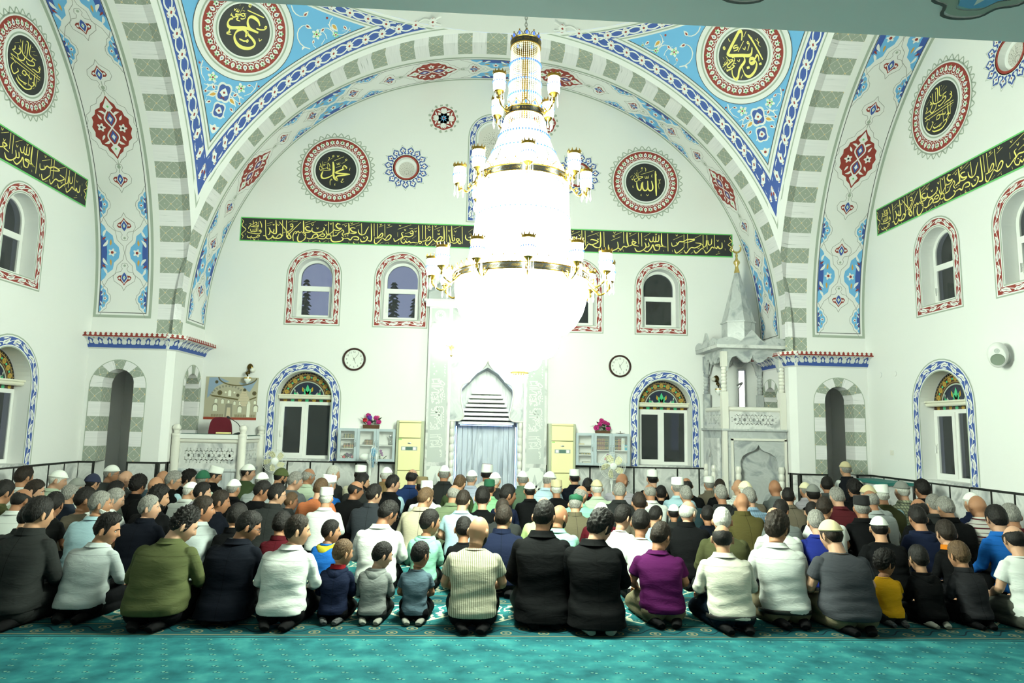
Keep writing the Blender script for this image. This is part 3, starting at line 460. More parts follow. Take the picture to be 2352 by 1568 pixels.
# ---------------------------------------------------------------- dome: pendentives, ring, shell
def pend_z(a, b): return SZ + math.sqrt(max(0.0, SR*SR - a*a - b*b))
def corner_xy(qx, qy): return lambda a, b, z: (qx*a, YC + qy*b, z)
ceil = empty('ceiling', kind='structure')
for qx, qy in ((-1, 1), (1, 1), (-1, -1), (1, -1)):
    mb = MB(); X = corner_xy(qx, qy); N, Mr = 72, 36; g = []
    for i in range(N+1):
        t = PI/2*i/N; rmax = P/max(math.cos(t), math.sin(t)); row = []
        for j in range(Mr+1):
            r = P + (rmax-P)*j/Mr; row.append(X(r*math.cos(t), r*math.sin(t), pend_z(r*math.cos(t), r*math.sin(t))))
        g.append(row)
    for i in range(N):
        for j in range(Mr): mb.add([g[i][j], g[i+1][j], g[i+1][j+1], g[i][j+1]], [(0, 1, 2, 3) if qx*qy > 0 else (3, 2, 1, 0)])
    mb.build('pendentive', M_WALL, ceil)
mb = MB(); mb.lathe([(P, SZ+RE), (P, 9.15), (P-.12, 9.2), (P-.12, 9.3)] + [(4.96*math.cos(t), 9.3+4.96*math.sin(t)) for t in [PI/2*i/14 for i in range(1, 14)]] + [(.02, 14.26)], (0, YC, 0), 64, caps=False)
mb.build('dome_shell', M_WALL, ceil)
# ---------------------------------------------------------------- pendentive ornament
def pend_fn(qx, qy):
    def fn(a, b, h):
        z = pend_z(a, b); n = Vector((a, b, z-SZ)).normalized()
        return (qx*(a-n.x*h), YC + qy*(b-n.y*h), z-n.z*h)
    return fn
ZTOP = 8.50                                   # the ring-side edge of the painted field
def band_pts(bpl, n=110, ztop=ZTOP+.02):
    """polyline along the parallel plane b = bpl, from the corner up to the ring side"""
    a0, a1 = bpl, math.sqrt(max(0.0, SR*SR - bpl*bpl - (ztop-SZ)**2)); out = []
    r = math.sqrt(SR*SR - bpl*bpl); t0, t1 = math.acos(a0/r), math.acos(a1/r)
    for i in range(n+1): out.append((r*math.cos(t0+(t1-t0)*i/n), bpl))
    return out
def ring_pts(z, n=40, inset=0.0):
    r = math.sqrt(SR*SR - (z-SZ)**2); a = []
    lim = P - inset; t0 = math.acos(min(1, lim/r)); t1 = PI/2 - t0
    return [(r*math.cos(t0+(t1-t0)*i/n), r*math.sin(t0+(t1-t0)*i/n)) for i in range(n+1)]
def bandstrip(d, b0, b1, mi, layer, z0=None):
    A, B = band_pts(b0, ztop=(z0 or ZTOP+.02)), band_pts(b1, ztop=(z0 or ZTOP+.02))
    d.strip(A, B, mi, layer); d.strip([(y, x) for x, y in A], [(y, x) for x, y in B], mi, layer)
class PPath:
    """(s, t) along a 2D polyline"""
    def __init__(s, pts):
        s.p = pts; s.c = [0.0]
        for a, b in zip(pts, pts[1:]): s.c.append(s.c[-1] + math.dist(a, b))
        s.L = s.c[-1]
    def at(s, q, t=0.0):
        q = min(max(q, 0.0), s.L-1e-6)
        import bisect
        i = min(max(bisect.bisect_right(s.c, q)-1, 0), len(s.p)-2); a, b = s.p[i], s.p[i+1]
        l = s.c[i+1]-s.c[i] or 1e-9; f = (q-s.c[i])/l; dx, dy = (b[0]-a[0])/l, (b[1]-a[1])/l
        return (a[0]+(b[0]-a[0])*f - dy*t, a[1]+(b[1]-a[1])*f + dx*t)
def blue_chain(d, arc_at, L, layer, hw):
    """interlaced white vine with tulip buds on a blue band; arc_at(s, t) in surface units"""
    n = max(2, int(L/.30)); p = L/n
    for ph in (0, PI):
        pts = []
        for i in range(n*8+1):
            s = L*i/(n*8); pts.append(arc_at(s, hw*.72*math.cos(PI*s/p + ph)))
        d.ribbon(pts, .017, WHITE, layer, taper=0)
    for i in range(n):
        s = p*(i+.5)
        q = lambda l: [arc_at(s+x*.85, t*.85) for x, t in l]
        d.poly(q([(-.085,0),(-.02,.05),(.03,.062),(.06,.02),(.095,0),(.06,-.02),(.03,-.062),(-.02,-.05)]), WHITE, layer+1)
        d.poly(q([(.03,0),(0,.018),(-.03,0),(0,-.018)]), RED, layer+2)
        for sg in (-1, 1):
            s2 = p*(i+.5)
            d.poly(q([(-.07,sg*hw*.55),(-.02,sg*hw*.98),(.06,sg*hw*.9),(.02,sg*hw*.72)]), WHITE, layer+1)
            d.poly(q([(-.03,sg*hw*.72),(0,sg*hw*.92),(.04,sg*hw*.86)]), RED, layer+2)
def curl(d, c, ang, k, sg, layer):
    """white spiral tendril ending in a bud"""
    pts = [(c[0], c[1])]
    for i in range(1, 11):
        a = ang + sg*i*.42; st = k*(.20-.010*i); pts.append((pts[-1][0]+st*math.cos(a), pts[-1][1]+st*math.sin(a)))
    d.ribbon(pts, .026*k*1.2, WHITE, layer, taper=.5)
    bud(d, pts[-1], ang + sg*5.0, .13*k, layer)
    d.leaf(pts[4], ang+sg*.6, .11*k, .06*k, WHITE, layer, .15*sg)
def bud(d, c, ang, l, layer):
    d.leaf(c, ang, l*1.5, l*.8, WHITE, layer+1); d.leaf((c[0]+l*.2*math.cos(ang), c[1]+l*.2*math.sin(ang)), ang, l*.8, l*.36, RED, layer+2)
def rose(d, c, r, ang, layer):
    d.flower(c, r, ang, WHITE, None, layer, 5); d.flower(c, r*.62, ang+.5, GREEN, None, layer+1, 5); d.flower(c, r*.42, ang, WHITE, RED, layer+2, 5, .45)
def roundel(d, c, r, strokes, tr, layer=1, teeth=True, tooth_r=None):
    """calligraphy disc: red flower ring, pale rings, black disc; tr maps local unit coords to the surface chart"""
    Q = lambda q: [tr(x*r, y*r) for x, y in q]
    cir = lambda k, n=72: [(k*math.cos(2*PI*i/n), k*math.sin(2*PI*i/n)) for i in range(n)]
    def rg(a, b, mi, ly): d.strip(Q(cir(b)), Q(cir(a)), mi, ly, True)
    if teeth:
        for i in range(34):
            a = 2*PI*i/34
            pol = lambda rr, da: (rr*math.cos(a+da), rr*math.sin(a+da))
            d.ribbon(Q([pol(1.72, -.085), pol(1.80, -.05), pol(1.86, -.03), pol(1.91, 0), pol(1.86, .03), pol(1.80, .05), pol(1.72, .085)]), .05*r, SAGE, layer, taper=0)
        rg(1.68, 1.74, SAGE, layer); rg(1.63, 1.68, WHITE, layer)
    else:
        rg(1.62, 1.98, WHITE, layer); rg(1.70, 1.765, SAGE, layer+1); rg(1.955, 1.98, LINE, layer+1)
    rg(1.22, 1.63, RED, layer+1)
    rg(1.0, 1.22, WHITE, layer+1); rg(1.06, 1.12, SAGE, layer+2)
    for k in range(5): d.strip(Q(cir(.2*(k+1))), Q(cir(max(.2*k, .001))), BLACK, layer+1, True)
    for i in range(36):
        a = 2*PI*i/36; pol = lambda rr, da=0.0: (rr*math.cos(a+da), rr*math.sin(a+da))
        if i % 2 == 0:
            fl = [(1.425+.125*(1+.3*math.cos(6*t))*math.cos(t)*.8, .11*(1+.3*math.cos(6*t))*math.sin(t)) for t in [2*PI*j/18 for j in range(18)]]
            d.poly(Q([(x*math.cos(a)-y*math.sin(a), x*math.sin(a)+y*math.cos(a)) for x, y in fl]), WHITE, layer+3)
            d.poly(Q([pol(1.50, .035), pol(1.53), pol(1.50, -.035), pol(1.46)]), GREEN, layer+4)
            for da in (-.03, .03): d.poly(Q([pol(1.36, da), pol(1.40, da*.3), pol(1.44, da)]), GREEN, layer+4)
            d.poly(Q([pol(1.45, -.02), pol(1.45, .02), pol(1.39, .012), pol(1.39, -.012)]), BLACK, layer+5)
        else:
            d.poly(Q([pol(1.56), pol(1.45, -.055), pol(1.36, -.05), pol(1.31), pol(1.36, .05), pol(1.45, .055)]), WHITE, layer+3)
            d.poly(Q([pol(1.47), pol(1.42, -.02), pol(1.39), pol(1.42, .02)]), BLUE if i % 4 == 1 else GREEN, layer+4)
        d.ribbon(Q([pol(1.27, -.06), pol(1.25), pol(1.27, .06), pol(1.33, .10)]), .028*r, WHITE, layer+3, taper=0)
    for w, pts in strokes:
        q = [(x/1000, y/1000) for x, y in pts]; k = 5 if len(q) > 2 else 1
        d.ribbon(Q(cat_rom(q, k)), w/1000*r, YELLOW, layer+3, taper=.5, nib=True)
def dec_strokes(s):
    out = []
    for it in s.split(';'):
        w, c = it.split(':'); v = [int(q) for q in c.split(',')]; out.append((int(w), list(zip(v[0::2], v[1::2]))))
    return out
def pendentive_deco(qx, qy, strokes):
    d = Deco(); deep = 8.62
    bandstrip(d, 5.015, 5.0, SAGE, 1, deep); bandstrip(d, 4.975, 4.83, BLUE, 1, 8.58); bandstrip(d, 4.80, 4.785, SAGE, 1, 8.53)
    # ring side band
    zz = lambda z0, z1, mi, ins: d.strip(ring_pts(z0, inset=ins), ring_pts(z1, inset=ins), mi, 1)
    zz(8.60, 8.585, SAGE, .09); zz(8.575, 8.48, BLUE, .14); zz(8.465, 8.45, SAGE, .29)
    zt = 8.43
    # sky field: fan between ring side and the two band edges
    bpl = 4.755; N = 40; top = ring_pts(zt, N, P-bpl)
    for i in range(N):
        def edge(t):
            a, b = top[t]; th = math.atan2(b, a); r1 = bpl/max(math.cos(th), math.sin(th)); r0 = math.hypot(a, b)
            return [(math.cos(th)*(r0+(r1-r0)*j/20), math.sin(th)*(r0+(r1-r0)*j/20)) for j in range(21)]
        d.strip(edge(i), edge(i+1), SKY, 1)
    bandstrip(d, 4.762, 4.752, LINE, 2, zt)
    # vines on the blue bands, kept to true width on the sphere
    for swap in (0, 1):
        r0 = 4.9025; rc = math.sqrt(SR*SR - r0*r0); t0 = math.acos(min(1, 4.94/rc)); t1 = math.acos(1.0/rc); Lb = rc*(t1-t0)
        def at(s, t):
            th = t0 + s/rc; b = r0 + t*math.cos(th)*.0 + t; a = rc*math.cos(th) - t*.0
            return (b, a) if swap else (a, b)
        blue_chain(d, at, Lb, 2, .066)
    rt = 8.53
    rr = math.sqrt(SR*SR-(rt-SZ)**2); lim = 4.86; a0 = math.acos(lim/rr); Lr = rr*(PI/2-2*a0)
    blue_chain(d, lambda s, t: ((rr - t*1.0)*math.cos(a0+s/rr), (rr - t*1.0)*math.sin(a0+s/rr)), Lr, 2, .05)
    # local chart about the disc centre: e = across, f = down towards the corner
    c = Vector((4.085, 4.085)); zc = pend_z(c.x, c.y); nrm = Vector((c.x, c.y, zc-SZ)).normalized()
    e = Vector((1, -1, 0)).normalized(); f = nrm.cross(e).normalized()
    if f.z > 0: f = -f
    def chart(x, y):
        """tangent coords (x right when seen from below facing it, y up) -> (a, b)"""
        p = nrm*SR + e*(x*qx*qy) - f*y; p = p.normalized()*SR
        return (p.x, p.y)
    ch = chart
    roundel(d, None, .405, dec_strokes(strokes), ch, 3, teeth=False)
    dd = Deco()
    def inv(a, b):
        p = Vector((a, b, pend_z(a, b)-SZ)); k = SR/p.dot(nrm); return (p.dot(e)*k*qx*qy, -p.dot(f)*k)
    tips = [inv(4.70, 4.70), inv(1.62, 4.70), inv(4.70, 1.62)]
    for ti, tp in enumerate(tips):
        Lt = math.hypot(*tp); ux, uy = tp[0]/Lt, tp[1]/Lt; k0 = 1.0 if ti == 0 else Lt/2.15
        px = lambda s, t: (ux*s*k0 - uy*t, uy*s*k0 + ux*t); ax = math.atan2(uy, ux)
        dd.ribbon([px(.8, 0), px(2.05, 0)], .018, WHITE, 1, taper=0)
        for s_, k in ((1.05, 1.0), (1.36, .85)):
            c_ = px(s_, 0); sh = lobed(.13, .17, 4, .24)
            dd.shape(sh, c_, ax-PI/2, k*1.15, WHITE, 1); dd.shape(sh, c_, ax-PI/2, k*.9, BLUE, 2)
            dd.shape(sym([(0,.08),(.045,.03),(.07,-.02),(.03,-.05),(0,-.07)]), c_, ax+PI/2, k, WHITE, 3); dd.circle(c_, .02, RED, 4, 8)
            for sg in (-1, 1): dd.leaf(px(s_+.05, sg*.11*k), ax+sg*1.0, .16*k, .09*k, WHITE, 1); dd.leaf(px(s_+.06, sg*.12*k), ax+sg*1.0, .11*k, .05*k, OCHRE, 2)
        for s_ in (1.68, 1.98): dd.shape(sym([(0,.09),(.04,.05),(.10,.06),(.06,-.03),(.03,-.08),(0,-.10)]), px(s_, 0), ax-PI/2+PI, .9, WHITE, 2); dd.circle(px(s_, 0), .025, RED, 3, 8)
        for sg in (-1, 1):
            rose(dd, px(1.13, sg*.29), .085, sg*.4, 1); rose(dd, px(.88, sg*.24), .09, sg*.8, 1); rose(dd, px(1.53, sg*.17), .055, .2, 1)
            rose(dd, px(.74, sg*.50), .09, sg*.3, 1)
            rose(dd, px(1.00, sg*.40), .06, sg*.2, 1); rose(dd, px(1.33, sg*.25), .05, .1, 1); rose(dd, px(.60, sg*.72), .07, .3, 1); bud(dd, px(1.60, sg*.12), ax+sg*.5, .07, 1); bud(dd, px(1.20, sg*.36), ax+sg*2.2, .08, 1)
            curl(dd, px(1.22, sg*.24), ax-sg*.3, .40, sg, 1); curl(dd, px(.92, sg*.16), ax+sg*.2, .42, sg, 1)
            curl(dd, px(.98, sg*.33), ax+sg*1.9, .62, sg, 1); curl(dd, px(1.34, sg*.20), ax+sg*1.9, .48, sg, 1)
            curl(dd, px(.80, sg*.40), ax+sg*1.2, .55, -sg, 1)
            bud(dd, px(1.70, sg*.10), ax+sg*1.0, .07, 1); bud(dd, px(1.02, sg*.45), ax+sg*.6, .09, 1); bud(dd, px(.62, sg*.66), ax+sg*1.2, .09, 1); bud(dd, px(.45, sg*.78), ax+sg*1.7, .08, 1)
            bud(dd, px(1.25, sg*.16), ax+sg*.9, .07, 1)
            dd.ribbon([px(1.36, sg*.05), px(1.45, sg*.12), px(1.53, sg*.17)], .014, WHITE, 1, taper=0); dd.ribbon([px(1.05, sg*.1), px(1.10, sg*.2), px(1.13, sg*.29)], .014, WHITE, 1, taper=0)
    ok = lambda q: max(q) < 4.75 and math.hypot(*q) > math.sqrt(SR*SR-(8.42-SZ)**2)
    for pts, mi, layer in dd.items:
        q = [ch(*p) for p in pts]
        cx = [p for p in pts]; far = min(math.hypot(*p) for p in cx) > .80 or math.hypot(sum(p[0] for p in cx)/len(cx), sum(p[1] for p in cx)/len(cx)) > .84
        if all(ok(p) for p in q) and far: d.items.append((q, mi, layer+2))
    return d.build('pendentive_ornament', PAL, pend_fn(qx, qy), ceil, h=.0032, maxlen=.15)
pendentive_deco(-1, 1, STROKES['omar']); pendentive_deco(1, 1, STROKES['abu'])
# ---------------------------------------------------------------- walls with openings
def wall_mesh(name, outline, holes, tr, parent=None, mats=M_WALL):
    loops = [outline] + holes; flat = [p for l in loops for p in l]
    tri = geometry.tessellate_polygon([[Vector((x, y, 0)) for x, y in l] for l in loops])
    mb = MB(); mb.add([tr(x, z) for x, z in flat], tri); return mb.build(name, mats, parent, smooth=False, fix=False)
RED_HW, RED_Z0, RED_Z1 = .525, 3.455, 4.94
RO_HW, RO_Z0, RO_Z1 = .355, 3.585, 4.77
BLU_HW, BLU_Z1 = .69, 2.77
BO_HW, BO_Z0, BO_Z1 = .51, .955, 2.585
red_x, blue_x, niche_hw = (-3.36, -1.70, 1.70, 3.36), (-3.42, 3.42), .585
pier_win = (-6.02, 6.02)
hol = [arch_poly(x, RO_HW, RO_Z0, RO_Z1) for x in red_x] + [arch_poly(x, BO_HW, BO_Z0, BO_Z1) for x in blue_x] + [arch_poly(x, .33, BO_Z0, BO_Z1-.1) for x in pier_win]
hol += [[(niche_hw, .002), (niche_hw, 1.66), (.55, 2.1), (.5, 2.3), (.2, 2.62), (0, 2.74), (-.2, 2.62), (-.5, 2.3), (-.55, 2.1), (-niche_hw, 1.66), (-niche_hw, .002)]]
hol += [arch_poly(0.0, .30, 5.78, 7.62)] + [arch_poly(s*1.70, .215, 6.64-.215, 6.64+.215)[1:-1] + arc(s*1.70, 6.64, .215, PI, 2*PI, 20)[1:-1] for s in (-1, 1)]
struct(wall_mesh('wall_front', [(-W, 0), (W, 0), (W, 9.0), (-W, 9.0)], hol, lambda x, z: (x, D, z)))
for sd, nm in ((-1, 'wall_left'), (1, 'wall_right')):
    ys = [YC + s*3.36 for s in (-1, 1)] + [YC + s*1.70 for s in (-1, 1)]
    h2 = [arch_poly(y, RO_HW, RO_Z0, RO_Z1) for y in ys] + [arch_poly(YC+s*3.42, BO_HW, BO_Z0, BO_Z1) for s in (-1, 1)]
    h2 += [arch_poly(YC+s*1.70, .215, 6.64-.215, 6.64+.215)[1:-1] + arc(YC+s*1.70, 6.64, .215, PI, 2*PI, 20)[1:-1] for s in (-1, 1)]
    struct(wall_mesh(nm, [(-3.5, 0), (D, 0), (D, 9.0), (-3.5, 9.0)], h2, (lambda s: lambda y, z: (s*W, y, z))(sd)))
struct(wall_mesh('wall_back', [(-W, 0), (W, 0), (W, 9.0), (-W, 9.0)], [], lambda x, z: (x, -3.5, z)))
mb = MB(); mb.box(-W, W, -3.5, -.2, 8.9, 9.1); mb.build('vault_over_gallery', M_WALL, ceil)
# floor
# ---------------------------------------------------------------- carpet floor
def carpet():
    m = mat('teal_carpet', rgb(24, 108, 108), 0.95, spec=0.1); nt, b = nodes_of(m)
    tc = nt.nodes.new('ShaderNodeTexCoord'); sp = nt.nodes.new('ShaderNodeSeparateXYZ'); nt.links.new(tc.outputs['Object'], sp.inputs[0])
    X, Y = sp.outputs[0], sp.outputs[1]
    n1 = nt.nodes.new('ShaderNodeTexNoise'); n1.inputs['Scale'].default_value = 4.5; n1.inputs['Detail'].default_value = 5; nt.links.new(tc.outputs['Object'], n1.inputs['Vector'])
    base = ramp(nt, [(0.3, rgb(18, 68, 75)), (0.55, rgb(34, 97, 101)), (0.75, rgb(54, 118, 116))]); nt.links.new(n1.outputs['Fac'], base.inputs[0])
    # small sprig motif on a staggered grid
    u = mth(nt, 'MULTIPLY', X, 1/.165); v = mth(nt, 'MULTIPLY', Y, 1/.115); row = mth(nt, 'FLOOR', v)
    u2 = mth(nt, 'ADD', u, mth(nt, 'MULTIPLY', row, 0.31)); fu = mth(nt, 'MULTIPLY', mth(nt, 'SUBTRACT', mth(nt, 'FRACT', u2), .5), .165); fv = mth(nt, 'MULTIPLY', mth(nt, 'SUBTRACT', mth(nt, 'FRACT', v), .5), .115)
    def blob(cx, cy, rx, ry):
        a = mth(nt, 'POWER', mth(nt, 'MULTIPLY', mth(nt, 'SUBTRACT', fu, cx), 1/rx), 2); c = mth(nt, 'POWER', mth(nt, 'MULTIPLY', mth(nt, 'SUBTRACT', fv, cy), 1/ry), 2)
        return mth(nt, 'LESS_THAN', mth(nt, 'ADD', a, c), 1)
    pale = mth(nt, 'MAXIMUM', blob(-.012, .004, .010, .007), blob(.014, -.006, .010, .006)); dark = mth(nt, 'MAXIMUM', blob(0, .0, .008, .012), blob(-.02, -.008, .006, .006))
    def mix(f, a, c):
        n = nt.nodes.new('ShaderNodeMix'); n.data_type = 'RGBA'; nt.links.new(f, n.inputs[0])
        for i, q in ((6, a), (7, c)):
            if isinstance(q, tuple): n.inputs[i].default_value = (*q, 1)
            else: nt.links.new(q, n.inputs[i])
        return n.outputs[2]
    field = mix(pale, mix(dark, base.outputs[0], rgb(16, 56, 68)), rgb(92, 128, 112))
    # prayer rows from the last row forward: pitch 0.99 m, each with a scrolled border and pale niches
    ry = mth(nt, 'FRACT', mth(nt, 'MULTIPLY', mth(nt, 'SUBTRACT', Y, 5.50), 1/.99)); ry = mth(nt, 'MULTIPLY', ry, .99)
    wv = nt.nodes.new('ShaderNodeTexWave'); wv.inputs['Scale'].default_value = 3.1; wv.inputs['Distortion'].default_value = 9; wv.inputs['Detail'].default_value = 2; wv.inputs['Detail Scale'].default_value = 2.2; nt.links.new(tc.outputs['Object'], wv.inputs['Vector'])
    bv = mth(nt, 'SUBTRACT', ry, .21); vine = mth(nt, 'MULTIPLY', mth(nt, 'SINE', mth(nt, 'MULTIPLY', X, 2*PI/.30)), .06)
    dv = mth(nt, 'LESS_THAN', mth(nt, 'ABSOLUTE', mth(nt, 'SUBTRACT', bv, vine)), .009)
    def motif(off, sgn, r0, r1):
        mu = mth(nt, 'MULTIPLY', mth(nt, 'SUBTRACT', mth(nt, 'FRACT', mth(nt, 'ADD', mth(nt, 'MULTIPLY', X, 1/.30), off)), .5), .30); dd = mth(nt, 'SQRT', mth(nt, 'ADD', mth(nt, 'POWER', mu, 2), mth(nt, 'POWER', mth(nt, 'SUBTRACT', bv, sgn*.055), 2)))
        return mth(nt, 'MULTIPLY', mth(nt, 'GREATER_THAN', dd, r0), mth(nt, 'LESS_THAN', dd, r1))
    gold = None
    for off, sg_ in ((.25, 1), (.75, -1)):
        for r0, r1 in ((-1, .014), (.034, .046)):
            q = motif(off, -sg_, r0, r1); gold = q if gold is None else mth(nt, 'MAXIMUM', gold, q)
    gl2 = mth(nt, 'LESS_THAN', mth(nt, 'ABSOLUTE', mth(nt, 'SUBTRACT', mth(nt, 'ABSOLUTE', bv), .135)), .008)
    bord = mix(mth(nt, 'MULTIPLY', mth(nt, 'MAXIMUM', gold, gl2), mth(nt, 'GREATER_THAN', n1.outputs['Fac'], .36)), mix(dv, rgb(14, 60, 66), rgb(6, 22, 32)), rgb(104, 98, 72))
    inb = mth(nt, 'LESS_THAN', mth(nt, 'ABSOLUTE', bv), .17)
    # niche outline
    cell = mth(nt, 'ABSOLUTE', mth(nt, 'SUBTRACT', mth(nt, 'FRACT', mth(nt, 'MULTIPLY', X, 1/.62)), .5))
    dz = mth(nt, 'ABSOLUTE', mth(nt, 'SUBTRACT', ry, mth(nt, 'SUBTRACT', .72, mth(nt, 'MULTIPLY', cell, .55))))
    edge = mth(nt, 'LESS_THAN', dz, .016); upper = mth(nt, 'GREATER_THAN', ry, mth(nt, 'SUBTRACT', .72, mth(nt, 'MULTIPLY', cell, .55)))
    curls = mth(nt, 'MULTIPLY', upper, mth(nt, 'GREATER_THAN', wv.outputs['Fac'], .8))
    rows = mix(mth(nt, 'MAXIMUM', edge, curls), field, rgb(168, 170, 148)); rows = mix(inb, rows, bord)
    ln = mth(nt, 'LESS_THAN', ry, .018); rows = mix(ln, rows, rgb(8, 40, 48))
    fin = mix(mth(nt, 'GREATER_THAN', Y, 5.50), field, rows); nt.links.new(fin, b.inputs['Base Color'])
    n2 = nt.nodes.new('ShaderNodeTexNoise'); n2.inputs['Scale'].default_value = 260; bu = nt.nodes.new('ShaderNodeBump'); bu.inputs['Strength'].default_value = .35; bu.inputs['Distance'].default_value = .004
    nt.links.new(tc.outputs['Object'], n2.inputs['Vector']); nt.links.new(n2.outputs['Fac'], bu.inputs['Height']); nt.links.new(bu.outputs['Normal'], b.inputs['Normal'])
    return m
M_CARPET = carpet()
mb = MB(); mb.box(-W, W, -3.5, D+.9, -.12, 0.0); struct(mb.build('floor', M_CARPET, smooth=False))
# ---------------------------------------------------------------- gallery above the camera
BEAM_Z = on_y(1200, 38, 2.2).z
mb = MB(); mb.box(-W, W, -3.5, 2.2, BEAM_Z, BEAM_Z+.45); gal = struct(mb.build('ceiling_gallery_slab', M_WALL, smooth=False))
d = Deco()
def gallery_cartouche(c, k):
    for sg in (-1, 1):
        half = [(0,-.5),(.16,-.46),(.22,-.34),(.36,-.28),(.40,-.14),(.52,-.06),(.55,0)]
    full = [(x, y) for x, y in half] + [(x, -y) for x, y in half[::-1][1:]]; full += [(-x, y) for x, y in full[::-1][1:-1]]
    f = lambda m: [(c[0]+x*m*k, c[1]+y*m*k) for x, y in full]
    d.ribbon(cat_rom(f(1.18)+f(1.18)[:1], 3), .012, LINE, 1, taper=0); d.ribbon(cat_rom(f(1.0)+f(1.0)[:1], 3), .03, SAGE, 1, taper=0)
    d.poly(f(.84), SKY, 1); d.poly(f(.5), RED, 2)
    for i in range(8): d.leaf((c[0], c[1]), 2*PI*i/8, .36*k, .12*k, WHITE, 3)
    d.circle(c, .07*k, BLUE, 4)
for x, y, k in ((1.38, 1.88, .62), (.62, 1.87, .58), (.12, 1.86, .5), (-.55, 1.80, .5)): gallery_cartouche((x, y), k*.55)
d.build('painted_gallery_ornament', PAL, lambda u, v, h: (u, v, BEAM_Z-.002-h), gal)
# ---------------------------------------------------------------- painted leaf border around openings
def open_path(hw, z0, z1, closed_bottom, n=18):
    r = hw; return [(-hw, z0), (-hw, z1-r)] + arc(0, z1-r, r, PI, 0, n)[1:-1] + [(hw, z1-r), (hw, z0)]
def leaf_border(d, hw, z0, z1, bw, mi, bottom, layer=1):
    """sage / white / ground / white / sage lines with a white leafy vine; (hw, z0, z1) is the outer edge of the ornament"""
    def outline(ins):
        return open_path(hw-ins, z0+(ins if bottom else 0), z1-ins, bottom)
    def band(i0, i1, m, ly):
        A, B = outline(i0), outline(i1); d.strip(A, B, m, ly)
        if bottom: d.strip([A[0], A[-1]], [B[0], B[-1]], m, ly)
    s = .020; band(0, s, SAGE, layer); band(s, s+.018, WHITE, layer); i0, i1 = s+.018, s+.018+bw
    band(i0, i1, mi, layer); band(i1, i1+.014, WHITE, layer); band(i1+.014, i1+.014+s*.8, SAGE, layer)
    c = outline((i0+i1)/2)
    segs = [PPath(c)]
    if bottom: segs.append(PPath([c[-1], c[0]]))
    for pp in segs:
        n = max(4, 2*round(pp.L/.20/2)); p = pp.L/n; h = bw*.40
        for half in (0, 1):
            sg0 = 1 if half else -1; mid = pp.L/2
            at = lambda q, t: pp.at(mid + sg0*q, sg0*t)
            vine = [at(mid*i/(n*4), h*.55*math.sin(2*PI*i/16)) for i in range(n*4+1)]
            d.ribbon(vine, .010, WHITE, layer+1, taper=0)
            k = 0; q = p*.12
            while q < mid - p*.3:
                side = 1 if k % 2 == 0 else -1; l = p*.80
                lf = lambda pts: [at(q+x*l, side*y*h) for x, y in pts]
                a = lf([(0,-.9),(.14,.1),(.32,.75),(.58,1.05),(.82,.75),(1.0,.95),(.96,.1),(.80,-.35),(.52,-.25),(.3,-.6)]); d.poly(a, WHITE, layer+2)
                bpts = lf([(.12,-.6),(.5,.05),(.86,.35),(.84,.5),(.45,.3)]); d.poly(bpts, GREYL, layer+3)
                a2 = lf([(.15,-1.0),(.42,-.72),(.70,-.62),(.92,-.95),(.62,-1.12),(.35,-1.12)]); d.poly(a2, WHITE, layer+2)
                q += p; k += 1
M_SKYG = M_GLASS_D
def side_matrix(wall, x, z=0.0):
    """wall: 'N','W','E'. local x = right seen from inside, local y = outward, local z = up"""
    if wall == 'N': return Matrix.Translation((x, D, z))
    if wall == 'W': return Matrix.Translation((-W, x, z)) @ Matrix.Rotation(R_(90), 4, 'Z')
    return Matrix.Translation((W, x, z)) @ Matrix.Rotation(R_(-90), 4, 'Z')
def ring_prism(mb, outer, inner, y0, y1, mi=0):
    """frame between two equal-length outlines, pushed y0..y1"""
    n = len(outer)
    for i in range(n):
        j = (i+1) % n
        o0, o1, i0, i1 = outer[i], outer[j], inner[i], inner[j]
        mb.add([(o0[0],y0,o0[1]),(o1[0],y0,o1[1]),(i1[0],y0,i1[1]),(i0[0],y0,i0[1]),(o0[0],y1,o0[1]),(o1[0],y1,o1[1]),(i1[0],y1,i1[1]),(i0[0],y1,i0[1])],
               [(0,1,2,3),(7,6,5,4),(0,4,5,1),(2,6,7,3)], mi)
wn = [0]
def reveal(mb, outline, y0, y1, mi=0):
    n = len(outline)
    for i in range(n):
        j = (i+1) % n; a, b = outline[i], outline[j]; mb.add([(a[0],y0,a[1]),(b[0],y0,b[1]),(b[0],y1,b[1]),(a[0],y1,a[1])], [(0,1,2,3)], mi)
def window_root():
    wn[0] += 1; return empty('window_%d' % wn[0], kind='structure')
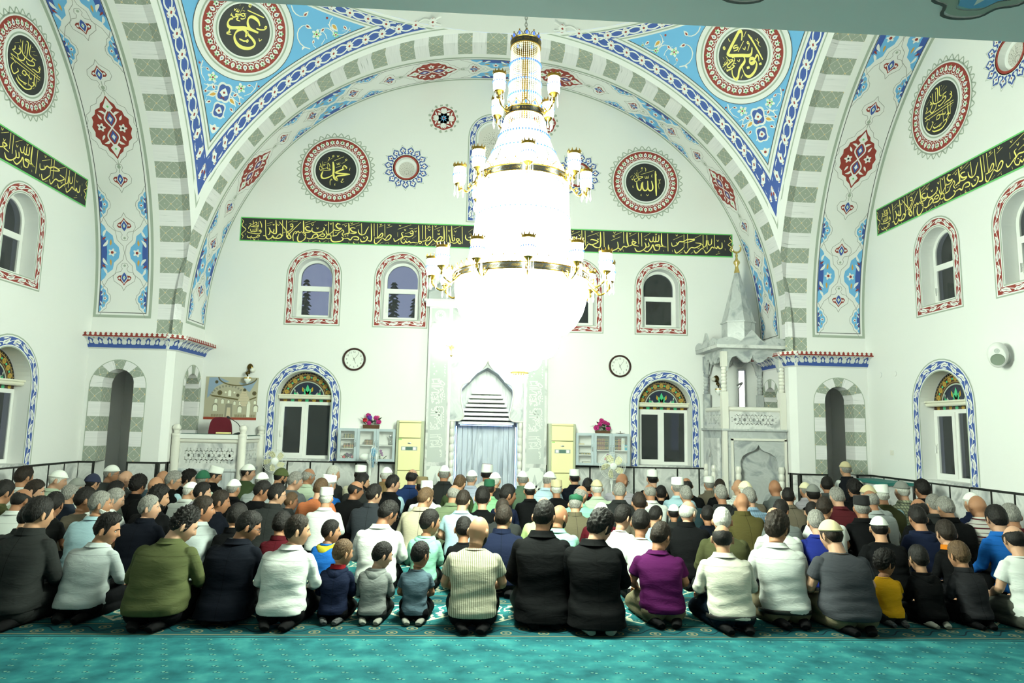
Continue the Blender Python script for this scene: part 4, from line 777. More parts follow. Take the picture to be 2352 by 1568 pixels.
def upper_window(hinge=-1):
    r = window_root(); mb = MB(); o = arch_poly(0, RO_HW, RO_Z0, RO_Z1); reveal(mb, o, 0, .34); mb.build('window_reveal', M_WHITE, r)
    d = Deco(); leaf_border(d, RED_HW, RED_Z0, RED_Z1, .092, RED, True); d.build('painted_border', PAL, lambda u, v, h: (u, -.002-h, v), r)
    mb = MB(); hw = RO_HW-.005; f = .055; z0, z1 = RO_Z0+.005, RO_Z1-.005; y0, y1 = .20, .27
    ring_prism(mb, arch_poly(0, hw, z0, z1), arch_poly(0, hw-f, z0+f, z1-f), y0, y1); zt = z0+.60
    mb.box(-hw+f, hw-f, y0, y1, zt, zt+.06); mb.build('window_frame', M_PVC, r, smooth=False)
    mb = MB(); s = .05; a, b, c, e = -hw+f-.012, hw-f+.012, z0+f-.012, zt+.012
    for bx in ((a, a+s, c, e), (b-s, b, c, e), (a+s, b-s, c, c+s), (a+s, b-s, e-s, e)): mb.box(bx[0], bx[1], y0-.018, y0+.03, bx[2], bx[3])
    sash = mb.build('sash', M_PVC, r, smooth=False)
    mb = MB(); mb.box(a+s-.005, b-s+.005, y0+.005, y0+.012, c+s-.005, e-s+.005); mb.build('pane', M_SKYG, sash, smooth=False)
    mb = MB(); mb.box(hinge*(hw-f-.02)-.012, hinge*(hw-f-.02)+.012, y0-.03, y0-.015, zt-.36, zt-.30); mb.box(hinge*(hw-f-.02)-.008, hinge*(hw-f-.02)+.008, y0-.05, y0-.035, zt-.42, zt-.30); mb.build('handle', M_PVC, sash, smooth=False)
    mb = MB(); mb.prism(arch_poly(0, hw-f+.005, zt+.055, z1-f+.005), y0+.02, y0+.027); mb.build('arched_pane', M_SKYG, r, smooth=False)
    return r
def stained_lunette(r, hw, z0, z1):
    """half-round stained glass light: ring of gold coins, green palmettes on navy"""
    d = Deco(); c = (0, z1-hw); n = 40
    pol = lambda rr, a: (c[0]+rr*math.cos(a), c[1]+rr*math.sin(a))
    arcs = lambda rr: [pol(rr, PI*i/n) for i in range(n+1)]
    low = [(-hw, z0), (hw, z0)]
    d.poly(arcs(hw)+[(-hw, z0), (hw, z0)], 0, 1)
    for r0, r1, m in ((.93, 1.0, 1), (.90, .93, 2), (.70, .72, 2), (.62, .66, 6), (.58, .62, 3)): d.strip(arcs(hw*r1), arcs(hw*r0), m, 2)
    for i in range(60):
        a = PI*(i+.5)/60; d.poly([pol(hw*.94, a-.02), pol(hw*.985, a), pol(hw*.94, a+.02)], 1 if i % 2 else 2, 3)
    for i in range(11):
        a = PI*(i+.02)/10.04 if i else .05
        d.circle(pol(hw*.81, a), hw*.085, 2, 3, 16); d.circle(pol(hw*.81, a), hw*.07, 4, 4, 16)
        for q in range(5): d.leaf(pol(hw*.81, a), 2*PI*q/5+.3, hw*.06, hw*.03, 2, 5)
        if i < 10: d.circle(pol(hw*.81, a+PI/20), hw*.035, 5, 3, 10)
    d.poly(arcs(hw*.575), 3, 2)
    for a, l, w_ in ((PI/2, .42, .16), (PI/2-.5, .33, .11), (PI/2+.5, .33, .11)): d.leaf((0, c[1]+hw*.12), a, hw*l, hw*w_, 5, 4)
    for sg in (-1, 1):
        pts = [(sg*hw*(.03+.13*(1-math.cos(t))*.6), c[1]+hw*(.05+.12*math.sin(t))) for t in [i*.45 for i in range(10)]]
        d.ribbon(pts, hw*.045, 5, 4); d.circle((sg*hw*.18, c[1]+hw*.12), hw*.05, 5, 5, 12)
        for a in (.5, .9, 1.25): d.leaf((sg*hw*.28, c[1]+hw*.02), PI/2-sg*a*.8, hw*.26, hw*.07, 6, 4)
        for j in range(5): d.leaf((sg*hw*(.26+.05*j), c[1]+hw*(.05+.055*j)), PI/2-sg*(.2+.9*(j % 2)), hw*.10, hw*.05, 6, 5)
        d.leaf((sg*hw*.40, c[1]+hw*.1), PI/2-sg*.5, hw*.2, hw*.1, 5, 5); d.leaf((sg*hw*.15, c[1]+hw*.25), PI/2-sg*.2, hw*.2, hw*.08, 4, 4)
    d.circle((0, c[1]+hw*.16), hw*.04, 7, 6, 12); d.poly([(-hw*.12, c[1]), (hw*.12, c[1]), (hw*.06, c[1]+hw*.08), (0, c[1]+hw*.13), (-hw*.06, c[1]+hw*.08)], 7, 6)
    for i in range(7):
        x = -hw*.8+hw*1.6*i/6; d.circle((x, (z0+c[1])/2), hw*.07, 4 if i % 2 == 0 else 5, 3, 12)
    gl = [mat('stained_brown', rgb(70, 45, 32), .15), mat('stained_black', rgb(18, 14, 14), .15), mat('stained_pale_gold', rgb(150, 125, 70), .15), mat('stained_navy', rgb(26, 36, 58), .15),
          mat('stained_amber', rgb(190, 150, 50), .15), mat('stained_jade', rgb(70, 185, 130), .15), mat('stained_silver', rgb(170, 180, 165), .15), mat('stained_crimson', rgb(150, 35, 40), .15)]
    d.build('stained_glass_lunette', gl, lambda u, v, h: (u, .235-h, v), r)
def lower_window(both_sash=True, blue=True, hw_o=BO_HW, z1_o=BO_Z1, plain=False):
    r = window_root(); mb = MB(); o = arch_poly(0, hw_o, BO_Z0, z1_o, 24); reveal(mb, o, 0, .36); mb.build('window_reveal', M_WHITE, r)
    d = Deco(); leaf_border(d, hw_o+.18, BO_Z0-.02, z1_o+.185, .115, BLUE, False); d.build('painted_border', PAL, lambda u, v, h: (u, -.002-h, v), r)
    hw = hw_o-.005; f = .05; z0 = BO_Z0+.004; zt = 2.02; y0, y1 = .22, .29
    mb = MB(); mb.box(-hw, -hw+f, y0, y1, z0, zt); mb.box(hw-f, hw, y0, y1, z0, zt); mb.box(-hw+f, hw-f, y0, y1, z0, z0+f); mb.box(-hw+f, hw-f, y0, y1, zt-f, zt); mb.box(-.03, .03, y0, y1, z0+f, zt-f)
    mb.build('window_frame', M_PVC, r, smooth=False)
    for sg, sash in ((-1, True), (1, False)):
        a, b = (-hw+f-.01, -.02) if sg < 0 else (.02, hw-f+.01); c, e = z0+f-.01, zt-f+.01; s = .06 if sash else .02
        mb = MB()
        for bx in ((a, a+s, c, e), (b-s, b, c, e), (a+s, b-s, c, c+s), (a+s, b-s, e-s, e)): mb.box(bx[0], bx[1], y0-.02 if sash else y0-.004, y0+.04, bx[2], bx[3])
        so = mb.build('sash', M_PVC, r, smooth=False)
        mb = MB(); mb.box(a+s-.004, b-s+.004, y0+.008, y0+.016, c+s-.004, e-s+.004); mb.build('pane', M_GLASS_D, so, smooth=False)
        if sash:
            mb = MB(); mb.box(a+.018, a+.042, y0-.035, y0-.02, 1.42, 1.50); mb.box(a+.022, a+.038, y0-.055, y0-.04, 1.36, 1.48); mb.build('handle', M_PVC, so, smooth=False)
    stained_lunette(r, hw, zt, z1_o-.004)
    if not plain:
        mb = MB(); mb.tube([(-hw-.03+.04, .12, 2.10), (hw-.01, .12, 2.10)], .036, 14); mb.box(-hw+.005, hw-.005, .07, .17, 2.125, 2.15); mb.build('roller_blind', mat('cream_blind', (.72, .70, .58), .5), r)
        mb = MB(); mb.box(-hw_o-.02, hw_o+.02, -.03, .24, BO_Z0-.03, BO_Z0+.002); mb.build('window_sill', M_MARBLE, r, smooth=False)
    return r
for i, x in enumerate(red_x): upper_window(-1 if i < 2 else 1).matrix_world = side_matrix('N', x)
for x in blue_x: lower_window().matrix_world = side_matrix('N', x)
for x in pier_win: lower_window(hw_o=.33, z1_o=BO_Z1-.1, plain=True).matrix_world = side_matrix('N', x)
for w in 'WE':
    for y in (YC+3.36, YC+1.70): upper_window(-1 if w == 'W' else -1).matrix_world = side_matrix(w, y)
    lower_window().matrix_world = side_matrix(w, YC+3.42)
# small pierced lights: round rosette windows and the tall lancet above the mihrab
M_LATT = mat('carved_plaster_lattice', paint(205, 214, 190), .8); M_HOLE = mat('lattice_hole', paint(110, 118, 100), .9)
def lattice(mb_d, pts_in, seed):
    """sprays of leaf-shaped piercings"""
    rnd = random.Random(seed); mb_d.leaf((0, -.12), PI/2, .05, .012, 1, 2)
    for sg in (-1, 1):
        for i in range(8):
            for j in range(5):
                a = PI/2 - sg*(.1+.32*i); rr = .035+.034*j
                p = (rr*math.cos(a), -.06+rr*math.sin(a))
                if pts_in(*p): mb_d.leaf(p, a+sg*(.4 if j % 2 else -.4), .024, .008, 1, 2)
def rosette_window():
    r = window_root(); mb = MB(); circ = arc(0, 6.64, .215, 0, 2*PI, 40)[:-1]; reveal(mb, circ, 0, .1); mb.build('window_reveal', M_WHITE, r)
    d = Deco(); d.circle((0, 6.64), .158, 0, 2, 40); d.ring((0, 6.64), .15, .22, 2, 1, 40)
    dd = Deco(); lattice(dd, lambda x, y: math.hypot(x, y) < .145, 3)
    d.items += [([(x, y+6.64) for x, y in p], m, l) for p, m, l in dd.items]
    d.build('pierced_plaster_light', [M_LATT, M_HOLE, M_WHITE], lambda u, v, h: (u, .1-h, v), r)
    d = Deco(); c = (0, 6.64); d.ring(c, .215, .262, RED, 1, 60); nn = 15
    star = lambda r0, r1: [((r1 if i % 2 == 0 else r0)*math.cos(-PI/2+PI*i/nn), 6.64+(r1 if i % 2 == 0 else r0)*math.sin(-PI/2+PI*i/nn)) for i in range(2*nn)]
    A, B = star(.36, .475), star(.35, .462); d.strip(A, B, SAGE, 1, True); cc = [(.25*math.cos(-PI/2+PI*i/nn), 6.64+.25*math.sin(-PI/2+PI*i/nn)) for i in range(2*nn)]; d.strip(B, cc, WHITE, 1, True)
    for i in range(nn):
        a = -PI/2+2*PI*i/nn; f = lambda pts: [(c[0]+x*math.cos(a)-y*math.sin(a), c[1]+x*math.sin(a)+y*math.cos(a)) for x, y in pts]
        o = [(.435,0),(.40,.03),(.375,.062),(.33,.055),(.305,.035),(.275,.06),(.268,.03),(.30,0)]; o2 = o + [(x, -y) for x, y in o[::-1] if y > 0]
        d.poly(f(o2), BLUE, 2); w_ = [(.41,0),(.375,.018),(.36,.045),(.335,.035),(.32,.012),(.29,0)]; d.poly(f(w_+[(x, -y) for x, y in w_[::-1] if y > 0]), WHITE, 3); d.poly(f([(.36,0),(.34,.013),(.325,0),(.34,-.013)]), RED, 4)
    d.build('painted_star_border', PAL, lambda u, v, h: (u, -.002-h, v), r); return r
for x in (-1.70, 1.70): rosette_window().matrix_world = side_matrix('N', x)
for w in 'WE': rosette_window().matrix_world = side_matrix(w, YC+1.70)
r = window_root(); mb = MB(); o = arch_poly(0, .30, 5.78, 7.62); reveal(mb, o, 0, .1); mb.build('window_reveal', M_WHITE, r)
d = Deco(); leaf_border(d, .50, 5.58, 7.83, .10, BLUE, True); d.build('painted_border', PAL, lambda u, v, h: (u, -.002-h, v), r)
d = Deco(); d.poly(arch_poly(0, .305, 5.775, 7.625), 0, 1)
for yb in (6.0, 6.35, 6.7, 7.05, 7.35):
    dd = Deco(); lattice(dd, lambda x, y: abs(x) < .22, 1); d.items += [([(x*1.1, y*1.1+yb) for x, y in p], m, l) for p, m, l in dd.items]
d.build('pierced_plaster_light', [M_LATT, M_HOLE], lambda u, v, h: (u, .1-h, v), r); r.matrix_world = side_matrix('N', 0)
# ---------------------------------------------------------------- corner piers: hollow, each with two striped arched openings
def striped_arch(mb, uv, cx, hw, hwi, z0, z1, z1i, tr, depth, flipn):
    """front ring of voussoirs + jamb, stripes every 0.26 m of height / arc"""
    zs = z1-hw; zsi = z1i-hwi; nj = 5; na = 7; L = []; st = (zs-z0)/nj
    for i in range(nj+1): L.append(((cx-hw, z0+st*i), (cx-hwi, z0+st*i)))
    for i in range(1, na*3):
        t = PI - PI*i/(na*3); L.append(((cx+hw*math.cos(t), zs+hw*math.sin(t)), (cx+hwi*math.cos(t), zsi+hwi*math.sin(t))))
    for i in range(nj+1): L.append(((cx+hw, zs-st*i), (cx+hwi, zs-st*i)))
    s = 0.0
    for i in range(len(L)-1):
        mi = (i % 2) if i < nj else ((nj + (i-nj)//3) % 2) if i < nj+na*3 else ((len(L)-2-i) % 2)
        (o0, i0), (o1, i1) = L[i], L[i+1]; l = math.dist(o0, o1)
        mb.add([tr(*o0, -.003), tr(*o1, -.003), tr(*i1, -.003), tr(*i0, -.003)], [(0,1,2,3)], mi); uv += [(0, s), (0, s+l), (hw-hwi, s+l), (hw-hwi, s)]
        mb.add([tr(*i0, -.003), tr(*i1, -.003), tr(*i1, depth), tr(*i0, depth)], [(0,1,2,3)], mi); uv += [(0, s), (0, s+l), (depth, s+l), (depth, s)]
        s += l
for sd, nm in ((-1, 'left'), (1, 'right')):
    pr = empty('pillar_'+nm, kind='structure'); YF = YC+HP; XF = HP; c = .10
    trF = lambda x, z, h=0.0: (sd*x, YF+h, z); trS = lambda y, z, h=0.0: (sd*(XF+h), y, z)
    aF, aS = 6.17, 12.60; zb = .002
    holeF = arch_poly(aF, .255, zb, 2.45); holeS = arch_poly(aS, .30, zb, 2.46)
    wall_mesh('front_face', [(XF+c, zb), (W, zb), (W, CAPZ+.01), (XF+c, CAPZ+.01)], [holeF], trF, pr)
    wall_mesh('side_face', [(YF+c, zb), (D, zb), (D, CAPZ+.01), (YF+c, CAPZ+.01)], [holeS], trS, pr)
    mb = MB(); mb.add([(sd*(XF+c), YF, zb), (sd*XF, YF+c, zb), (sd*XF, YF+c, CAPZ+.01), (sd*(XF+c), YF, CAPZ+.01)], [(0,1,2,3)]); mb.build('chamfer', M_WALL, pr, smooth=False)
    mb = MB(); mb.add([(sd*XF, YF, CAPZ), (sd*W, YF, CAPZ), (sd*W, D, CAPZ), (sd*XF, D, CAPZ)], [(0,1,2,3)]); mb.build('pier_lid', M_WALL, pr, smooth=False)
    mb = MB(); uv = []
    striped_arch(mb, uv, aF, .455, .255, .93, 2.60, 2.45, trF, .30, sd); striped_arch(mb, uv, aS, .385, .30, .93, 2.61, 2.46, trS, .30, sd)
    o = mb.build('striped_arch', [M_STG, M_STW], pr, smooth=False); set_uv(o, uv)
    d = Deco(); oF = open_path(.46, .93, 2.605, False); d.ribbon([(x+aF, z) for x, z in oF], .012, SAGE, 3, taper=0); d.build('arch_outline', PAL, lambda u, v, h: trF(u, v, -h), pr)
    d = Deco(); oF = open_path(.39, .93, 2.615, False); d.ribbon([(x+aS, z) for x, z in oF], .012, SAGE, 3, taper=0); d.build('arch_outline', PAL, lambda u, v, h: trS(u, v, -h), pr)
    # inner backs of the two pier walls keep the passage dim
    wall_mesh('inner_front', [(XF+.30, zb), (W, zb), (W, CAPZ), (XF+.30, CAPZ)], [arch_poly(aF, .255, zb+.001, 2.45)], lambda x, z: (sd*x, YF+.30, z), pr)
    wall_mesh('inner_side', [(YF+.30, zb), (D, zb), (D, CAPZ), (YF+.30, CAPZ)], [arch_poly(aS, .30, zb+.001, 2.46)], lambda y, z: (sd*(XF+.30), y, z), pr)
    # cornice
    co = empty('trim_%d' % (5 if sd < 0 else 6), kind='structure'); prof = [(0, 2.78), (.03, 2.80), (.06, 2.86), (.12, 2.93), (.19, 2.965), (.22, 2.97), (.22, 3.03), (.205, 3.045)]
    mb = MB()
    path = lambda o: [(W, YF-o), (XF+c-o*.42, YF-o), (XF-o, YF+c-o*.42), (XF-o, D)]
    rr = [[(sd*x, y, z) for x, y in path(o)] for o, z in prof] + [[(sd*x, y, 3.045) for x, y in path(0)]]
    for A, B in zip(rr, rr[1:]):
        for i in range(3): mb.add([A[i], A[i+1], B[i+1], B[i]], [(0,1,2,3)])
    mb.build('plaster_cornice', M_WHITE, co, smooth=False)
    d = Deco()
    pp = PPath(path(.225)); n = int(pp.L/.165)
    pf = PPath(path(.0)); 
    def cfn(u, v, h):
        # u along the cornice, v = profile parameter: 0..1 over the cove, 2..3 over the fascia
        if v >= 2: o, z = .222+h, 2.968+(v-2)*.075
        else:
            o = float(np.interp(v, [0, .25, .6, 1], [.03, .06, .12, .20])) + h; z = float(np.interp(v, [0, .25, .6, 1], [2.80, 2.86, 2.93, 2.965])) - h
        q = PPath(path(o)); x, y = q.at(u/pp.L*q.L); return (sd*x, y, z)
    d.strip([(pp.L*i/40, 2.0) for i in range(41)], [(pp.L*i/40, 2.25) for i in range(41)], RED, 1)
    d.strip([(pp.L*i/40, .02) for i in range(41)], [(pp.L*i/40, .24) for i in range(41)], BLUE, 1)
    for i in range(n*2):
        u = pp.L*(i+.5)/(n*2); s = pp.L/(n*2)*.42; d.poly([(u-s, 2.2), (u+s, 2.2), (u+s*.35, 2.5), (u+s*.8, 2.62), (u, 3.0), (u-s*.8, 2.62), (u-s*.35, 2.5)], RED, 1)
    for i in range(n):
        u = pp.L*(i+.5)/n; s = pp.L/n*.36; d.poly([(u-s, .2), (u-s*.5, .42), (u-s*.8, .58), (u, .98), (u+s*.8, .58), (u+s*.5, .42), (u+s, .2)], BLUE, 1); d.poly([(u-s*.35, .3), (u-s*.3, .55), (u, .7), (u+s*.3, .55), (u+s*.35, .3)], WHITE, 2)
        d.poly([(u+pp.L/n*.5-.01, .82), (u+pp.L/n*.5+.01, .82), (u+pp.L/n*.5+.006, .95), (u+pp.L/n*.5-.006, .95)], LINE, 2)
    d.build('painted_cresting', PAL, cfn, co)
# ---------------------------------------------------------------- marble dado with black strips
def dado(name, segs, top=.93):
    root = empty(name, kind='structure'); mb = MB(); bl = MB()
    for (x0, y0), (x1, y1), skips in segs:
        L = math.dist((x0, y0), (x1, y1)); t = ((x1-x0)/L, (y1-y0)/L); nrm = (t[1], -t[0])
        def bx(m, a, b, z0, z1, th0, th1):
            c = [(x0+t[0]*q+nrm[0]*o, y0+t[1]*q+nrm[1]*o) for q, o in ((a, th0), (b, th0), (b, th1), (a, th1))]
            m.add([(*p, z0) for p in c] + [(*p, z1) for p in c], [(0,1,2,3)[::-1], (4,5,6,7), (0,1,5,4), (1,2,6,5), (2,3,7,6), (3,0,4,7)])
        spans = []; a = 0.0
        for s0, s1 in sorted(skips): spans.append((a, s0)); a = s1
        spans.append((a, L))
        for a, b in spans:
            if b-a < .03: continue
            bx(mb, a, b, .003, top-.03, .002, .022); bx(bl, a, b, top-.03, top, .002, .026)
            n = max(1, round((b-a)/.40)); w_ = (b-a)/n
            for i in range(n+1):
                c = min(max(a+w_*i, a+.015), b-.015); bx(bl, c-.015, c+.015, .003, top-.03, .003, .025)
    mb.build('marble_panels', M_MARBLE, root, smooth=False); bl.build('black_strips', M_BLACK, root, smooth=False)
YF = YC+HP
dado('baseboard_front', [((-HP, D), (-1.14, D), []), ((1.14, D), (HP, D), [])])
dado('baseboard_left', [((-W, -3.5), (-W, YF), []), ((-W, YF), (-HP-.1, YF), [(W-6.425, W-5.915)]), ((-HP-.1, YF), (-HP, YF+.1), []), ((-HP, YF+.1), (-HP, D), [(.48, 1.08)])])
dado('baseboard_right', [((HP, D), (HP, YF+.1), [(.10, .70)]), ((HP, YF+.1), (HP+.1, YF), []), ((HP+.1, YF), (W, YF), [(5.915-HP-.1, 6.425-HP-.1)]), ((W, YF), (W, -3.5), [])])
# ---------------------------------------------------------------- painted calligraphy: inscription bands and roundels
band_s = dec_strokes(STROKES['band'])
AR = {'ا':(0xFE8D,2),'ب':(0xFE8F,4),'ت':(0xFE95,4),'س':(0xFEB1,4),'ع':(0xFEC9,4),'ك':(0xFED9,4),'ل':(0xFEDD,4),'م':(0xFEE1,4),'ن':(0xFEE5,4),'و':(0xFEED,2),'ي':(0xFEF1,4),'د':(0xFEA9,2)}
def arabic(s):
    out = []
    for w_ in s.split(' '):
        q = ''
        for i, ch in enumerate(w_):
            b_, n_ = AR[ch]; p_ = i > 0 and AR[w_[i-1]][1] == 4; nx = i < len(w_)-1 and n_ == 4
            q += chr(b_ + ((3 if n_ == 4 else 1) if p_ and nx else 1 if p_ else 2 if nx else 0))
        out.append(q[::-1])
    return ' '.join(out[::-1])
def text_mesh(s, height=None, width=None, extrude=0.0):
    cu = bpy.data.curves.new('lettering', 'FONT'); cu.body = s; cu.align_x = 'CENTER'; cu.align_y = 'CENTER'; cu.resolution_u = 3; cu.extrude = extrude
    o = bpy.data.objects.new('lettering', cu); COL.objects.link(o); bpy.context.view_layer.update()
    me = bpy.data.meshes.new_from_object(o.evaluated_get(bpy.context.evaluated_depsgraph_get())); bpy.data.objects.remove(o)
    v = np.array([x.co for x in me.vertices]) if len(me.vertices) else np.zeros((0, 3))
    if len(v):
        lo, hi = v.min(0), v.max(0); c = (lo+hi)/2; v = v - [c[0], c[1], 0]
        ky = height/(hi[1]-lo[1]) if height else None; kx = width/(hi[0]-lo[0]) if width else ky
        v[:, 0] *= kx; v[:, 1] *= ky or kx
    return v, [tuple(p.vertices) for p in me.polygons]
MID = text_mesh(arabic('مالك يوم الدين اياك نعبد واياك نستعين'), .30, 1.42)
def inscription(lo, hi, wall, name, label):
    """the band in mihrab-wall coordinates, clipped to lo..hi (metres right of its centre)"""
    d = Deco(); z0, z1 = 5.05, 5.525
    d.poly([(lo, z0), (hi, z0), (hi, z1), (lo, z1)], LIME, 6); d.poly([(lo+.018, z0+.022), (hi-.018, z0+.022), (hi-.018, z1-.022), (lo+.018, z1-.022)], BLACK, 7)
    for w_, pts in band_s:
        q = [(x/1000, y/1000) for x, y in pts]
        if min(p[0] for p in q) < lo or max(p[0] for p in q) > hi: continue
        d.ribbon(cat_rom(q, 4) if len(q) > 2 else q, w_/1000*1.06, YELLOW, 8, taper=.45, nib=True)
    o = d.build('inscription_panel', PAL, lambda u, v, h: (u, -h, v), None)
    if lo < -.5 and hi > .9:
        me = o.data; bm = bmesh.new(); bm.from_mesh(me)
        vs = [bm.verts.new((x+.42, -.0122, y+5.285)) for x, y, _ in MID[0]]
        for f in MID[1]:
            try: fc = bm.faces.new([vs[i] for i in f]); fc.material_index = YELLOW
            except ValueError: pass
        bm.to_mesh(me); bm.free()
    o.matrix_world = wall; o.name = name; return tag(o, label, 'sign', 'black and yellow inscription bands')
# a thin backing board gives each panel its thickness
BANDS = (('N', -4.81, 4.81, D, 0.0, 'long black inscription band in yellow script across the mihrab wall'), ('W', -4.81, 4.81, 0, YC, 'black band of yellow script slanting along the left side wall'), ('E', -4.81, 4.81, 0, YC, 'black band of yellow script slanting along the right side wall'))
for wl, lo, hi, _, c, lab in BANDS: inscription(lo, hi, side_matrix(wl, c), 'inscription_band', lab)
def wall_roundel(wall, x, z, key, label):
    d = Deco(); roundel(d, None, .395, dec_strokes(STROKES[key]), lambda a, b: (a, b), 2)
    o = d.build('calligraphy_roundel', PAL, lambda u, v, h: (u, -h, v), None); o.matrix_world = side_matrix(wall, x, z); return tag(o, label, 'medallion', 'calligraphy roundels')
wall_roundel('N', -3.06, 6.53, 'muh', 'round black medallion on the mihrab wall left of the blue star rosette'); wall_roundel('N', 3.06, 6.53, 'allah', 'round black medallion on the mihrab wall right of the chandelier')
wall_roundel('W', YC+3.08, 6.56, 'side', 'round medallion of crossing yellow script on the left side wall'); wall_roundel('E', YC+3.08, 6.56, 'side', 'round medallion of crossing yellow script on the right side wall')
# small red flower rosettes either side of the lancet
for i, x in enumerate((-1.0, 1.0)):
    d = Deco(); n = 16
    for j in range(n):
        a = 2*PI*(j+.5)/n; q = lambda r, da: (r*math.cos(a+da), r*math.sin(a+da))
        d.poly([q(.24,-.09), q(.285,-.07), q(.29,-.13), q(.315,0), q(.29,.13), q(.285,.07), q(.24,.09)] if j % 2 else [q(.24,-.1), q(.29,-.09), q(.29,.09), q(.24,.1)], SAGE, 2)
    lob = [(.245*(1-.06*(.5+.5*math.cos(8*t+PI)))*math.cos(t), .245*(1-.06*(.5+.5*math.cos(8*t+PI)))*math.sin(t)) for t in [2*PI*k/96 for k in range(96)]]
    d.poly([(x_*1.07, y_*1.07) for x_, y_ in lob], WHITE, 3); d.poly(lob, RED, 4)
    for j in range(8):
        a = PI*j/4; d.leaf((0, 0), a, .215 if j % 2 == 0 else .16, .13, WHITE, 5)
        a += PI/8; d.leaf((.15*math.cos(a), .15*math.sin(a)), a+.8, .09, .03, WHITE, 5); d.leaf((.15*math.cos(a), .15*math.sin(a)), a-.8, .09, .03, WHITE, 5)
    for j in range(8): d.leaf((0, 0), PI*j/4, .075, .02, SKY, 6)
    d.circle((0, 0), .022, RED, 7, 10)
    o = d.build('red_flower_rosette', PAL, lambda u, v, h: (u, -h, v), None); o.matrix_world = side_matrix('N', x, 7.69)
    tag(o, 'small painted red and white flower rosette ' + ('left of the blue lancet window' if i == 0 else 'right of the lancet, behind the chandelier arms'), 'rosette')
# ---------------------------------------------------------------- what stands outside the windows
M_EXT = mat('dark_outside_wall', (.012, .013, .014), .9)
for nm, bx_ in (('exterior_wall_front', (-9, 9, 15.6, 15.8, 0, 3.3)), ('exterior_wall_front', (.6, 9, 15.6, 15.8, 3.3, 9)), ('exterior_wall_left', (-9.4, -9.2, -4, 15.6, 0, 11)), ('exterior_wall_right', (9.2, 9.4, -4, 15.6, 0, 11))):
    mb = MB(); mb.box(*bx_); struct(mb.build(nm, M_EXT, smooth=False))
M_CONIF = mat('dark_conifer', (.012, .02, .014), .95)
def conifer(x, y, h, r, seed, label):
    rt = empty('conifer_tree', (x, y, 0), label=label, cat='tree', group='trees outside the windows'); rnd = random.Random(seed)
    mb = MB(); mb.tube([(0, 0, 0), (0, 0, h*.9)], [.12, .03], 7); mb.build('trunk', M_CONIF, rt)
    mb = MB()
    for k in range(int(h*9)):
        z = h*(.25+.75*k/(h*9)); w = r*(1-(z/h-.25)/.75)**.8+.05
        for j in range(9):
            a = rnd.uniform(0, 2*PI); l = w*rnd.uniform(.6, 1.1); c, s = math.cos(a), math.sin(a); mb.add([(0, 0, z+.05), (l*c-.06*s, l*s+.06*c, z-.12*l), (l*c*1.12, l*s*1.12, z-.05*l), (l*c+.06*s, l*s-.06*c, z-.12*l), (l*c*.5, l*s*.5, z+.06)], [(0,1,4), (1,2,4), (2,3,4), (3,0,4)])
    mb.build('branches', M_CONIF, rt, smooth=False)
conifer(-4.4, 16.6, 5.15, .3, 1, 'slim dark conifer outside the far left upper window'); conifer(-3.85, 18.2, 4.75, .45, 2, 'low dark tree at the foot of the far left upper window')
conifer(-2.3, 16.7, 5.2, .42, 3, 'dark conifer outside the upper window beside the prayer niche'); conifer(-1.9, 18.2, 5.1, .55, 4, 'second dark conifer outside the upper window beside the prayer niche')
# ---------------------------------------------------------------- mihrab
M_LED = mat('blue_led_strip', (.3, .5, 1), emit=(.35, .55, 1.0), strength=6)
M_RELIEF = mat('pale_relief_marble', (.74, .75, .73), .5); M_RELG = mat('grey_relief_ground', (.50, .53, .52), .55)
def bead_column(mb, x, y, z0, z1, r, n, mi=0, seg=14):
    prof = []; h = (z1-z0)/n
    for i in range(n):
        for k in range(6):
            t = k/6; prof.append((r*(.72+.28*math.sin(PI*t)**.6), z0+h*(i+t)))
    prof.append((r*.72, z1)); mb.lathe(prof, (x, y, 0), seg, mi)
mi_ = empty('mihrab', (0, D, 0), label='tall white and grey marble prayer niche with blue light behind the chandelier', cat='prayer niche')
YL = lambda q: q - D
mb = MB()
for sg in (-1, 1): mb = MB(); mb.box(min(sg*.70, sg*1.13), max(sg*.70, sg*1.13), -.14, -.002, .003, 3.86); mb.build('pilaster', M_MARBLE, mi_, smooth=False)
mb = MB(); mb.box(-1.20, 1.20, -.20, -.002, 3.86, 3.96); mb.box(-1.23, 1.23, -.23, -.002, 3.96, 4.0); mb.build('cornice', M_WHITE, mi_, smooth=False)
mb = MB(); mb.prism([(-1.16, 4.0)] + [(-1.16+2.32*i/24, 4.18+.28*abs(math.sin(PI*i/8))*(.6+.6*math.sin(PI*i/24))) for i in range(25)] + [(1.16, 4.0)], -.12, -.03); mb.build('crest', M_MARBLE_G, mi_, smooth=False)
og = [(0, 2.88), (.03, 2.80), (.10, 2.71), (.20, 2.64), (.29, 2.57), (.325, 2.50), (.34, 2.46), (.40, 2.43), (.46, 2.39), (.49, 2.30), (.495, 2.20), (.47, 2.02), (.43, 1.86), (.44, 1.78), (.50, 1.73), (.585, 1.72), (.70, 1.72)]
ogc = cat_rom(og, 3)
mb = MB(); poly = ogc + [(.70, 3.86), (0, 3.86)]
for sg in (1, -1): mb.prism([(sg*x, z) for x, z in poly], -.10, -.03)
mb.build('ogee_panel', M_MARBLE_G, mi_, smooth=False)
mb = MB()
for sg in (-1, 1): mb.tube([(sg*x, -.105, z) for x, z in ogc], .014, 8)
mb.build('ogee_moulding', M_IVORY, mi_)
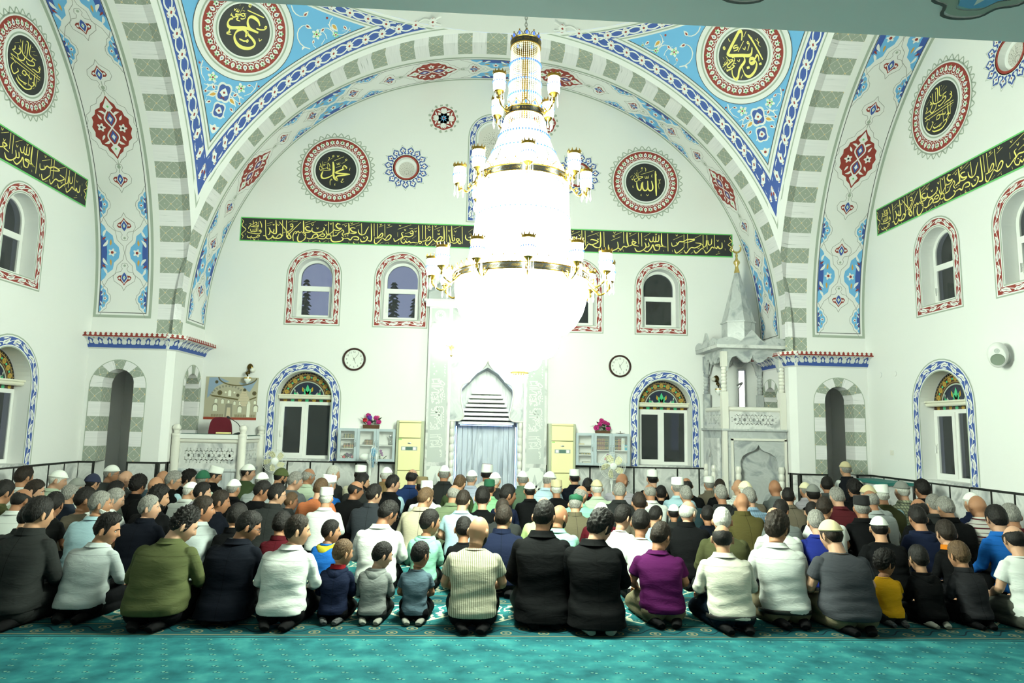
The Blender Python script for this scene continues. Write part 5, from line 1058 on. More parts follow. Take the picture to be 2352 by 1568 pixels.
for sg in (-1, 1):
    mb = MB(); mb.box(min(sg*.685, sg*.735), max(sg*.685, sg*.735), -.17, -.14, .003, 3.86); mb.build('white_fillet', M_WHITE, mi_, smooth=False)
    mb = MB(); bead_column(mb, sg*.64, -.07, .12, 1.72, .052, 11); mb.box(sg*.64-.06, sg*.64+.06, -.13, -.01, .003, .12); mb.build('bead_column', M_IVORY, mi_)
    d = Deco(); d.poly([(-.165, .95), (.165, .95), (.165, 3.55), (-.165, 3.55)], 1, 1)
    for k in range(5):
        for w_, pts in band_s[20*k+12:20*k+60]:
            q = [(x/1000, y/1000) for x, y in pts]; x0 = band_s[20*k+12][1][0][0]/1000
            u = [((5.28-y)*.62, 1.0+.5*k+(x-x0)*.55 + .05) for x, y in q]
            if all(abs(p[0]) < .15 and 1.0+.5*k < p[1] < 1.5+.5*k for p in u): d.ribbon(cat_rom(u, 3) if len(u) > 2 else u, .018, 0, 2, taper=0)
    d.poly([(-.165, .30), (.165, .30), (.165, .88), (-.165, .88)], 0, 1)
    for a, l in ((PI/2, .34), (PI/2-.55, .28), (PI/2+.55, .28), (PI/2-1.1, .2), (PI/2+1.1, .2)): d.leaf((0, .42), a, l, .09, 1, 2); d.leaf((0, .42+.0), a, l*.6, .04, 0, 3)
    d.leaf((0, .42), -PI/2, .1, .05, 1, 2)
    for q in (-1, 1): d.poly([(q*.165, .80), (q*.165, .88), (q*.09, .88), (q*.12, .82)], 1, 2)
    d.ring((0, 3.70), .09, .105, 0, 2, 30); d.circle((0, 3.70), .085, 0, 2, 24); d.ring((0, 3.70), .06, .07, 1, 3, 24); d.poly([(-.165, 3.58), (.165, 3.58), (.165, 3.83), (-.165, 3.83)], 1, 1)
    for q in range(6): d.leaf((0, 3.70), PI*q/3, .055, .025, 1, 3)
    d.build('carved_relief', [M_RELIEF, M_RELG], (lambda s: lambda u, v, h: (s*.92+u, -.142-h, v))(sg), mi_)
# niche recess
mb = MB(); hw = niche_hw; dep = .72
nich = [(hw, .002), (hw, 1.66), (.55, 2.1), (.5, 2.3), (.2, 2.62), (0, 2.74), (-.2, 2.62), (-.5, 2.3), (-.55, 2.1), (-hw, 1.66), (-hw, .002)]
for i in range(len(nich)-1): a, b_ = nich[i], nich[i+1]; mb.add([(a[0],0,a[1]),(b_[0],0,b_[1]),(b_[0],dep,b_[1]),(a[0],dep,a[1])], [(0,1,2,3)])
n0 = len(nich); mb.add([(x, dep, z) for x, z in nich], [tuple(range(n0))]); mb.build('niche_lining', M_MARBLE_S, mi_, smooth=False)
mb = MB(); npan = 11
for i in range(npan):
    x0, x1 = -hw+.03+i*(2*hw-.06)/npan, -hw+.03+(i+1)*(2*hw-.06)/npan; a0 = math.sin(PI*(i/npan)); mb.box(x0+.003, x1-.003, dep-.03-.10*(1-a0), dep-.002, .003, 1.64)
mb.build('streaked_back_panel', M_MARBLE_S, mi_, smooth=False)
mb = MB()
for k in range(8): mb.box(-.53+.034*k, .53-.034*k, .12+.055*k, dep-.01, 1.66+.085*k, 1.66+.085*k+.052)
mb.build('stepped_corbel', M_IVORY, mi_, smooth=False)
for sg in (-1, 1): mb = MB(); mb.box(min(sg*.555, sg*.572), max(sg*.555, sg*.572), .05, .07, .3, 1.62); mb.build('led_strip', M_LED, mi_, smooth=False)
mb = MB(); mb.box(-.5, .5, .22, .24, 1.637, 1.65); mb.build('led_strip', M_LED, mi_, smooth=False)
# ---------------------------------------------------------------- lit wall lamp left of the mihrab; its twin added to brighten the wall
M_GLOBE = mat('lit_opal_glass', (.9, .9, .85), emit=LAMP, strength=16)
for wx, wlab in ((-.69, 'lit twin-globe brass wall lamp glaring at the left of the prayer niche'), (.69, 'added twin-globe wall lamp, unseen behind the chandelier bowl, that brightens the mihrab wall')):
    s_ = empty('wall_lamp', (wx, D-.15, 3.08), label=wlab, cat='wall lamp', group='lamps on the prayer niche')
    mb = MB(); mb.lathe([(.05, 0), (.05, .02), (.02, .03)], (0, -.04, 0), 16, 0, 'y'); mb.tube([(0, -.03, 0), (0, -.10, -.02), (0, -.16, .02)], .012); mb.tube([(-.17, -.16, .05), (0, -.16, .0), (.17, -.16, .05)], .010); mb.ball((0, -.16, -.16), .022); mb.tube([(0, -.16, 0), (0, -.16, -.16)], .007); mb.build('bracket', M_GOLD, s_)
    for x in (-.15, .15): mb = MB(); mb.ball((x, -.16, .15), .12, 20, 14); mb.build('globe', M_GLOBE, s_)
# ---------------------------------------------------------------- pierced lattice panels
def star_holes(w, h, cell):
    """positions of six-pointed star openings and small lozenges on a hexagonal net"""
    out = []
    nx = int(w/cell)
    ny = max(1, int(h/(cell*.866)))
    for j in range(-ny, ny+1):
        for i in range(-nx, nx+1):
            cx, cz = (i+.5*(j % 2))*cell, j*cell*.866
            st = [(cx+(cell*.20 if q % 2 == 0 else cell*.12)*math.cos(PI/2+PI*q/6), cz+(cell*.20 if q % 2 == 0 else cell*.12)*math.sin(PI/2+PI*q/6)) for q in range(12)]; out.append(st)
            for q in range(3):
                a = PI*q/3; px_, pz = cx+cell*.5*math.cos(a), cz+cell*.5*math.sin(a); da = a+PI/2
                out.append([(px_+u*math.cos(da)-v*math.sin(da), pz+u*math.sin(da)+v*math.cos(da)) for u, v in ((-.15*cell,-.075*cell),(0,-.04*cell),(.15*cell,-.075*cell),(.15*cell,.075*cell),(0,.04*cell),(-.15*cell,.075*cell))])
            for q in range(6):
                a = PI*q/3+PI/6; rr = cell*.385; px_, pz = cx+rr*math.cos(a), cz+rr*math.sin(a)
                out.append([(px_+cell*.06*math.cos(a+t), pz+cell*.06*math.sin(a+t)) for t in (0, PI/2, PI, -PI/2)])
    return [p for p in out if all(abs(x) < w/2 and abs(z) < h/2 for x, z in p)]
def lattice_panel(name, w, h, th, material, parent, mtx, cell=.17, mx=.06, mz=.05):
    holes = star_holes(w-2*mx, h-2*mz, cell); outer = [(-w/2, -h/2), (w/2, -h/2), (w/2, h/2), (-w/2, h/2)]
    tri = geometry.tessellate_polygon([[Vector((x, y, 0)) for x, y in l] for l in [outer]+holes]); flat = [p for l in [outer]+holes for p in l]; n = len(flat)
    mb = MB(); mb.add([(x, 0, z) for x, z in flat] + [(x, th, z) for x, z in flat], [tuple(t) for t in tri] + [tuple(i+n for i in t[::-1]) for t in tri])
    o = 0
    for l in [outer]+holes:
        for i in range(len(l)): a, b_ = o+i, o+(i+1) % len(l); mb.f.append((a, b_, b_+n, a+n)); mb.m.append(0)
        o += len(l)
    ob = mb.build(name, material, parent, smooth=False); ob.matrix_local = mtx; return ob
# ---------------------------------------------------------------- minbar (right)
MX0, MX1, MY0, MY1 = 4.16, 5.31, 11.93, 12.98
mn = empty('minbar', ((MX0+MX1)/2, (MY0+MY1)/2, 0), label='tall grey marble pulpit tower with canopy and pointed spire at the right', cat='pulpit')
T = lambda x, y: (x-(MX0+MX1)/2, y-(MY0+MY1)/2)
x0, y0 = T(MX0, MY0); x1, y1 = T(MX1, MY1)
def bx(name, a, b_, c, d_, z0, z1, m_, par=mn):
    mb = MB(); mb.box(a, b_, c, d_, z0, z1); return mb.build(name, m_, par, smooth=False)
PLZ, BAL, CANZ = 1.64, 2.05, 3.05
def cusp_front(w, z0, z1, zi, cusps):
    """slab outline with a cusped arch cut from its lower edge"""
    return [(-w/2, z0), (-w/2, z1), (w/2, z1), (w/2, z0)] + [(w/2-w*t, z0+(zi-z0)*c) for t, c in cusps]
# body with arched recess at the front
hwA = .33; aw = MX1-MX0
arch = [(hwA, .003), (hwA, 1.02), (hwA, 1.12), (.29, 1.20), (.20, 1.26), (.10, 1.29), (.04, 1.33), (0, 1.40)]; arch = arch + [(-x, z) for x, z in arch[::-1][1:]]
cx = (x0+x1)/2+.06
def front_slab(mb, xa, xb, za, zb, hole, yq, th, off):
    loops = [[(xa, za), (xb, za), (xb, zb), (xa, zb)], [(x+off, z) for x, z in hole]]; flat = [p for l in loops for p in l]; n = len(flat)
    tri = geometry.tessellate_polygon([[Vector((x, z, 0)) for x, z in l] for l in loops])
    mb.add([(x, yq, z) for x, z in flat] + [(x, yq+th, z) for x, z in flat], [tuple(t) for t in tri] + [tuple(i+n for i in t) for t in tri])
    o = n*0+4; k = len(hole); base = len(mb.v)-2*n
    for i in range(k): a, b_ = base+4+i, base+4+(i+1) % k; mb.f.append((a, b_, b_+n, a+n)); mb.m.append(0)
mb = MB(); front_slab(mb, x0, x1, .002, PLZ, arch, y0, .10, cx); mb.box(x0, x1, y0+.10, y1, .002, PLZ); mb.build('base_block', M_MARBLE_G, mn, smooth=False)
mb = MB()
for a, b_, z0, z1 in ((cx-.50, cx-.46, .003, 1.50), (cx+.46, cx+.50, .003, 1.50), (cx-.50, cx+.50, 1.47, 1.51)): mb.box(a, b_, y0-.025, y0, z0, z1)
mb.box(x0-.012, x0+.07, y0-.03, y0+.05, .003, PLZ)
mb.build('ivory_moulding', M_IVORY, mn, smooth=False)
for q in (-.385, .385):
    mb = MB(); bead_column(mb, cx+q, y0-.035, .05, 1.02, .052, 8); mb.build('bead_column', M_IVORY, mn)
# left side blind arch
mb = MB(); yc_ = (y0+y1)/2+.02
hs = [(.14, .003), (.14, 1.05), (.12, 1.15), (.05, 1.22), (0, 1.30)]; hs = hs + [(-x, z) for x, z in hs[::-1][1:]]
loops = [[(-.36, .003), (.36, .003), (.36, 1.50), (-.36, 1.50)], [(x, z+.001) for x, z in hs]]; flat = [p for l in loops for p in l]; n_ = len(flat)
tri = geometry.tessellate_polygon([[Vector((x, z, 0)) for x, z in l] for l in loops]); mb.add([(x0-.04, yc_-u, z) for u, z in flat], tri)
for l in loops:
    for i in range(len(l)): a, b_ = l[i], l[(i+1) % len(l)]; mb.add([(x0-.04, yc_-a[0], a[1]), (x0-.04, yc_-b_[0], b_[1]), (x0, yc_-b_[0], b_[1]), (x0, yc_-a[0], a[1])], [(0,1,2,3)])
mb.build('side_blind_arch', M_MARBLE, mn, smooth=False)
for q in (-.20, .20):
    mb = MB(); bead_column(mb, x0-.06, yc_+q, .05, 1.02, .042, 8); mb.build('bead_column', M_IVORY, mn)
bx('platform_edge', x0-.04, x1, y0-.05, y1, PLZ, PLZ+.035, M_MARBLE_G)
px_ = (x0+.05, x1-.05); py_ = (y0+.05, y1-.06)
for a in px_:
    for c in py_:
        mb = MB(); mb.box(a-.055, a+.055, c-.055, c+.055, PLZ+.035, 2.33); bead_column(mb, a, c, 2.33, 2.78, .052, 7); mb.box(a-.05, a+.05, c-.05, c+.05, 2.78, CANZ); mb.build('post', M_IVORY if c == py_[0] else M_MARBLE_G, mn)
zb0 = PLZ+.035; hh = BAL-.05-zb0
lattice_panel('lattice_balustrade', px_[1]-px_[0]-.11, hh, .04, M_MARBLE, mn, Matrix.Translation(((px_[0]+px_[1])/2, py_[0]-.02, zb0+hh/2)), .17)
lattice_panel('lattice_balustrade', py_[1]-py_[0]-.11, hh, .04, M_MARBLE, mn, Matrix.Translation((px_[0]-.02, (py_[0]+py_[1])/2, zb0+hh/2)) @ Matrix.Rotation(-PI/2, 4, 'Z'), .17)
for nm, p0, p1 in (('front', (px_[0]+.05, py_[0], BAL-.03), (px_[1]-.05, py_[0], BAL-.03)), ('side', (px_[0], py_[0]+.05, BAL-.03), (px_[0], py_[1]-.05, BAL-.03))):
    mb = MB(); mb.tube([p0, p1], .045, 12); mb.build('handrail', M_IVORY, mn)
def scallop(L, n):
    pts = []
    for i in range(n*8+1):
        t = i/(n*8); pts.append((-L/2+L*t, abs(math.sin(PI*n*t))))
    return pts
def cusp_arch(L, z0, z1, depth):
    """spandrel slab: straight top, lower edge = side cusps and a raised middle with a point"""
    k = [(0, 0), (.06, 0), (.09, .35), (.14, .62), (.22, .68), (.28, .55), (.34, .42), (.42, .40), (.47, .52), (.5, .72)]
    low = [(-L/2+L*t, z0+(z1-z0)*v) for t, v in k] + [(L/2-L*t, z0+(z1-z0)*v) for t, v in k[::-1][1:]]
    return low + [(L/2, z1), (-L/2, z1)]
Lx, Ly = px_[1]-px_[0], py_[1]-py_[0]; mxx, myy = (px_[0]+px_[1])/2, (py_[0]+py_[1])/2
for nm, L, mt in (('f', Lx, Matrix.Translation((mxx, py_[0], 0))), ('b', Lx, Matrix.Translation((mxx, py_[1], 0))), ('l', Ly, Matrix.Translation((px_[0], myy, 0)) @ Matrix.Rotation(-PI/2, 4, 'Z')), ('r', Ly, Matrix.Translation((px_[1], myy, 0)) @ Matrix.Rotation(-PI/2, 4, 'Z'))):
    mb = MB(); mb.prism(cusp_arch(L, 2.70, 3.10, .05), -.025, .025); o = mb.build('cusped_arch', M_MARBLE_G, mn, smooth=False); o.matrix_local = mt
mb = MB(); mb.box(x0-.13, x1+.0, y0-.13, y1, 3.10, 3.16); mb.build('canopy_slab', M_MARBLE, mn, smooth=False)
for L, mt in ((aw+.13, Matrix.Translation(((x0-.13+x1)/2, y0-.12, 0))), (y1-y0+.13, Matrix.Translation((x0-.12, (y0-.13+y1)/2, 0)) @ Matrix.Rotation(-PI/2, 4, 'Z'))):
    mb = MB(); top = []
    for i in range(49):
        t = i/48; top.append((-L/2+L*t, 3.22+.07*abs(math.sin(3*PI*t))**.8+.14*max(0, 1-abs(t-.5)*7)**1.4))
    mb.prism([(L/2, 3.16)] + top[::-1] + [(-L/2, 3.16)], -.02, .02); o = mb.build('wavy_crest', M_MARBLE_G, mn, smooth=False); o.matrix_local = mt
sx, sy = T(4.66, 12.42)
hexr = lambda r, z: [(sx+r*math.cos(PI/6+PI*i/3), sy+r*math.sin(PI/6+PI*i/3), z) for i in range(6)]
mb = MB(); mb.rings([hexr(.30, 3.16), hexr(.30, 3.63)]); mb.rings([hexr(.325, 3.63), hexr(.325, 3.655)]); mb.rings([hexr(.30, 3.655), hexr(.05, 4.60)]); mb.build('spire', M_MARBLE_G, mn, smooth=False)
mb = MB(); mb.lathe([(.055, 4.60), (.05, 4.63), (.03, 4.70), (.028, 4.74), (.06, 4.79), (.06, 4.82), (.028, 4.86), (.018, 4.90), (.026, 4.94), (.012, 4.98), (.012, 5.0)], (sx, sy, 0), 16)
cr = [(sx+.085*math.sin(a), sy, 5.085-.085*math.cos(a)) for a in [R_(-140)+R_(280)*i/16 for i in range(17)]]; mb.tube(cr, [.005+.016*math.sin(PI*i/16) for i in range(17)], 8); mb.build('crescent_finial', M_GOLD, mn)
# microphone on a stand on the pulpit floor
mc = empty('microphone_stand', (4.52, 12.10, PLZ+.035), label='black microphone stand standing on the marble pulpit balcony', cat='microphone')
mb = MB(); mb.tube([(0, 0, 0), (0, 0, .72), (.05, -.02, .80)], .011); mb.lathe([(.09, 0), (.09, .012), (.02, .02)], (0, 0, .001), 16); mb.build('stand', M_DARKP, mc)
mb = MB(); mb.tube([(-.03, 0, .775), (.03, -.02, .81), (.07, -.035, .82)], [.014, .018, .024], 10); mb.build('microphone_head', M_DARKP, mc)
# long heater-like fluorescent fitting on the wall behind the pulpit
lf = empty('wall_light_fitting', (4.90, D-.03, 2.40), label='upright lit strip light on the wall behind the pulpit', cat='light')
mb = MB(); mb.box(-.075, .075, -.06, -.002, -.42, .42); mb.build('housing', M_CHROME, lf, smooth=False)
mb = MB(); mb.box(-.05, .05, -.072, -.058, -.39, .39); mb.build('diffuser', mat('lit_diffuser', (.9,.9,.9), emit=(1, 1, .95), strength=3), lf, smooth=False)
# ---------------------------------------------------------------- preacher's desk (left)
ku = empty('preaching_desk', (-4.68, 12.42, 0), label='low white marble preaching platform with star lattice at the left', cat='pulpit')
ax0, ax1, ay0, ay1 = -.56, .54, -.50, .52; TOP = 1.36
mb = MB(); mb.box(ax0+.04, ax1-.04, ay0+.03, ay1, .003, .78); mb.box(ax0, ax1, ay0, ay1, .78, .82); mb.build('base', M_MARBLE_S, ku, smooth=False)
mb = MB(); mb.box(ax0+.05, ax1-.05, ay0+.10, ay1, .82, .90); mb.build('floor_slab', M_MARBLE_G, ku, smooth=False)
lattice_panel('lattice_front', ax1-ax0-.12, .44, .04, M_MARBLE, ku, Matrix.Translation(((ax0+ax1)/2, ay0+.03, 1.04)), .17)
lattice_panel('lattice_side', ay1-ay0-.12, .44, .04, M_MARBLE, ku, Matrix.Translation((ax1-.03, (ay0+ay1)/2, 1.04)) @ Matrix.Rotation(PI/2, 4, 'Z'), .17)
mb = MB(); mb.tube([(ax0+.05, ay0+.04, 1.285), (ax1-.05, ay0+.04, 1.285)], .04, 12); mb.tube([(ax1-.04, ay0+.05, 1.285), (ax1-.04, ay1-.05, 1.285)], .04, 12); mb.build('rail_moulding', M_IVORY, ku)
mb = MB(); mb.box(ax0, ax1, ay0-.02, ay0+.20, 1.32, 1.395); mb.box(ax1-.16, ax1+.02, ay0+.2, ay1, 1.32, 1.37); mb.build('book_rest', M_WHITE, ku, smooth=False)
mb = MB(); mb.box(ax0+.02, ax1-.01, ay0-.005, ay0+.19, 1.396, 1.402); mb.box(ax1-.15, ax1+.01, ay0+.2, ay1-.02, 1.371, 1.378); mb.build('green_cloth', mat('dark_green_cloth', rgb(30, 75, 66), .9), ku, smooth=False)
for a, c in ((ax0, ay0), (ax1, ay0), (ax1, ay1-.04)):
    mb = MB(); mb.lathe([(.065, .003), (.065, 1.36), (.07, 1.365), (.07, 1.40), (.045, 1.41), (.05, 1.44), (.045, 1.45), (.066, 1.48), (.066, 1.51), (.045, 1.55), (.005, 1.56)], (a, c, 0), 20); mb.build('round_post', M_IVORY, ku)
ch = empty('chair', (-4.70, 12.42, .90), label='burgundy upholstered chair back showing above the marble preaching platform', cat='chair')
M_BURG = mat('burgundy_fabric', rgb(95, 14, 32), .9, bump=(60, .2, .002))
prof = [(-.20, .40), (-.195, .55), (-.17, .70), (-.12, .77), (-.05, .79), (.05, .79), (.12, .77), (.17, .70), (.195, .55), (.20, .40)]
mb = MB(); mb.prism(cat_rom(prof, 3), -.03, .03); o = mb.build('backrest', M_BURG, ch); bv = o.modifiers.new('soft', 'BEVEL'); bv.width = .02; bv.segments = 3
mb = MB(); mb.box(-.21, .21, .02, .40, .36, .44); o = mb.build('seat', M_BURG, ch); bv = o.modifiers.new('soft', 'BEVEL'); bv.width = .025; bv.segments = 3
for a in (-.18, .18):
    for c in (.02, .38): mb = MB(); mb.tube([(a, c, .003), (a, c, .37)], .014); mb.build('leg', M_DARKP, ch)
bk = empty('open_book', (-4.50, 12.02, 1.404), label='cream paged book lying on the marble preaching desk', cat='book')
mb = MB(); mb.box(-.11, .11, -.07, .07, 0, .005); mb.build('cover', mat('tan_cover', rgb(140, 110, 60), .6), bk, smooth=False)
mb = MB(); mb.box(-.105, .105, -.066, .066, .0052, .03); mb.build('pages', mat('cream_pages', rgb(240, 228, 160), .8), bk, smooth=False)
gm = empty('desk_microphone', (-4.24, 12.02, 1.404), label='black gooseneck microphone on the marble preaching desk', cat='microphone')
mb = MB(); mb.prism([(-.09, 0), (.07, 0), (.06, .025), (0, .035), (-.05, .02)], -.05, .05); mb.build('base', M_DARKP, gm, smooth=False)
mb = MB(); mb.tube(cat_rom([(.03, 0, .02), (.02, 0, .10), (-.03, 0, .18), (-.12, 0, .24), (-.18, 0, .275)], 5), .006); mb.build('gooseneck', M_DARKP, gm)
mb = MB(); mb.tube([(-.17, 0, .27), (-.20, 0, .287), (-.225, 0, .298)], [.012, .02, .012], 10); mb.build('microphone_head', M_DARKP, gm)
# ---------------------------------------------------------------- poster of a mosque hall
def hall_poster():
    d = Deco(); w, h = .96, .79
    C_ = dict(bg=0, line=1, red=2, win=3, blue=4, brown=5, grey=6, cream=7)
    d.poly([(-w/2, -h/2), (w/2, -h/2), (w/2, h/2), (-w/2, h/2)], 0, 1)
    d.poly([(-w/2, -h/2), (w/2, -h/2), (w/2, -h/2+.045), (-w/2, -h/2+.045)], 2, 2)
    a1 = arc(-.06, -.05, .36, R_(15), R_(165), 30, .30); a2 = arc(-.06, -.05, .32, R_(15), R_(165), 30, .26)
    for i in range(0, 30, 2): d.poly([a1[i], a1[i+1], a2[i+1], a2[i]], 6, 3)
    d.poly([(-.42, .38), (-.44, .0), (-.38, .05), (-.30, .20), (-.16, .28), (-.05, .31), (-.24, .385)], 4, 2); d.poly([(.12, .30), (.22, .20), (.33, .12), (.40, .25), (.46, .36), (.25, .28)], 4, 2)
    for x, z, r in ((-.28, .30, .03), (.24, .16, .03), (-.21, .10, .045), (.12, .06, .03), (.42, .10, .04)): d.circle((x, z), r, 5, 4, 20); d.circle((x, z), r*.55, 1, 5, 14)
    d.ribbon(arc(.10, .40, .35, PI*1.02, PI*1.96, 24, .16), .022, 5, 4, taper=0)
    d.ribbon([(-.36, .045), (.13, -.02)], .026, 5, 4, taper=0); d.ribbon([(.34, -.02), (.46, .03)], .024, 5, 4, taper=0)
    for x, z, q in ((-.27, -.09, 1), (-.15, -.10, 1), (-.04, -.09, .7), (.07, -.12, .8), (.17, -.12, .8), (.44, -.10, .8), (-.28, -.24, 1.5), (.17, -.26, 1.4), (.46, -.24, 1.4)):
        d.poly([(x+u*1.25, z+v*1.12) for u, v in arch_poly(0, .026*q, 0, .085*q, 8)], 6, 3); d.poly([(x+u, z+v) for u, v in arch_poly(0, .026*q, 0, .08*q, 8)], 3, 4)
    for x, r in ((-.105, .018), (.055, .018)): d.circle((x, .11), r, 3, 4, 14)
    d.poly([(-.03+u, .04+v) for u, v in arch_poly(0, .028, 0, .11, 8)], 3, 4)
    d.poly([(-.10, -h/2+.05), (.04, -h/2+.05), (.03, -.10), (-.09, -.10)], 6, 3); d.poly([(-.07, -h/2+.05), (.01, -h/2+.05), (.0, -.17), (-.06, -.17)], 7, 4)
    for x, z, ww in ((.23, .09, .05), (.23, .05, .07), (.24, .0, .09), (.24, -.05, .11), (.24, -.10, .08), (.24, -.14, .05)): d.poly([(x-ww, z), (x+ww, z), (x+ww*.8, z+.045), (x-ww*.8, z+.045)], 7, 5)
    d.poly([(.30, -.34), (.36, -.34), (.36, -.10), (.33, -.02), (.30, -.10)], 3, 5)
    for x in range(-34, 46, 2): 
        if abs(x+3) > 9: d.poly([(x/100, -h/2+.05), (x/100+.008, -h/2+.05), (x/100+.008, -h/2+.10), (x/100, -h/2+.10)], 5, 4)
    cs = [mat('poster_'+n, rgb(*c), .5) for n, c in (('stone', (178, 172, 150)), ('shadow', (70, 66, 50)), ('red', (150, 60, 40)), ('window', (232, 232, 215)), ('blue', (140, 160, 185)), ('bronze', (98, 88, 50)), ('grey', (140, 136, 122)), ('cream', (205, 192, 165)))]
    o = d.build('hall_poster', cs, lambda u, v, q: (u, -.004-q, v), None); o.matrix_world = Matrix.Translation((-4.755, D, 2.045)); return tag(o, 'poster of a domed prayer hall hanging behind the preaching platform', 'poster')
hall_poster()
for x in (-4.54, -4.42): 
    mb = MB(); mb.box(-.035, .035, -.012, -.002, -.035, .035); mb.box(-.012, .012, -.014, -.012, -.016, .016, 0); o = mb.build('wall_socket', M_PVC, smooth=False); o.location = (x, D, 1.545); tag(o, 'small white wall socket under the poster, ' + ('beside the microphone neck' if x < -4.5 else 'right of the other one'), 'socket')
mb = MB(); mb.box(-.012, -.002, -.04, .04, -.04, .04); mb.box(-.014, -.012, -.012, .012, -.018, .018); o = mb.build('light_switch', M_IVORY, smooth=False); o.location = (W, 11.09, 1.33); tag(o, 'cream light switch on the right side wall', 'switch')
for wl, u, z in (('N', -2.09, 2.62), ('N', -1.92, 2.62), ('N', 2.05, 2.62), ('N', 2.19, 2.62), ('E', 11.32, 2.64), ('E', 10.91, 2.63)):
    mb = MB(); mb.lathe([(.05, -.014), (.05, -.006), (.045, -.002)], (0, 0, 0), 20, 0, 'y'); o = mb.build('junction_cover', M_WHITE); o.matrix_world = side_matrix(wl, u, z)
    tag(o, {'N-2.09': 'round white cover plate right of the left clock, the nearer one', 'N-1.92': 'round white cover plate right of the left clock, the farther one', 'N2.05': 'round white cover plate left of the right clock, the farther one', 'N2.19': 'round white cover plate left of the right clock, the nearer one', 'E11.32': 'round white cover plate on the right wall beside the pier', 'E10.91': 'round white cover plate on the right wall nearer the blue window'}[wl+str(u)], 'cover plate', 'wall cover plates')
# ---------------------------------------------------------------- clocks
M_CLKF = mat('clock_face', (.80, .82, .78), .5); M_BROWN = mat('dark_brown_plastic', rgb(52, 26, 20), .3); M_INK = mat('clock_ink', (.03, .03, .03), .6)
def clock(x, label):
    r = empty('wall_clock', (x, D-.002, 2.83), label=label, cat='clock', group='matching wall clocks')
    mb = MB(); mb.lathe([(.18, -.02), (.185, -.045), (.20, -.055), (.213, -.045), (.218, -.02), (.218, -.001)], (0, 0, 0), 48, 0, 'y', caps=False); mb.build('rim', M_BROWN, r)
    mb = MB(); mb.lathe([(.186, -.012), (.186, -.022)], (0, 0, 0), 48, 0, 'y'); mb.build('face', M_CLKF, r, smooth=False)
    mb = MB()
    for i in range(1, 13):
        v, f = text_mesh(str(i), .036); a = PI/2-2*PI*i/12; mb.add([(p[0]+.142*math.cos(a), -.0235, p[1]+.142*math.sin(a)) for p in v], f)
    for i in range(60):
        a = 2*PI*i/60; l = .172 if i % 5 else .168; mb.box(0, 0, 0, 0, 0, 0) if False else mb.add([(q*math.cos(a)-s*math.sin(a), -.0235, q*math.sin(a)+s*math.cos(a)) for q, s in ((l, -.001), (.178, -.001), (.178, .001), (l, .001))], [(0,1,2,3)])
    mb.build('numerals', M_INK, r, smooth=False)
    for nm, a, l, w_, y in (('hour_hand', R_(90-158), .085, .010, -.027), ('minute_hand', R_(90-37), .135, .007, -.030), ('second_hand', R_(118), .09, .0025, -.033)):
        mb = MB(); ca, sa = math.cos(a), math.sin(a); mb.add([(q*ca-s*sa, y-h_, q*sa+s*ca) for h_ in (0, .001) for q, s in ((-.03, -w_/2), (l, -w_/4), (l, w_/4), (-.03, w_/2))], [(3,2,1,0), (4,5,6,7), (0,1,5,4), (1,2,6,5), (2,3,7,6), (3,0,4,7)]); mb.build(nm, M_INK, r, smooth=False)
clock(-2.525, 'round brown-rimmed wall clock above the blue window on the left'); clock(2.545, 'round brown-rimmed wall clock above the blue window on the right')
# ---------------------------------------------------------------- bronze wall sconces
M_BRZ = mat('aged_bronze', rgb(92, 76, 42), .3, 1.0); M_CLEAR = mat('clear_crystal', (.85, .87, .85), .08, spec=.8)
def sconce(x, z, label, crystal):
    r = empty('wall_sconce', (x, D-.01, z), label=label, cat='wall lamp', group='bronze wall sconces')
    mb = MB(); mb.ball((0, -.012, .10), (.055, .03, .07)); mb.tube(cat_rom([(0, -.03, .08), (0, -.10, .02), (-.01, -.14, -.02), (0, -.12, -.07)], 4), .014); mb.ball((0, -.08, .0), .034); mb.ball((-.01, -.14, -.02), .028); mb.build('bracket', M_BRZ, r)
    mb = MB(); mb.ball((.075, -.09, .04), .048, 14, 10) if not crystal else mb.ball((-.075, -.06, .09), .042, 14, 10); mb.build('globe', M_IVORY, r)
    mb = MB(); mb.lathe([(.05, -.10), (.06, -.13), (.055, -.16), (.02, -.20), (.004, -.215)], (0, -.12, 0), 14); mb.build('crystal_cup', M_CLEAR, r)
    mb = MB(); mb.lathe([(.052, -.10), (.066, -.095), (.066, -.12), (.055, -.125)], (0, -.12, 0), 14); mb.build('gilt_band', M_GOLD, r)
sconce(-4.44, 2.53, 'bronze wall sconce above the corner of the hall poster', False); sconce(4.43, 2.53, 'bronze wall sconce between the columns of the pulpit', True)
# ---------------------------------------------------------------- wall loudspeaker
sp_ = empty('wall_speaker', (W, 8.52, 2.66), label='white loudspeaker tilted on a bracket on the right side wall', cat='loudspeaker')
mb = MB(); mb.lathe([(.085, 0), (.085, -.02), (.05, -.03)], (0, 0, 0), 24, 0, 'x'); mb.tube([(-.02, 0, 0), (-.09, 0, .02)], .022); mb.build('bracket', M_PVC, sp_)
ax_ = Vector((-.62, -.70, -.36)).normalized(); e1 = ax_.cross(Vector((0, 0, 1))).normalized(); e2 = e1.cross(ax_)
def oval(cn, a, b_, n=28): return [cn + e1*a*math.cos(2*PI*i/n) + e2*b_*math.sin(2*PI*i/n) for i in range(n)]
c0 = Vector((-.14, -.03, .03))
mb = MB(); mb.rings([oval(c0+ax_*q, a, b_) for q, a, b_ in ((-.11, .03, .05), (-.105, .075, .11), (-.08, .105, .145), (0, .118, .168), (.08, .108, .158), (.115, .095, .14), (.12, .088, .132))]); mb.build('shell', M_PVC, sp_)
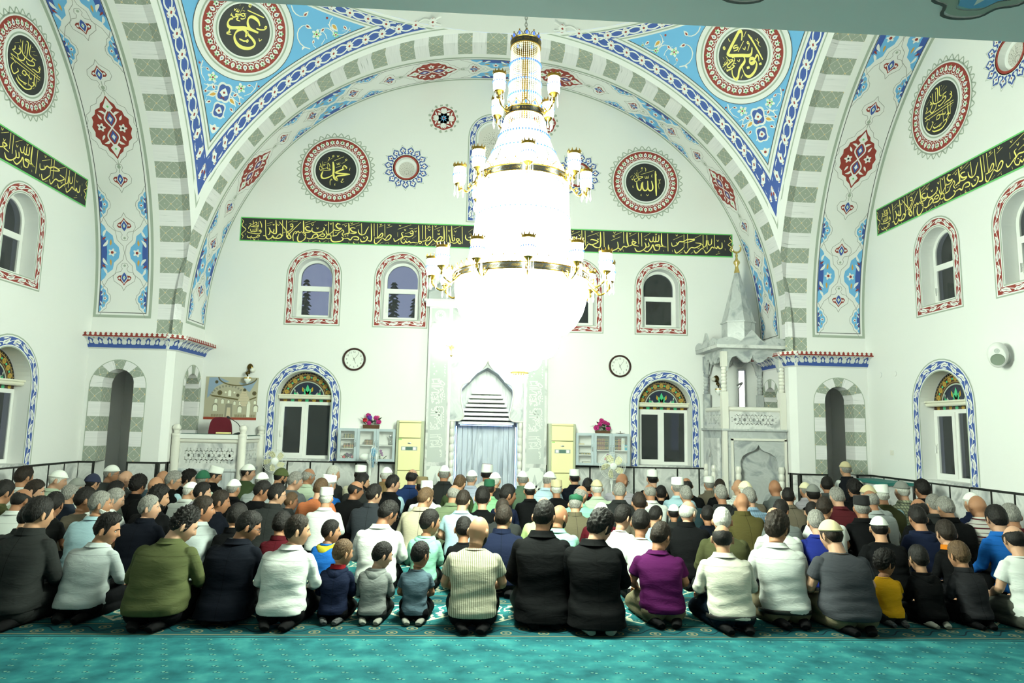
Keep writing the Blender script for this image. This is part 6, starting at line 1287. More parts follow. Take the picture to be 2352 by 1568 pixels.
mb = MB(); f0 = c0+ax_*.122-e2*.035; mb.rings([[f0+ax_*q+e1*a*math.cos(2*PI*i/28)+e2*a*math.sin(2*PI*i/28) for i in range(28)] for q, a in ((0, .078), (.006, .075), (-.008, .055), (-.014, .03), (-.006, .015))]); mb.build('woofer', mat('grey_cone', rgb(128, 140, 126), .6), sp_)
mb = MB(); f0 = c0+ax_*.122+e2*.082; mb.rings([[f0+ax_*q+e1*a*math.cos(2*PI*i/20)+e2*a*math.sin(2*PI*i/20) for i in range(20)] for q, a in ((0, .032), (.004, .03), (-.004, .02), (.004, .01))]); mb.build('tweeter', mat('silver_grey_plastic', (.55, .58, .56), .4), sp_)
# ---------------------------------------------------------------- floor-standing air conditioners
M_CREAM = mat('yellowed_cream_plastic', rgb(232, 226, 172), .45); M_ACGREY = mat('greenish_grey_plastic', rgb(172, 176, 150), .5); M_LCD = mat('grey_display', rgb(84, 112, 104), .25)
def air_con(x, mirror, label):
    r = empty('air_conditioner', (x, 12.75, 0), label=label, cat='air conditioner', group='cream air conditioners beside the mihrab')
    mb = MB(); mb.box(-.25, .25, -.12, .20, .003, 1.70); o = mb.build('cabinet', M_ACGREY, r); bv = o.modifiers.new('edge', 'BEVEL'); bv.width = .012; bv.segments = 2
    for z0, z1 in ((.02, .80), (.81, 1.38), (1.39, 1.66), (1.665, 1.70)):
        mb = MB(); mb.box(-.20, .20, -.165, -.12, z0, z1); o = mb.build('front_panel', M_CREAM, r); bv = o.modifiers.new('edge', 'BEVEL'); bv.width = .008; bv.segments = 2
    mb = MB(); mb.box(-.145, .145, -.172, -.165, 1.165, 1.235); mb.build('control_strip', mat('grey_strip', (.35, .37, .36), .4), r, smooth=False)
    mb = MB(); mb.box(-.06, .06, -.175, -.172, 1.172, 1.228); mb.build('display', M_LCD, r, smooth=False)
    for q in (-.10, .095): mb = MB(); mb.box(q-.025, q+.025, -.176, -.172, 1.175, 1.225); mb.build('button_pad', M_PVC, r, smooth=False)
    mb = MB(); mb.ball((0, -.166, 1.295), (.035, .008, .015), 14, 8); mb.build('badge', M_CHROME, r)
    mb = MB(); mb.box(-.195, -.14, -.1665, -.165, 1.355, 1.372); mb.build('green_sticker', mat('sticker_green', rgb(120, 200, 90), .5), r, smooth=False)
air_con(-1.39, 1, 'tall cream air conditioner standing left of the mihrab'); air_con(1.40, -1, 'tall cream air conditioner standing right of the mihrab')
# ---------------------------------------------------------------- glass-fronted wall cabinets with books
M_SILV = mat('silver_grey_laminate', rgb(176, 188, 196), .4); M_CLEARG = mat('clear_cabinet_glass', (.9, .95, .93), .05, spec=.4); nt, b = nodes_of(M_CLEARG); b.inputs['Alpha'].default_value = .10
def cabinet(xa, xb, label, shelves, handles):
    z0, z1 = .95, 1.54; w = (xb-xa)/3; r = empty('book_cabinet', ((xa+xb)/2, 12.86, z0), label=label, cat='cabinet', group='grey wall cabinets'); o_ = (xa+xb)/2; H_ = z1-z0; dp = .13
    mb = MB(); a, b_ = xa-o_, xb-o_
    mb.box(a, b_, -dp, dp, 0, .018); mb.box(a, b_, -dp, dp, H_-.018, H_); mb.box(a, b_, dp-.008, dp, .018, H_-.018)
    for i in range(4): x = a+w*i; mb.box(max(a, x-.009), min(b_, x+.009), -dp, dp-.008, .018, H_-.018)
    mb.build('carcass', M_WHITE, r, smooth=False)
    mb = MB()
    for i, zs in enumerate(shelves):
        for z in zs: mb.box(a+w*i+.01, a+w*(i+1)-.01, -dp+.02, dp-.01, z, z+.014)
    mb.build('shelf_board', M_WHITE, r, smooth=False)
    for i in range(3):
        xa_, xb_ = a+w*i+.002, a+w*(i+1)-.002; f = .048; mb = MB()
        for q in ((xa_, xa_+f, .0, H_), (xb_-f, xb_, .0, H_), (xa_+f, xb_-f, 0, f), (xa_+f, xb_-f, H_-f, H_)): mb.box(q[0], q[1], -dp-.018, -dp, q[2], q[3])
        dr = mb.build('door', M_SILV, r, smooth=False)
        mb = MB(); mb.box(xa_+f, xb_-f, -dp-.010, -dp-.006, f, H_-f); mb.build('glass', M_CLEARG, dr, smooth=False)
        hx = xb_-f/2 if handles[i] > 0 else xa_+f/2; mb = MB(); mb.tube([(hx, -dp-.018, .33), (hx, -dp-.035, .34), (hx, -dp-.035, .26), (hx, -dp-.018, .27)], .006); mb.ball((hx, -dp-.02, .375), .007); mb.build('handle', M_CHROME, dr)
    return r
L0 = (-2.70, -1.66); R0 = (1.665, 2.68)
cabinet(*L0, 'grey glass-door book cabinet on the wall left of the mihrab', ([.22, .40], [.28], [.28]), (1, 1, -1))
cabinet(*R0, 'grey glass-door book cabinet on the wall right of the mihrab', ([.18, .36], [.27], [.27]), (1, 1, -1))
BK = {n: mat('book_'+n, rgb(*c), .5) for n, c in dict(maroon=(96, 34, 30), green=(40, 52, 32), black=(38, 30, 26), brown=(110, 66, 40), red=(130, 52, 40), olive=(96, 96, 60), white=(215, 222, 222), blue=(60, 165, 195), tan=(205, 180, 130), grey=(120, 122, 118)).items()}
M_GILT = mat('gilt_tooling', rgb(190, 160, 90), .35, .6); M_PAGE = mat('book_pages', rgb(220, 210, 180), .9)
def book(loc, w, d_, h, color, label, group, flat=False):
    """upright: w = thickness, d_ = depth, h = height; spine towards the viewer"""
    r = empty('book', loc, 0, label, 'book', group)
    if flat: w, h = h, w
    mb = MB(); mb.box(-w/2, w/2, -d_/2, d_/2, 0, h); mb.build('cover', BK[color], r, smooth=False)
    if color not in ('white', 'blue', 'tan', 'grey'):
        mb = MB()
        if flat:
            for q in (-.35, -.1, .2, .38): mb.box(w*q-.006, w*q+.006, -d_/2-.0012, -d_/2, h*.12, h*.88)
        else:
            for q in (.10, .22, .50, .62, .84): mb.box(-w*.42, w*.42, -d_/2-.0012, -d_/2, h*q, h*q+h*.045)
        mb.build('gilt_bands', M_GILT, r, smooth=False)
    else:
        mb = MB(); (mb.box(-w*.46, w*.46, -d_/2-.0010, -d_/2, h*.2, h*.8) if flat else mb.box(-w*.3, w*.3, -d_/2-.0010, -d_/2, h*.55, h*.8)); mb.build('label', M_PAGE, r, smooth=False)
zL = .95
ordn = ['first', 'second', 'third', 'fourth', 'fifth', 'sixth', 'seventh', 'eighth']
def flat_stack(xc, zb, cols, where, grp):
    z = zb
    for i, (c, t) in enumerate(cols):
        book((xc, 12.83, z), t, .16, .19 - .006*i, c, '%s book lying flat %s, %s' % (c, where, 'topmost' if i == len(cols)-1 else ['lowest', 'second from below'][i]), grp, True); z += t+.0005
bL = (L0[1]-L0[0])/3; bR = (R0[1]-R0[0])/3
flat_stack(L0[0]+bL*.56, zL+.40+.0145, [('green', .024), ('olive', .022), ('green', .03)], 'on the top shelf of the left cabinet', 'flat books, left cabinet')
flat_stack(L0[0]+bL*.54, zL+.22+.0145, [('olive', .026), ('red', .026), ('black', .028)], 'on the middle shelf of the left cabinet', 'flat books, left cabinet')
for i in range(8): book((L0[0]+bL*1.40+i*.022, 12.83, zL+.28+.0145), .020, .13, .095, ['black', 'maroon', 'brown', 'black', 'maroon', 'brown', 'black', 'maroon'][i], '%s small dark book, %s from the left in the short row of the left cabinet' % (['black', 'maroon', 'brown'][i % 3], ordn[i]), 'small books, left cabinet')
x = R0[0]+bR+.062
for i in range(7): c = 'maroon' if i < 5 else 'green'; book((x+i*.0335, 12.84, zL+.27+.0145), .030, .16, .215, c, '%s gilt-banded volume, %s from the left behind the middle door of the right cabinet' % (c, ordn[i]), 'gilt volumes, right cabinet')
x = R0[0]+2*bR+.066
for i, (c, t, h) in enumerate((('green', .026, .205), ('black', .026, .205), ('red', .028, .21), ('maroon', .026, .21), ('white', .03, .225), ('white', .03, .225), ('blue', .045, .10))):
    book((x+t/2, 12.84, zL+.27+.0145), t, .16, h, c, '%s book standing %s from the left behind the last door of the right cabinet' % (c, ordn[i]), 'mixed books, right cabinet'); x += t+.003
book((R0[0]+.10, 12.83, zL+.36+.0145), .022, .15, .13, 'tan', 'tan book lying on the top shelf of the right cabinet', 'flat books, right cabinet', True)
book((R0[0]+.19, 12.83, zL+.18+.0145), .03, .15, .19, 'olive', 'olive book lying on the middle shelf of the right cabinet', 'flat books, right cabinet', True)
book((R0[0]+.21, 12.83, zL+.0185), .022, .15, .13, 'tan', 'tan book lying on the floor of the right cabinet', 'flat books, right cabinet', True)
book((R0[0]+.21, 12.83, zL+.0185+.0225), .02, .15, .14, 'grey', 'grey book lying on top of the tan one in the right cabinet', 'flat books, right cabinet', True)
tr = empty('trophy', (L0[0]+bL*2.70, 12.83, zL+.28+.0145), label='small silver trophy cup on a black base in the left cabinet', cat='trophy')
mb = MB(); mb.box(-.035, .035, -.03, .03, 0, .03); mb.build('base', M_DARKP, tr, smooth=False)
mb = MB(); mb.lathe([(.02, .03), (.008, .045), (.012, .06), (.006, .08), (.014, .095), (.006, .11), (.03, .14), (.036, .175), (.034, .18)], (0, 0, 0), 18); mb.tube([(-.034, 0, .17), (-.055, 0, .16), (-.03, 0, .14)], .004); mb.tube([(.034, 0, .17), (.055, 0, .16), (.03, 0, .14)], .004); mb.build('cup', M_CHROME, tr)
# ---------------------------------------------------------------- artificial flowers
FL = {n: mat('petal_'+n, rgb(*c), .7) for n, c in dict(magenta=(180, 40, 120), purple=(110, 60, 170), red=(200, 40, 60), pink=(225, 130, 150), white=(235, 235, 225), lilac=(150, 60, 150), plum=(90, 45, 100)).items()}
M_LEAF = mat('artificial_leaf', rgb(38, 78, 40), .6); M_BASKET = mat('wicker_brown', rgb(78, 48, 24), .8, bump=(90, .6, .003))
def petal_ball(mb, c, r, seed, mi=0):
    rnd = random.Random(seed)
    for k in range(26):
        t = math.acos(1-2*(k+.5)/26); p = PI*(1+5**.5)*k; n = Vector((math.sin(t)*math.cos(p), math.sin(t)*math.sin(p), math.cos(t)))
        a = n.cross(Vector((.3, .2, 1))).normalized(); b_ = n.cross(a); q = Vector(c)+n*r*.75; w = r*.46
        o = [q+a*w*math.cos(s)+b_*w*math.sin(s)+n*(r*.28*(.5+.5*math.cos(2*s))+rnd.uniform(-.1, .1)*r) for s in [2*PI*i/7 for i in range(7)]]
        mb.add(o+[q-n*r*.1], [(i, (i+1) % 7, 7) for i in range(7)], mi)
    mb.ball(c, r*.62, 10, 7, mi)
def bouquet(name, loc, items, label, cat, pot=(.30, .10, .07), leaves=22, spread=.17, hz=.16, seed=1):
    r = empty(name, loc, 0, label, cat); rnd = random.Random(seed)
    if pot:
        mb = MB(); w, d_, h = pot; mb.rings([[(-w/2*k, -d_/2*k, z), (w/2*k, -d_/2*k, z), (w/2*k, d_/2*k, z), (-w/2*k, d_/2*k, z)] for k, z in ((.94, 0), (1, h))]); mb.build('basket', M_BASKET, r, smooth=False)
    z0 = pot[2] if pot else 0.0
    mb = MB()
    for i in range(leaves):
        a = rnd.uniform(-PI, PI); l = rnd.uniform(.08, .15); bx_ = rnd.uniform(-spread, spread)*.7; base = Vector((bx_, rnd.uniform(-.03, .03), z0+rnd.uniform(-.005, hz*.55)))
        dr = Vector((math.cos(a), math.sin(a)*.5, rnd.uniform(.0, .9))).normalized(); sd = dr.cross(Vector((0, 0, 1))).normalized()*l*.22
        mb.add([base, base+dr*l*.4+sd, base+dr*l*.75+sd*.7+Vector((0, 0, -.008)), base+dr*l+Vector((0, 0, -.02)), base+dr*l*.75-sd*.7+Vector((0, 0, -.008)), base+dr*l*.4-sd, base+dr*l*.5+Vector((0, 0, .008))], [(0,1,6), (1,2,6), (2,3,6), (3,4,6), (4,5,6), (5,0,6)])
    for x, y, z, rr, c in items: mb.tube([(x*.4, 0, max(0, z0-.02)), (x*.8, y*.5, z0+z*.5), (x, y, z0+z)], .003, 5)
    lf_ = mb.build('leaves', M_LEAF, r, smooth=False)
    for i, (x, y, z, rr, c) in enumerate(items): mb = MB(); petal_ball(mb, (x, y, z0+z), rr, i+seed*9); mb.build('flower', FL[c], r)
    return r
bouquet('flower_basket', (-2.13, 12.86, 1.5405), [(-.06, 0, .17, .045, 'magenta'), (-.03, -.03, .135, .042, 'purple'), (-.115, -.03, .085, .04, 'red'), (-.035, -.05, .035, .04, 'magenta'), (.085, -.02, .13, .042, 'magenta'), (.115, .0, .145, .03, 'pink'), (.14, -.04, .055, .045, 'magenta'), (-.01, .02, .08, .045, 'plum'), (.03, -.01, .10, .025, 'white')], 'basket of pink and purple artificial flowers on the left cabinet', 'flowers', seed=2)
bouquet('flower_basket', (2.19, 12.86, 1.5405), [(-.02, 0, .19, .042, 'magenta'), (.04, -.02, .155, .04, 'magenta'), (.10, 0, .13, .036, 'magenta'), (-.055, -.03, .12, .045, 'magenta'), (-.125, -.04, .05, .05, 'magenta'), (.10, -.04, .05, .046, 'magenta')], 'basket of magenta artificial peonies on the right cabinet', 'flowers', pot=(.28, .10, .05), seed=5)
bouquet('flower_posy', (L0[0]+bL*.5, 12.83, zL+.0185), [(-.07, -.02, .05, .026, 'red'), (.0, 0, .08, .03, 'plum'), (.05, .0, .085, .03, 'plum'), (.03, -.03, .03, .022, 'white'), (.095, -.02, .05, .03, 'pink'), (-.02, .02, .10, .026, 'plum')], 'small posy of plum and red flowers at the bottom of the left cabinet', 'flowers', None, 10, .1, .08, 7)
bouquet('flower_posy', (L0[0]+bL*2.36, 12.83, zL+.0185), [(-.05, 0, .17, .024, 'lilac'), (-.035, -.01, .13, .024, 'lilac'), (-.02, 0, .09, .02, 'lilac'), (-.02, -.03, .05, .03, 'white'), (.04, 0, .05, .024, 'white')], 'lilac and white flower sprig behind the right door of the left cabinet', 'flowers', None, 8, .06, .1, 8)
bouquet('flower_posy', (R0[0]+bR*1.9, 12.83, zL+.0185), [(-.02, 0, .17, .03, 'lilac'), (.05, 0, .13, .028, 'pink'), (-.06, 0, .10, .03, 'pink')], 'pale pink flower sprig behind the fan in the right cabinet', 'flowers', None, 14, .1, .12, 9)
ob_ = empty('metal_tray', (R0[0]+bR*2.55, 12.86, 1.5405), label='small dark metal dish on top of the right cabinet', cat='dish')
mb = MB(); mb.lathe([(.03, 0), (.085, .008), (.09, .012), (.08, .012), (.02, .006)], (0, 0, 0), 24); mb.build('dish_body', M_BRZ, ob_); mb = MB(); mb.lathe([(.006, .008), (.006, .03), (.012, .036), (.004, .045)], (0, 0, 0), 10); mb.build('dish_knob', M_BRZ, ob_)
# ---------------------------------------------------------------- pedestal fans
M_FANW = mat('fan_white_plastic', (.75, .77, .74), .4); M_FANC = mat('fan_cream_blade', rgb(226, 222, 180), .4); M_FANB = mat('fan_blue_blade', rgb(120, 180, 215), .3)
def fan(loc, zc, yaw, blade, rad, label, flower=True):
    r = empty('pedestal_fan', (loc[0], loc[1], 0.0005), yaw, label, 'fan', 'standing fans')
    mb = MB(); mb.lathe([(.19, .002), (.19, .015), (.06, .04), (.025, .05)], (0, 0, 0), 24); mb.build('foot', M_FANW, r)
    mb = MB(); mb.tube([(0, 0, .04), (0, 0, zc-.14)], .014); mb.tube([(0, 0, zc-.32), (0, 0, zc-.08)], .026); mb.build('pole', M_FANW, r)
    mb = MB(); mb.ball((0, .10, zc), (.065, .10, .065), 16, 10); mb.tube([(0, .06, zc-.05), (0, .0, zc-.12)], .025); mb.build('motor', M_FANW, r)
    mb = MB(); C0 = Vector((0, -.06, zc))
    for q, rr in ((-.055, .35), (-.055, .62), (-.03, .88), (0, 1.0), (.03, .88), (.055, .62), (.055, .35)): mb.tube([C0+Vector((rad*rr*math.cos(2*PI*i/36), q, rad*rr*math.sin(2*PI*i/36))) for i in range(37)], .0042 if rr == 1 else .0022, 6, caps=False)
    for i in range(36):
        a = 2*PI*i/36; cs, sn = math.cos(a), math.sin(a)
        mb.tube([C0+Vector((rad*k*cs, q, rad*k*sn)) for k, q in ((.2, -.058), (.62, -.056), (.9, -.03), (1.0, 0), (.9, .03), (.62, .056), (.2, .058))], .0013, 4)
    mb.build('guard', M_FANW, r)
    mb = MB(); mb.lathe([(.001, -.068), (.05, -.066), (.062, -.058), (.062, -.05)], (0, -.06, zc), 24, 0, 'y'); mb.build('hub_cap', M_FANW, r)
    for k in range(5):
        a0 = 2*PI*k/5+.5; rows = []
        for j in range(7):
            t = j/6; rr = rad*(.16+.74*t); sw = .30*t; hwid = .26+.16*math.sin(PI*min(1, t*1.1))-(.30*max(0, t-.75))
            rows.append([(rr*math.cos(a0+sw+q*hwid), -.06+q*.03, zc+rr*math.sin(a0+sw+q*hwid)) for q in (-1, -.3, .4, 1)])
        mb = MB()
        for A, B in zip(rows, rows[1:]):
            for i in range(3): mb.add([A[i], A[i+1], B[i+1], B[i]], [(0,1,2,3)]); 
        o = mb.build('blade', blade, r); sm_ = o.modifiers.new('thick', 'SOLIDIFY'); sm_.thickness = .003
    return r
pf = on_y(1406, 1070, 12.15); fan((pf.x, 12.19), pf.z, 0.08, M_FANC, .235, 'white standing fan with cream blades in front of the right cabinet')
pf = on_y(628, 1058, 12.35); fan((pf.x, 12.4), pf.z, .35, M_FANC, .205, 'white standing fan facing out beside the preaching platform')
pf = on_y(856, 1050, 12.3); fan((pf.x-.05, 12.35), pf.z, 1.45, M_FANB, .20, 'white standing fan with blue blades turned edge-on below the left cabinet')
# ---------------------------------------------------------------- low bench by the right wall, orange cushion
bn = empty('low_bench', (6.40, 10.95, 0), label='low grey marble shoe bench with a teal top against the right wall', cat='bench')
mb = MB(); mb.box(-.16, .22, -.46, .46, .003, .84); mb.build('marble_body', M_MARBLE, bn, smooth=False)
mb = MB(); mb.box(-.20, .22, -.50, .50, .84, .885); mb.build('teal_top', mat('teal_cloth', rgb(40, 110, 105), .9), bn, smooth=False)
# ---------------------------------------------------------------- crystal chandelier
cd = empty('chandelier', (CX, CY, 5.42), label='huge lit tiered crystal chandelier hanging in the middle of the hall', cat='chandelier')
CZ = 5.42
M_BOWL = mat('lit_crystal_strands', (.9, .9, .86), .3, emit=LAMP, strength=GLOW['bowl'])
M_CONE = mat('lit_crystal_cone', (.9, .9, .84), .3, emit=(.98, 1.0, .84), strength=GLOW['cone'])
M_SHADE = mat('lit_crystal_shade', (.9, .9, .86), .3, emit=LAMP, strength=GLOW['shade'])
M_AMBER = mat('amber_crystal_beads', (.85, .80, .55), .15, emit=(1.0, .93, .58), strength=.55, spec=.8)
M_BEADW = mat('pale_crystal_beads', (.88, .9, .86), .15, emit=(.96, 1.0, .9), strength=1.1, spec=.8)
M_BEADB = mat('blue_crystal_beads', rgb(60, 105, 215), .1, emit=(.10, .22, .95), strength=.8, spec=.8)
M_GILT2 = mat('antique_gilt', rgb(150, 120, 50), .28, 1.0); M_ENAM = mat('black_enamel_band', (.02, .02, .018), .3)
Zc = lambda z: z - CZ
# chain to the dome
mb = MB(); z = 5.50; i = 0
while z < 14.0:
    n = 10; pts = [((.012*math.cos(2*PI*k/n) if i % 2 == 0 else 0), (.012*math.cos(2*PI*k/n) if i % 2 else 0), Zc(z)+.024*math.sin(2*PI*k/n)) for k in range(n+1)]
    mb.tube(pts, .0045, 5, caps=False); z += .037; i += 1
mb.build('chain', mat('steel_chain', (.45, .46, .42), .35, 1.0), cd)
def crown(name, r, z, pins, ph=.06):
    """gilt ring with enamel band and a row of finials and stones"""
    mb = MB(); mb.lathe([(r-.012, Zc(z-.035)), (r+.012, Zc(z-.035)), (r+.014, Zc(z-.028)), (r+.008, Zc(z-.024)), (r+.008, Zc(z+.024)), (r+.014, Zc(z+.028)), (r+.012, Zc(z+.035)), (r-.012, Zc(z+.035))], (0, 0, 0), 64, 0, caps=False)
    for k in range(pins):
        a = 2*PI*k/pins; c, s = math.cos(a), math.sin(a)
        mb.tube([(r*math.cos(a+q*PI/pins), r*math.sin(a+q*PI/pins), Zc(z+.035+h)) for q, h in ((-.9, 0), (-.75, ph*.5), (0, ph), (.75, ph*.5), (.9, 0))], .004, 5)
        mb.ball((r*c, r*s, Zc(z+.035+ph+.006)), .007, 6, 4)
        m2 = 12
        for q in range(6): b_ = a + (q-2.5)/6*2*PI/pins*.8; rr = r+.0085; mb.tube([(rr*math.cos(b_), rr*math.sin(b_), Zc(z-.012)), (rr*math.cos(b_+.03), rr*math.sin(b_+.03), Zc(z+.01))], .0025, 4)
    ro = mb.build(name, M_GILT2, cd)
    mb = MB(); mb.lathe([(r+.006, Zc(z-.023)), (r+.009, Zc(z-.023)), (r+.009, Zc(z+.023)), (r+.006, Zc(z+.023))], (0, 0, 0), 64, caps=False); mb.build('enamel_band', M_ENAM, ro)
    mb = MB()
    for k in range(pins): a = 2*PI*k/pins; mb.ball((r*math.cos(a), r*math.sin(a), Zc(z+.035+ph*.5)), (.012, .012, .019), 8, 6)
    mb.build('crystal_stud', M_BEADW if pins > 12 else M_BEADB, ro)
    return ro
def strands(name, r0, z0, r1, z1, n, m, bead, sag=0.0, parent=cd, step=.020):
    mb = MB(); L = math.hypot(r1-r0, z1-z0); k = max(3, int(L/step))
    for i in range(n):
        a = 2*PI*i/n; c, s = math.cos(a), math.sin(a)
        for j in range(k+1):
            t = j/k; r = r0+(r1-r0)*t - sag*math.sin(PI*t); z = z0+(z1-z0)*t
            p = (r*c, r*s, Zc(z)); h = bead
            mb.add([(p[0]+h*c, p[1]+h*s, p[2]), (p[0]-h*s, p[1]+h*c, p[2]), (p[0]-h*c, p[1]-h*s, p[2]), (p[0]+h*s, p[1]-h*c, p[2]), (p[0], p[1], p[2]+step*.5), (p[0], p[1], p[2]-step*.5)],
                   [(0,1,4),(1,2,4),(2,3,4),(3,0,4),(1,0,5),(2,1,5),(3,2,5),(0,3,5)])
    return mb.build(name, m, parent, smooth=False)
def bead_ring(name, r, z, n, m, size, dip=.0, waves=0):
    mb = MB()
    for i in range(n):
        a = 2*PI*i/n; zz = z - dip*abs(math.sin(waves*a/2)) if waves else z; mb.ball((r*math.cos(a), r*math.sin(a), Zc(zz)), (size, size, size*1.25), 7, 5)
    return mb.build(name, m, cd, smooth=False)
crown('gilt_crown', .142, 5.42, 12)
strands('amber_strands', .140, 5.385, .165, 4.74, 44, M_AMBER, .0068)
for z, r in ((5.20, .150), (5.0, .158), (4.86, .162)): bead_ring('blue_bead_chain', r+.004, z, 40, M_BEADB, .0095)
mb = MB(); mb.tube([(0, 0, Zc(5.45)), (0, 0, Zc(2.2))], .03, 10); mb.build('stem', M_GILT2, cd)
crown('gilt_crown', .185, 4.68, 12)
def ribbed(name, prof, n, m, amp=.012):
    mb = MB(); rs = []
    for r, z in prof: rs.append([((r-amp*(j % 2)*min(1, r/.15))*math.cos(2*PI*j/(2*n)), (r-amp*(j % 2)*min(1, r/.15))*math.sin(2*PI*j/(2*n)), Zc(z)) for j in range(2*n)])
    mb.rings(rs, 0, False, False); return mb.build(name, m, cd, smooth=False)
# second tier: pale strands flaring over a lit core
ribbed('lit_core', [(.13, 4.60), (.22, 4.30), (.33, 4.04)], 24, M_CONE)
strands('pale_strands', .190, 4.645, .435, 4.03, 52, M_BEADW, .0085, .03, step=.024)
for z, r in ((4.44, .245), (4.27, .31)): bead_ring('blue_bead_chain', r+.006, z, 52, M_BEADB, .010)
crown('gilt_crown', .450, 3.98, 28)
ribbed('lit_core', [(.40, 3.94), (.41, 3.6), (.45, 3.25), (.50, 3.08)], 40, M_BOWL)
strands('pale_strands', .445, 3.945, .535, 3.08, 84, M_BEADW, .0085, .03, step=.026)
bead_ring('blue_bead_chain', .455, 3.62, 60, M_BEADB, .008)
crown('gilt_crown', .640, 3.02, 40)
ribbed('crystal_bowl', [(.635, 2.985), (.638, 2.93), (.625, 2.82), (.59, 2.70), (.53, 2.59), (.45, 2.515), (.39, 2.50)], 72, M_BOWL)
ribbed('crystal_bowl', [(.385, 2.52), (.382, 2.45), (.36, 2.36), (.31, 2.29), (.25, 2.27), (.215, 2.265)], 48, M_BOWL)
ribbed('crystal_bowl', [(.215, 2.29), (.205, 2.22), (.165, 2.165), (.09, 2.145)], 32, M_BOWL)
mb = MB(); mb.lathe([(.075, Zc(2.15)), (.085, Zc(2.14)), (.085, Zc(2.12)), (.07, Zc(2.11))], (0, 0, 0), 24); mb.build('gilt_collar', M_GOLD, cd)
strands('crystal_pendant', .078, 2.115, .02, 2.03, 20, M_BEADW, .008, -.02)
# arms with crystal lamp shades
def lamp_arm(par_name, r0, z0, r1, ztop, ang, big=1.0):
    arm = empty(par_name, (0, 0, 0)); arm.parent = cd; arm.rotation_euler = (0, 0, ang)
    zb = ztop-.21
    mb = MB(); P_ = [(r0, z0), (r0+(r1-r0)*.25, z0-.05), (r0+(r1-r0)*.55, z0-.10), (r0+(r1-r0)*.85, z0-.07), (r1, zb-.05), (r1, zb)]
    if z0 < zb-.04: P_ = [(r0, z0), (r0+(r1-r0)*.3, z0-.06), (r0+(r1-r0)*.7, z0-.05), (r1, z0+.02), (r1, zb)]
    mb.tube([(r, 0, Zc(z)) for r, z in cat_rom(P_, 4)], .009, 7)
    for q in (1, -1): mb.tube([(r0+(r1-r0)*.35+.03*math.sin(t)*(1-t/7), .0, Zc(z0-.05)+q*.035*math.cos(t)*(1-t/7)) for t in [k*.5 for k in range(12)]], .006, 5)
    mb.lathe([(.012, Zc(zb-.02)), (.035, Zc(zb)), (.05, Zc(zb+.015)), (.045, Zc(zb+.02))], (r1, 0, 0), 14); mb.ball((r1, 0, Zc(zb-.05)), .016)
    mb.build('gilt_arm', M_GILT2, arm)
    mb = MB(); rs = .058*big
    mb.lathe([(rs*.9, Zc(zb+.02)), (rs, Zc(zb+.05)), (rs, Zc(ztop-.03)), (rs*.96, Zc(ztop-.025))], (r1, 0, 0), 18, caps=False); mb.build('crystal_shade', M_SHADE, arm)
    mb = MB(); mb.lathe([(rs*1.0, Zc(ztop-.035)), (rs*1.06, Zc(ztop-.032)), (rs*1.06, Zc(ztop-.01)), (rs*1.0, Zc(ztop-.008))], (r1, 0, 0), 18, caps=False)
    for k in range(10):
        a = 2*PI*k/10; x, y = r1+rs*1.03*math.cos(a), rs*1.03*math.sin(a); mb.tube([(x, y, Zc(ztop-.012)), (x, y, Zc(ztop+.016))], [.009, .002], 5)
    mb.build('shade_crown', M_GILT2, arm)
    mb = MB()
    for k in range(16): a = 2*PI*k/16; mb.ball((r1+rs*1.05*math.cos(a), rs*1.05*math.sin(a), Zc(zb+.105)), (.007, .007, .011), 6, 4)
    mb.build('blue_beads', M_BEADB, arm)
    mb = MB()
    for k in range(5):
        a = 2*PI*k/5; x, y = r1+.045*math.cos(a), .045*math.sin(a); mb.lathe([(.002, Zc(zb)), (.004, Zc(zb-.05)), (.009, Zc(zb-.085)), (.002, Zc(zb-.11))], (x, y, 0), 6)
    mb.build('crystal_drops', M_BEADW, arm)
    return arm
for k in range(4): lamp_arm('lamp_arm', .19, 4.70, .37, 4.985, PI/4+PI/2*k)
for k in range(8): lamp_arm('lamp_arm', .455, 3.98, .62, 4.15, -PI/2+PI/4*k)
for k in range(12): lamp_arm('lamp_arm', .645, 3.0, .85, 3.23, -PI/2+PI/6*k)
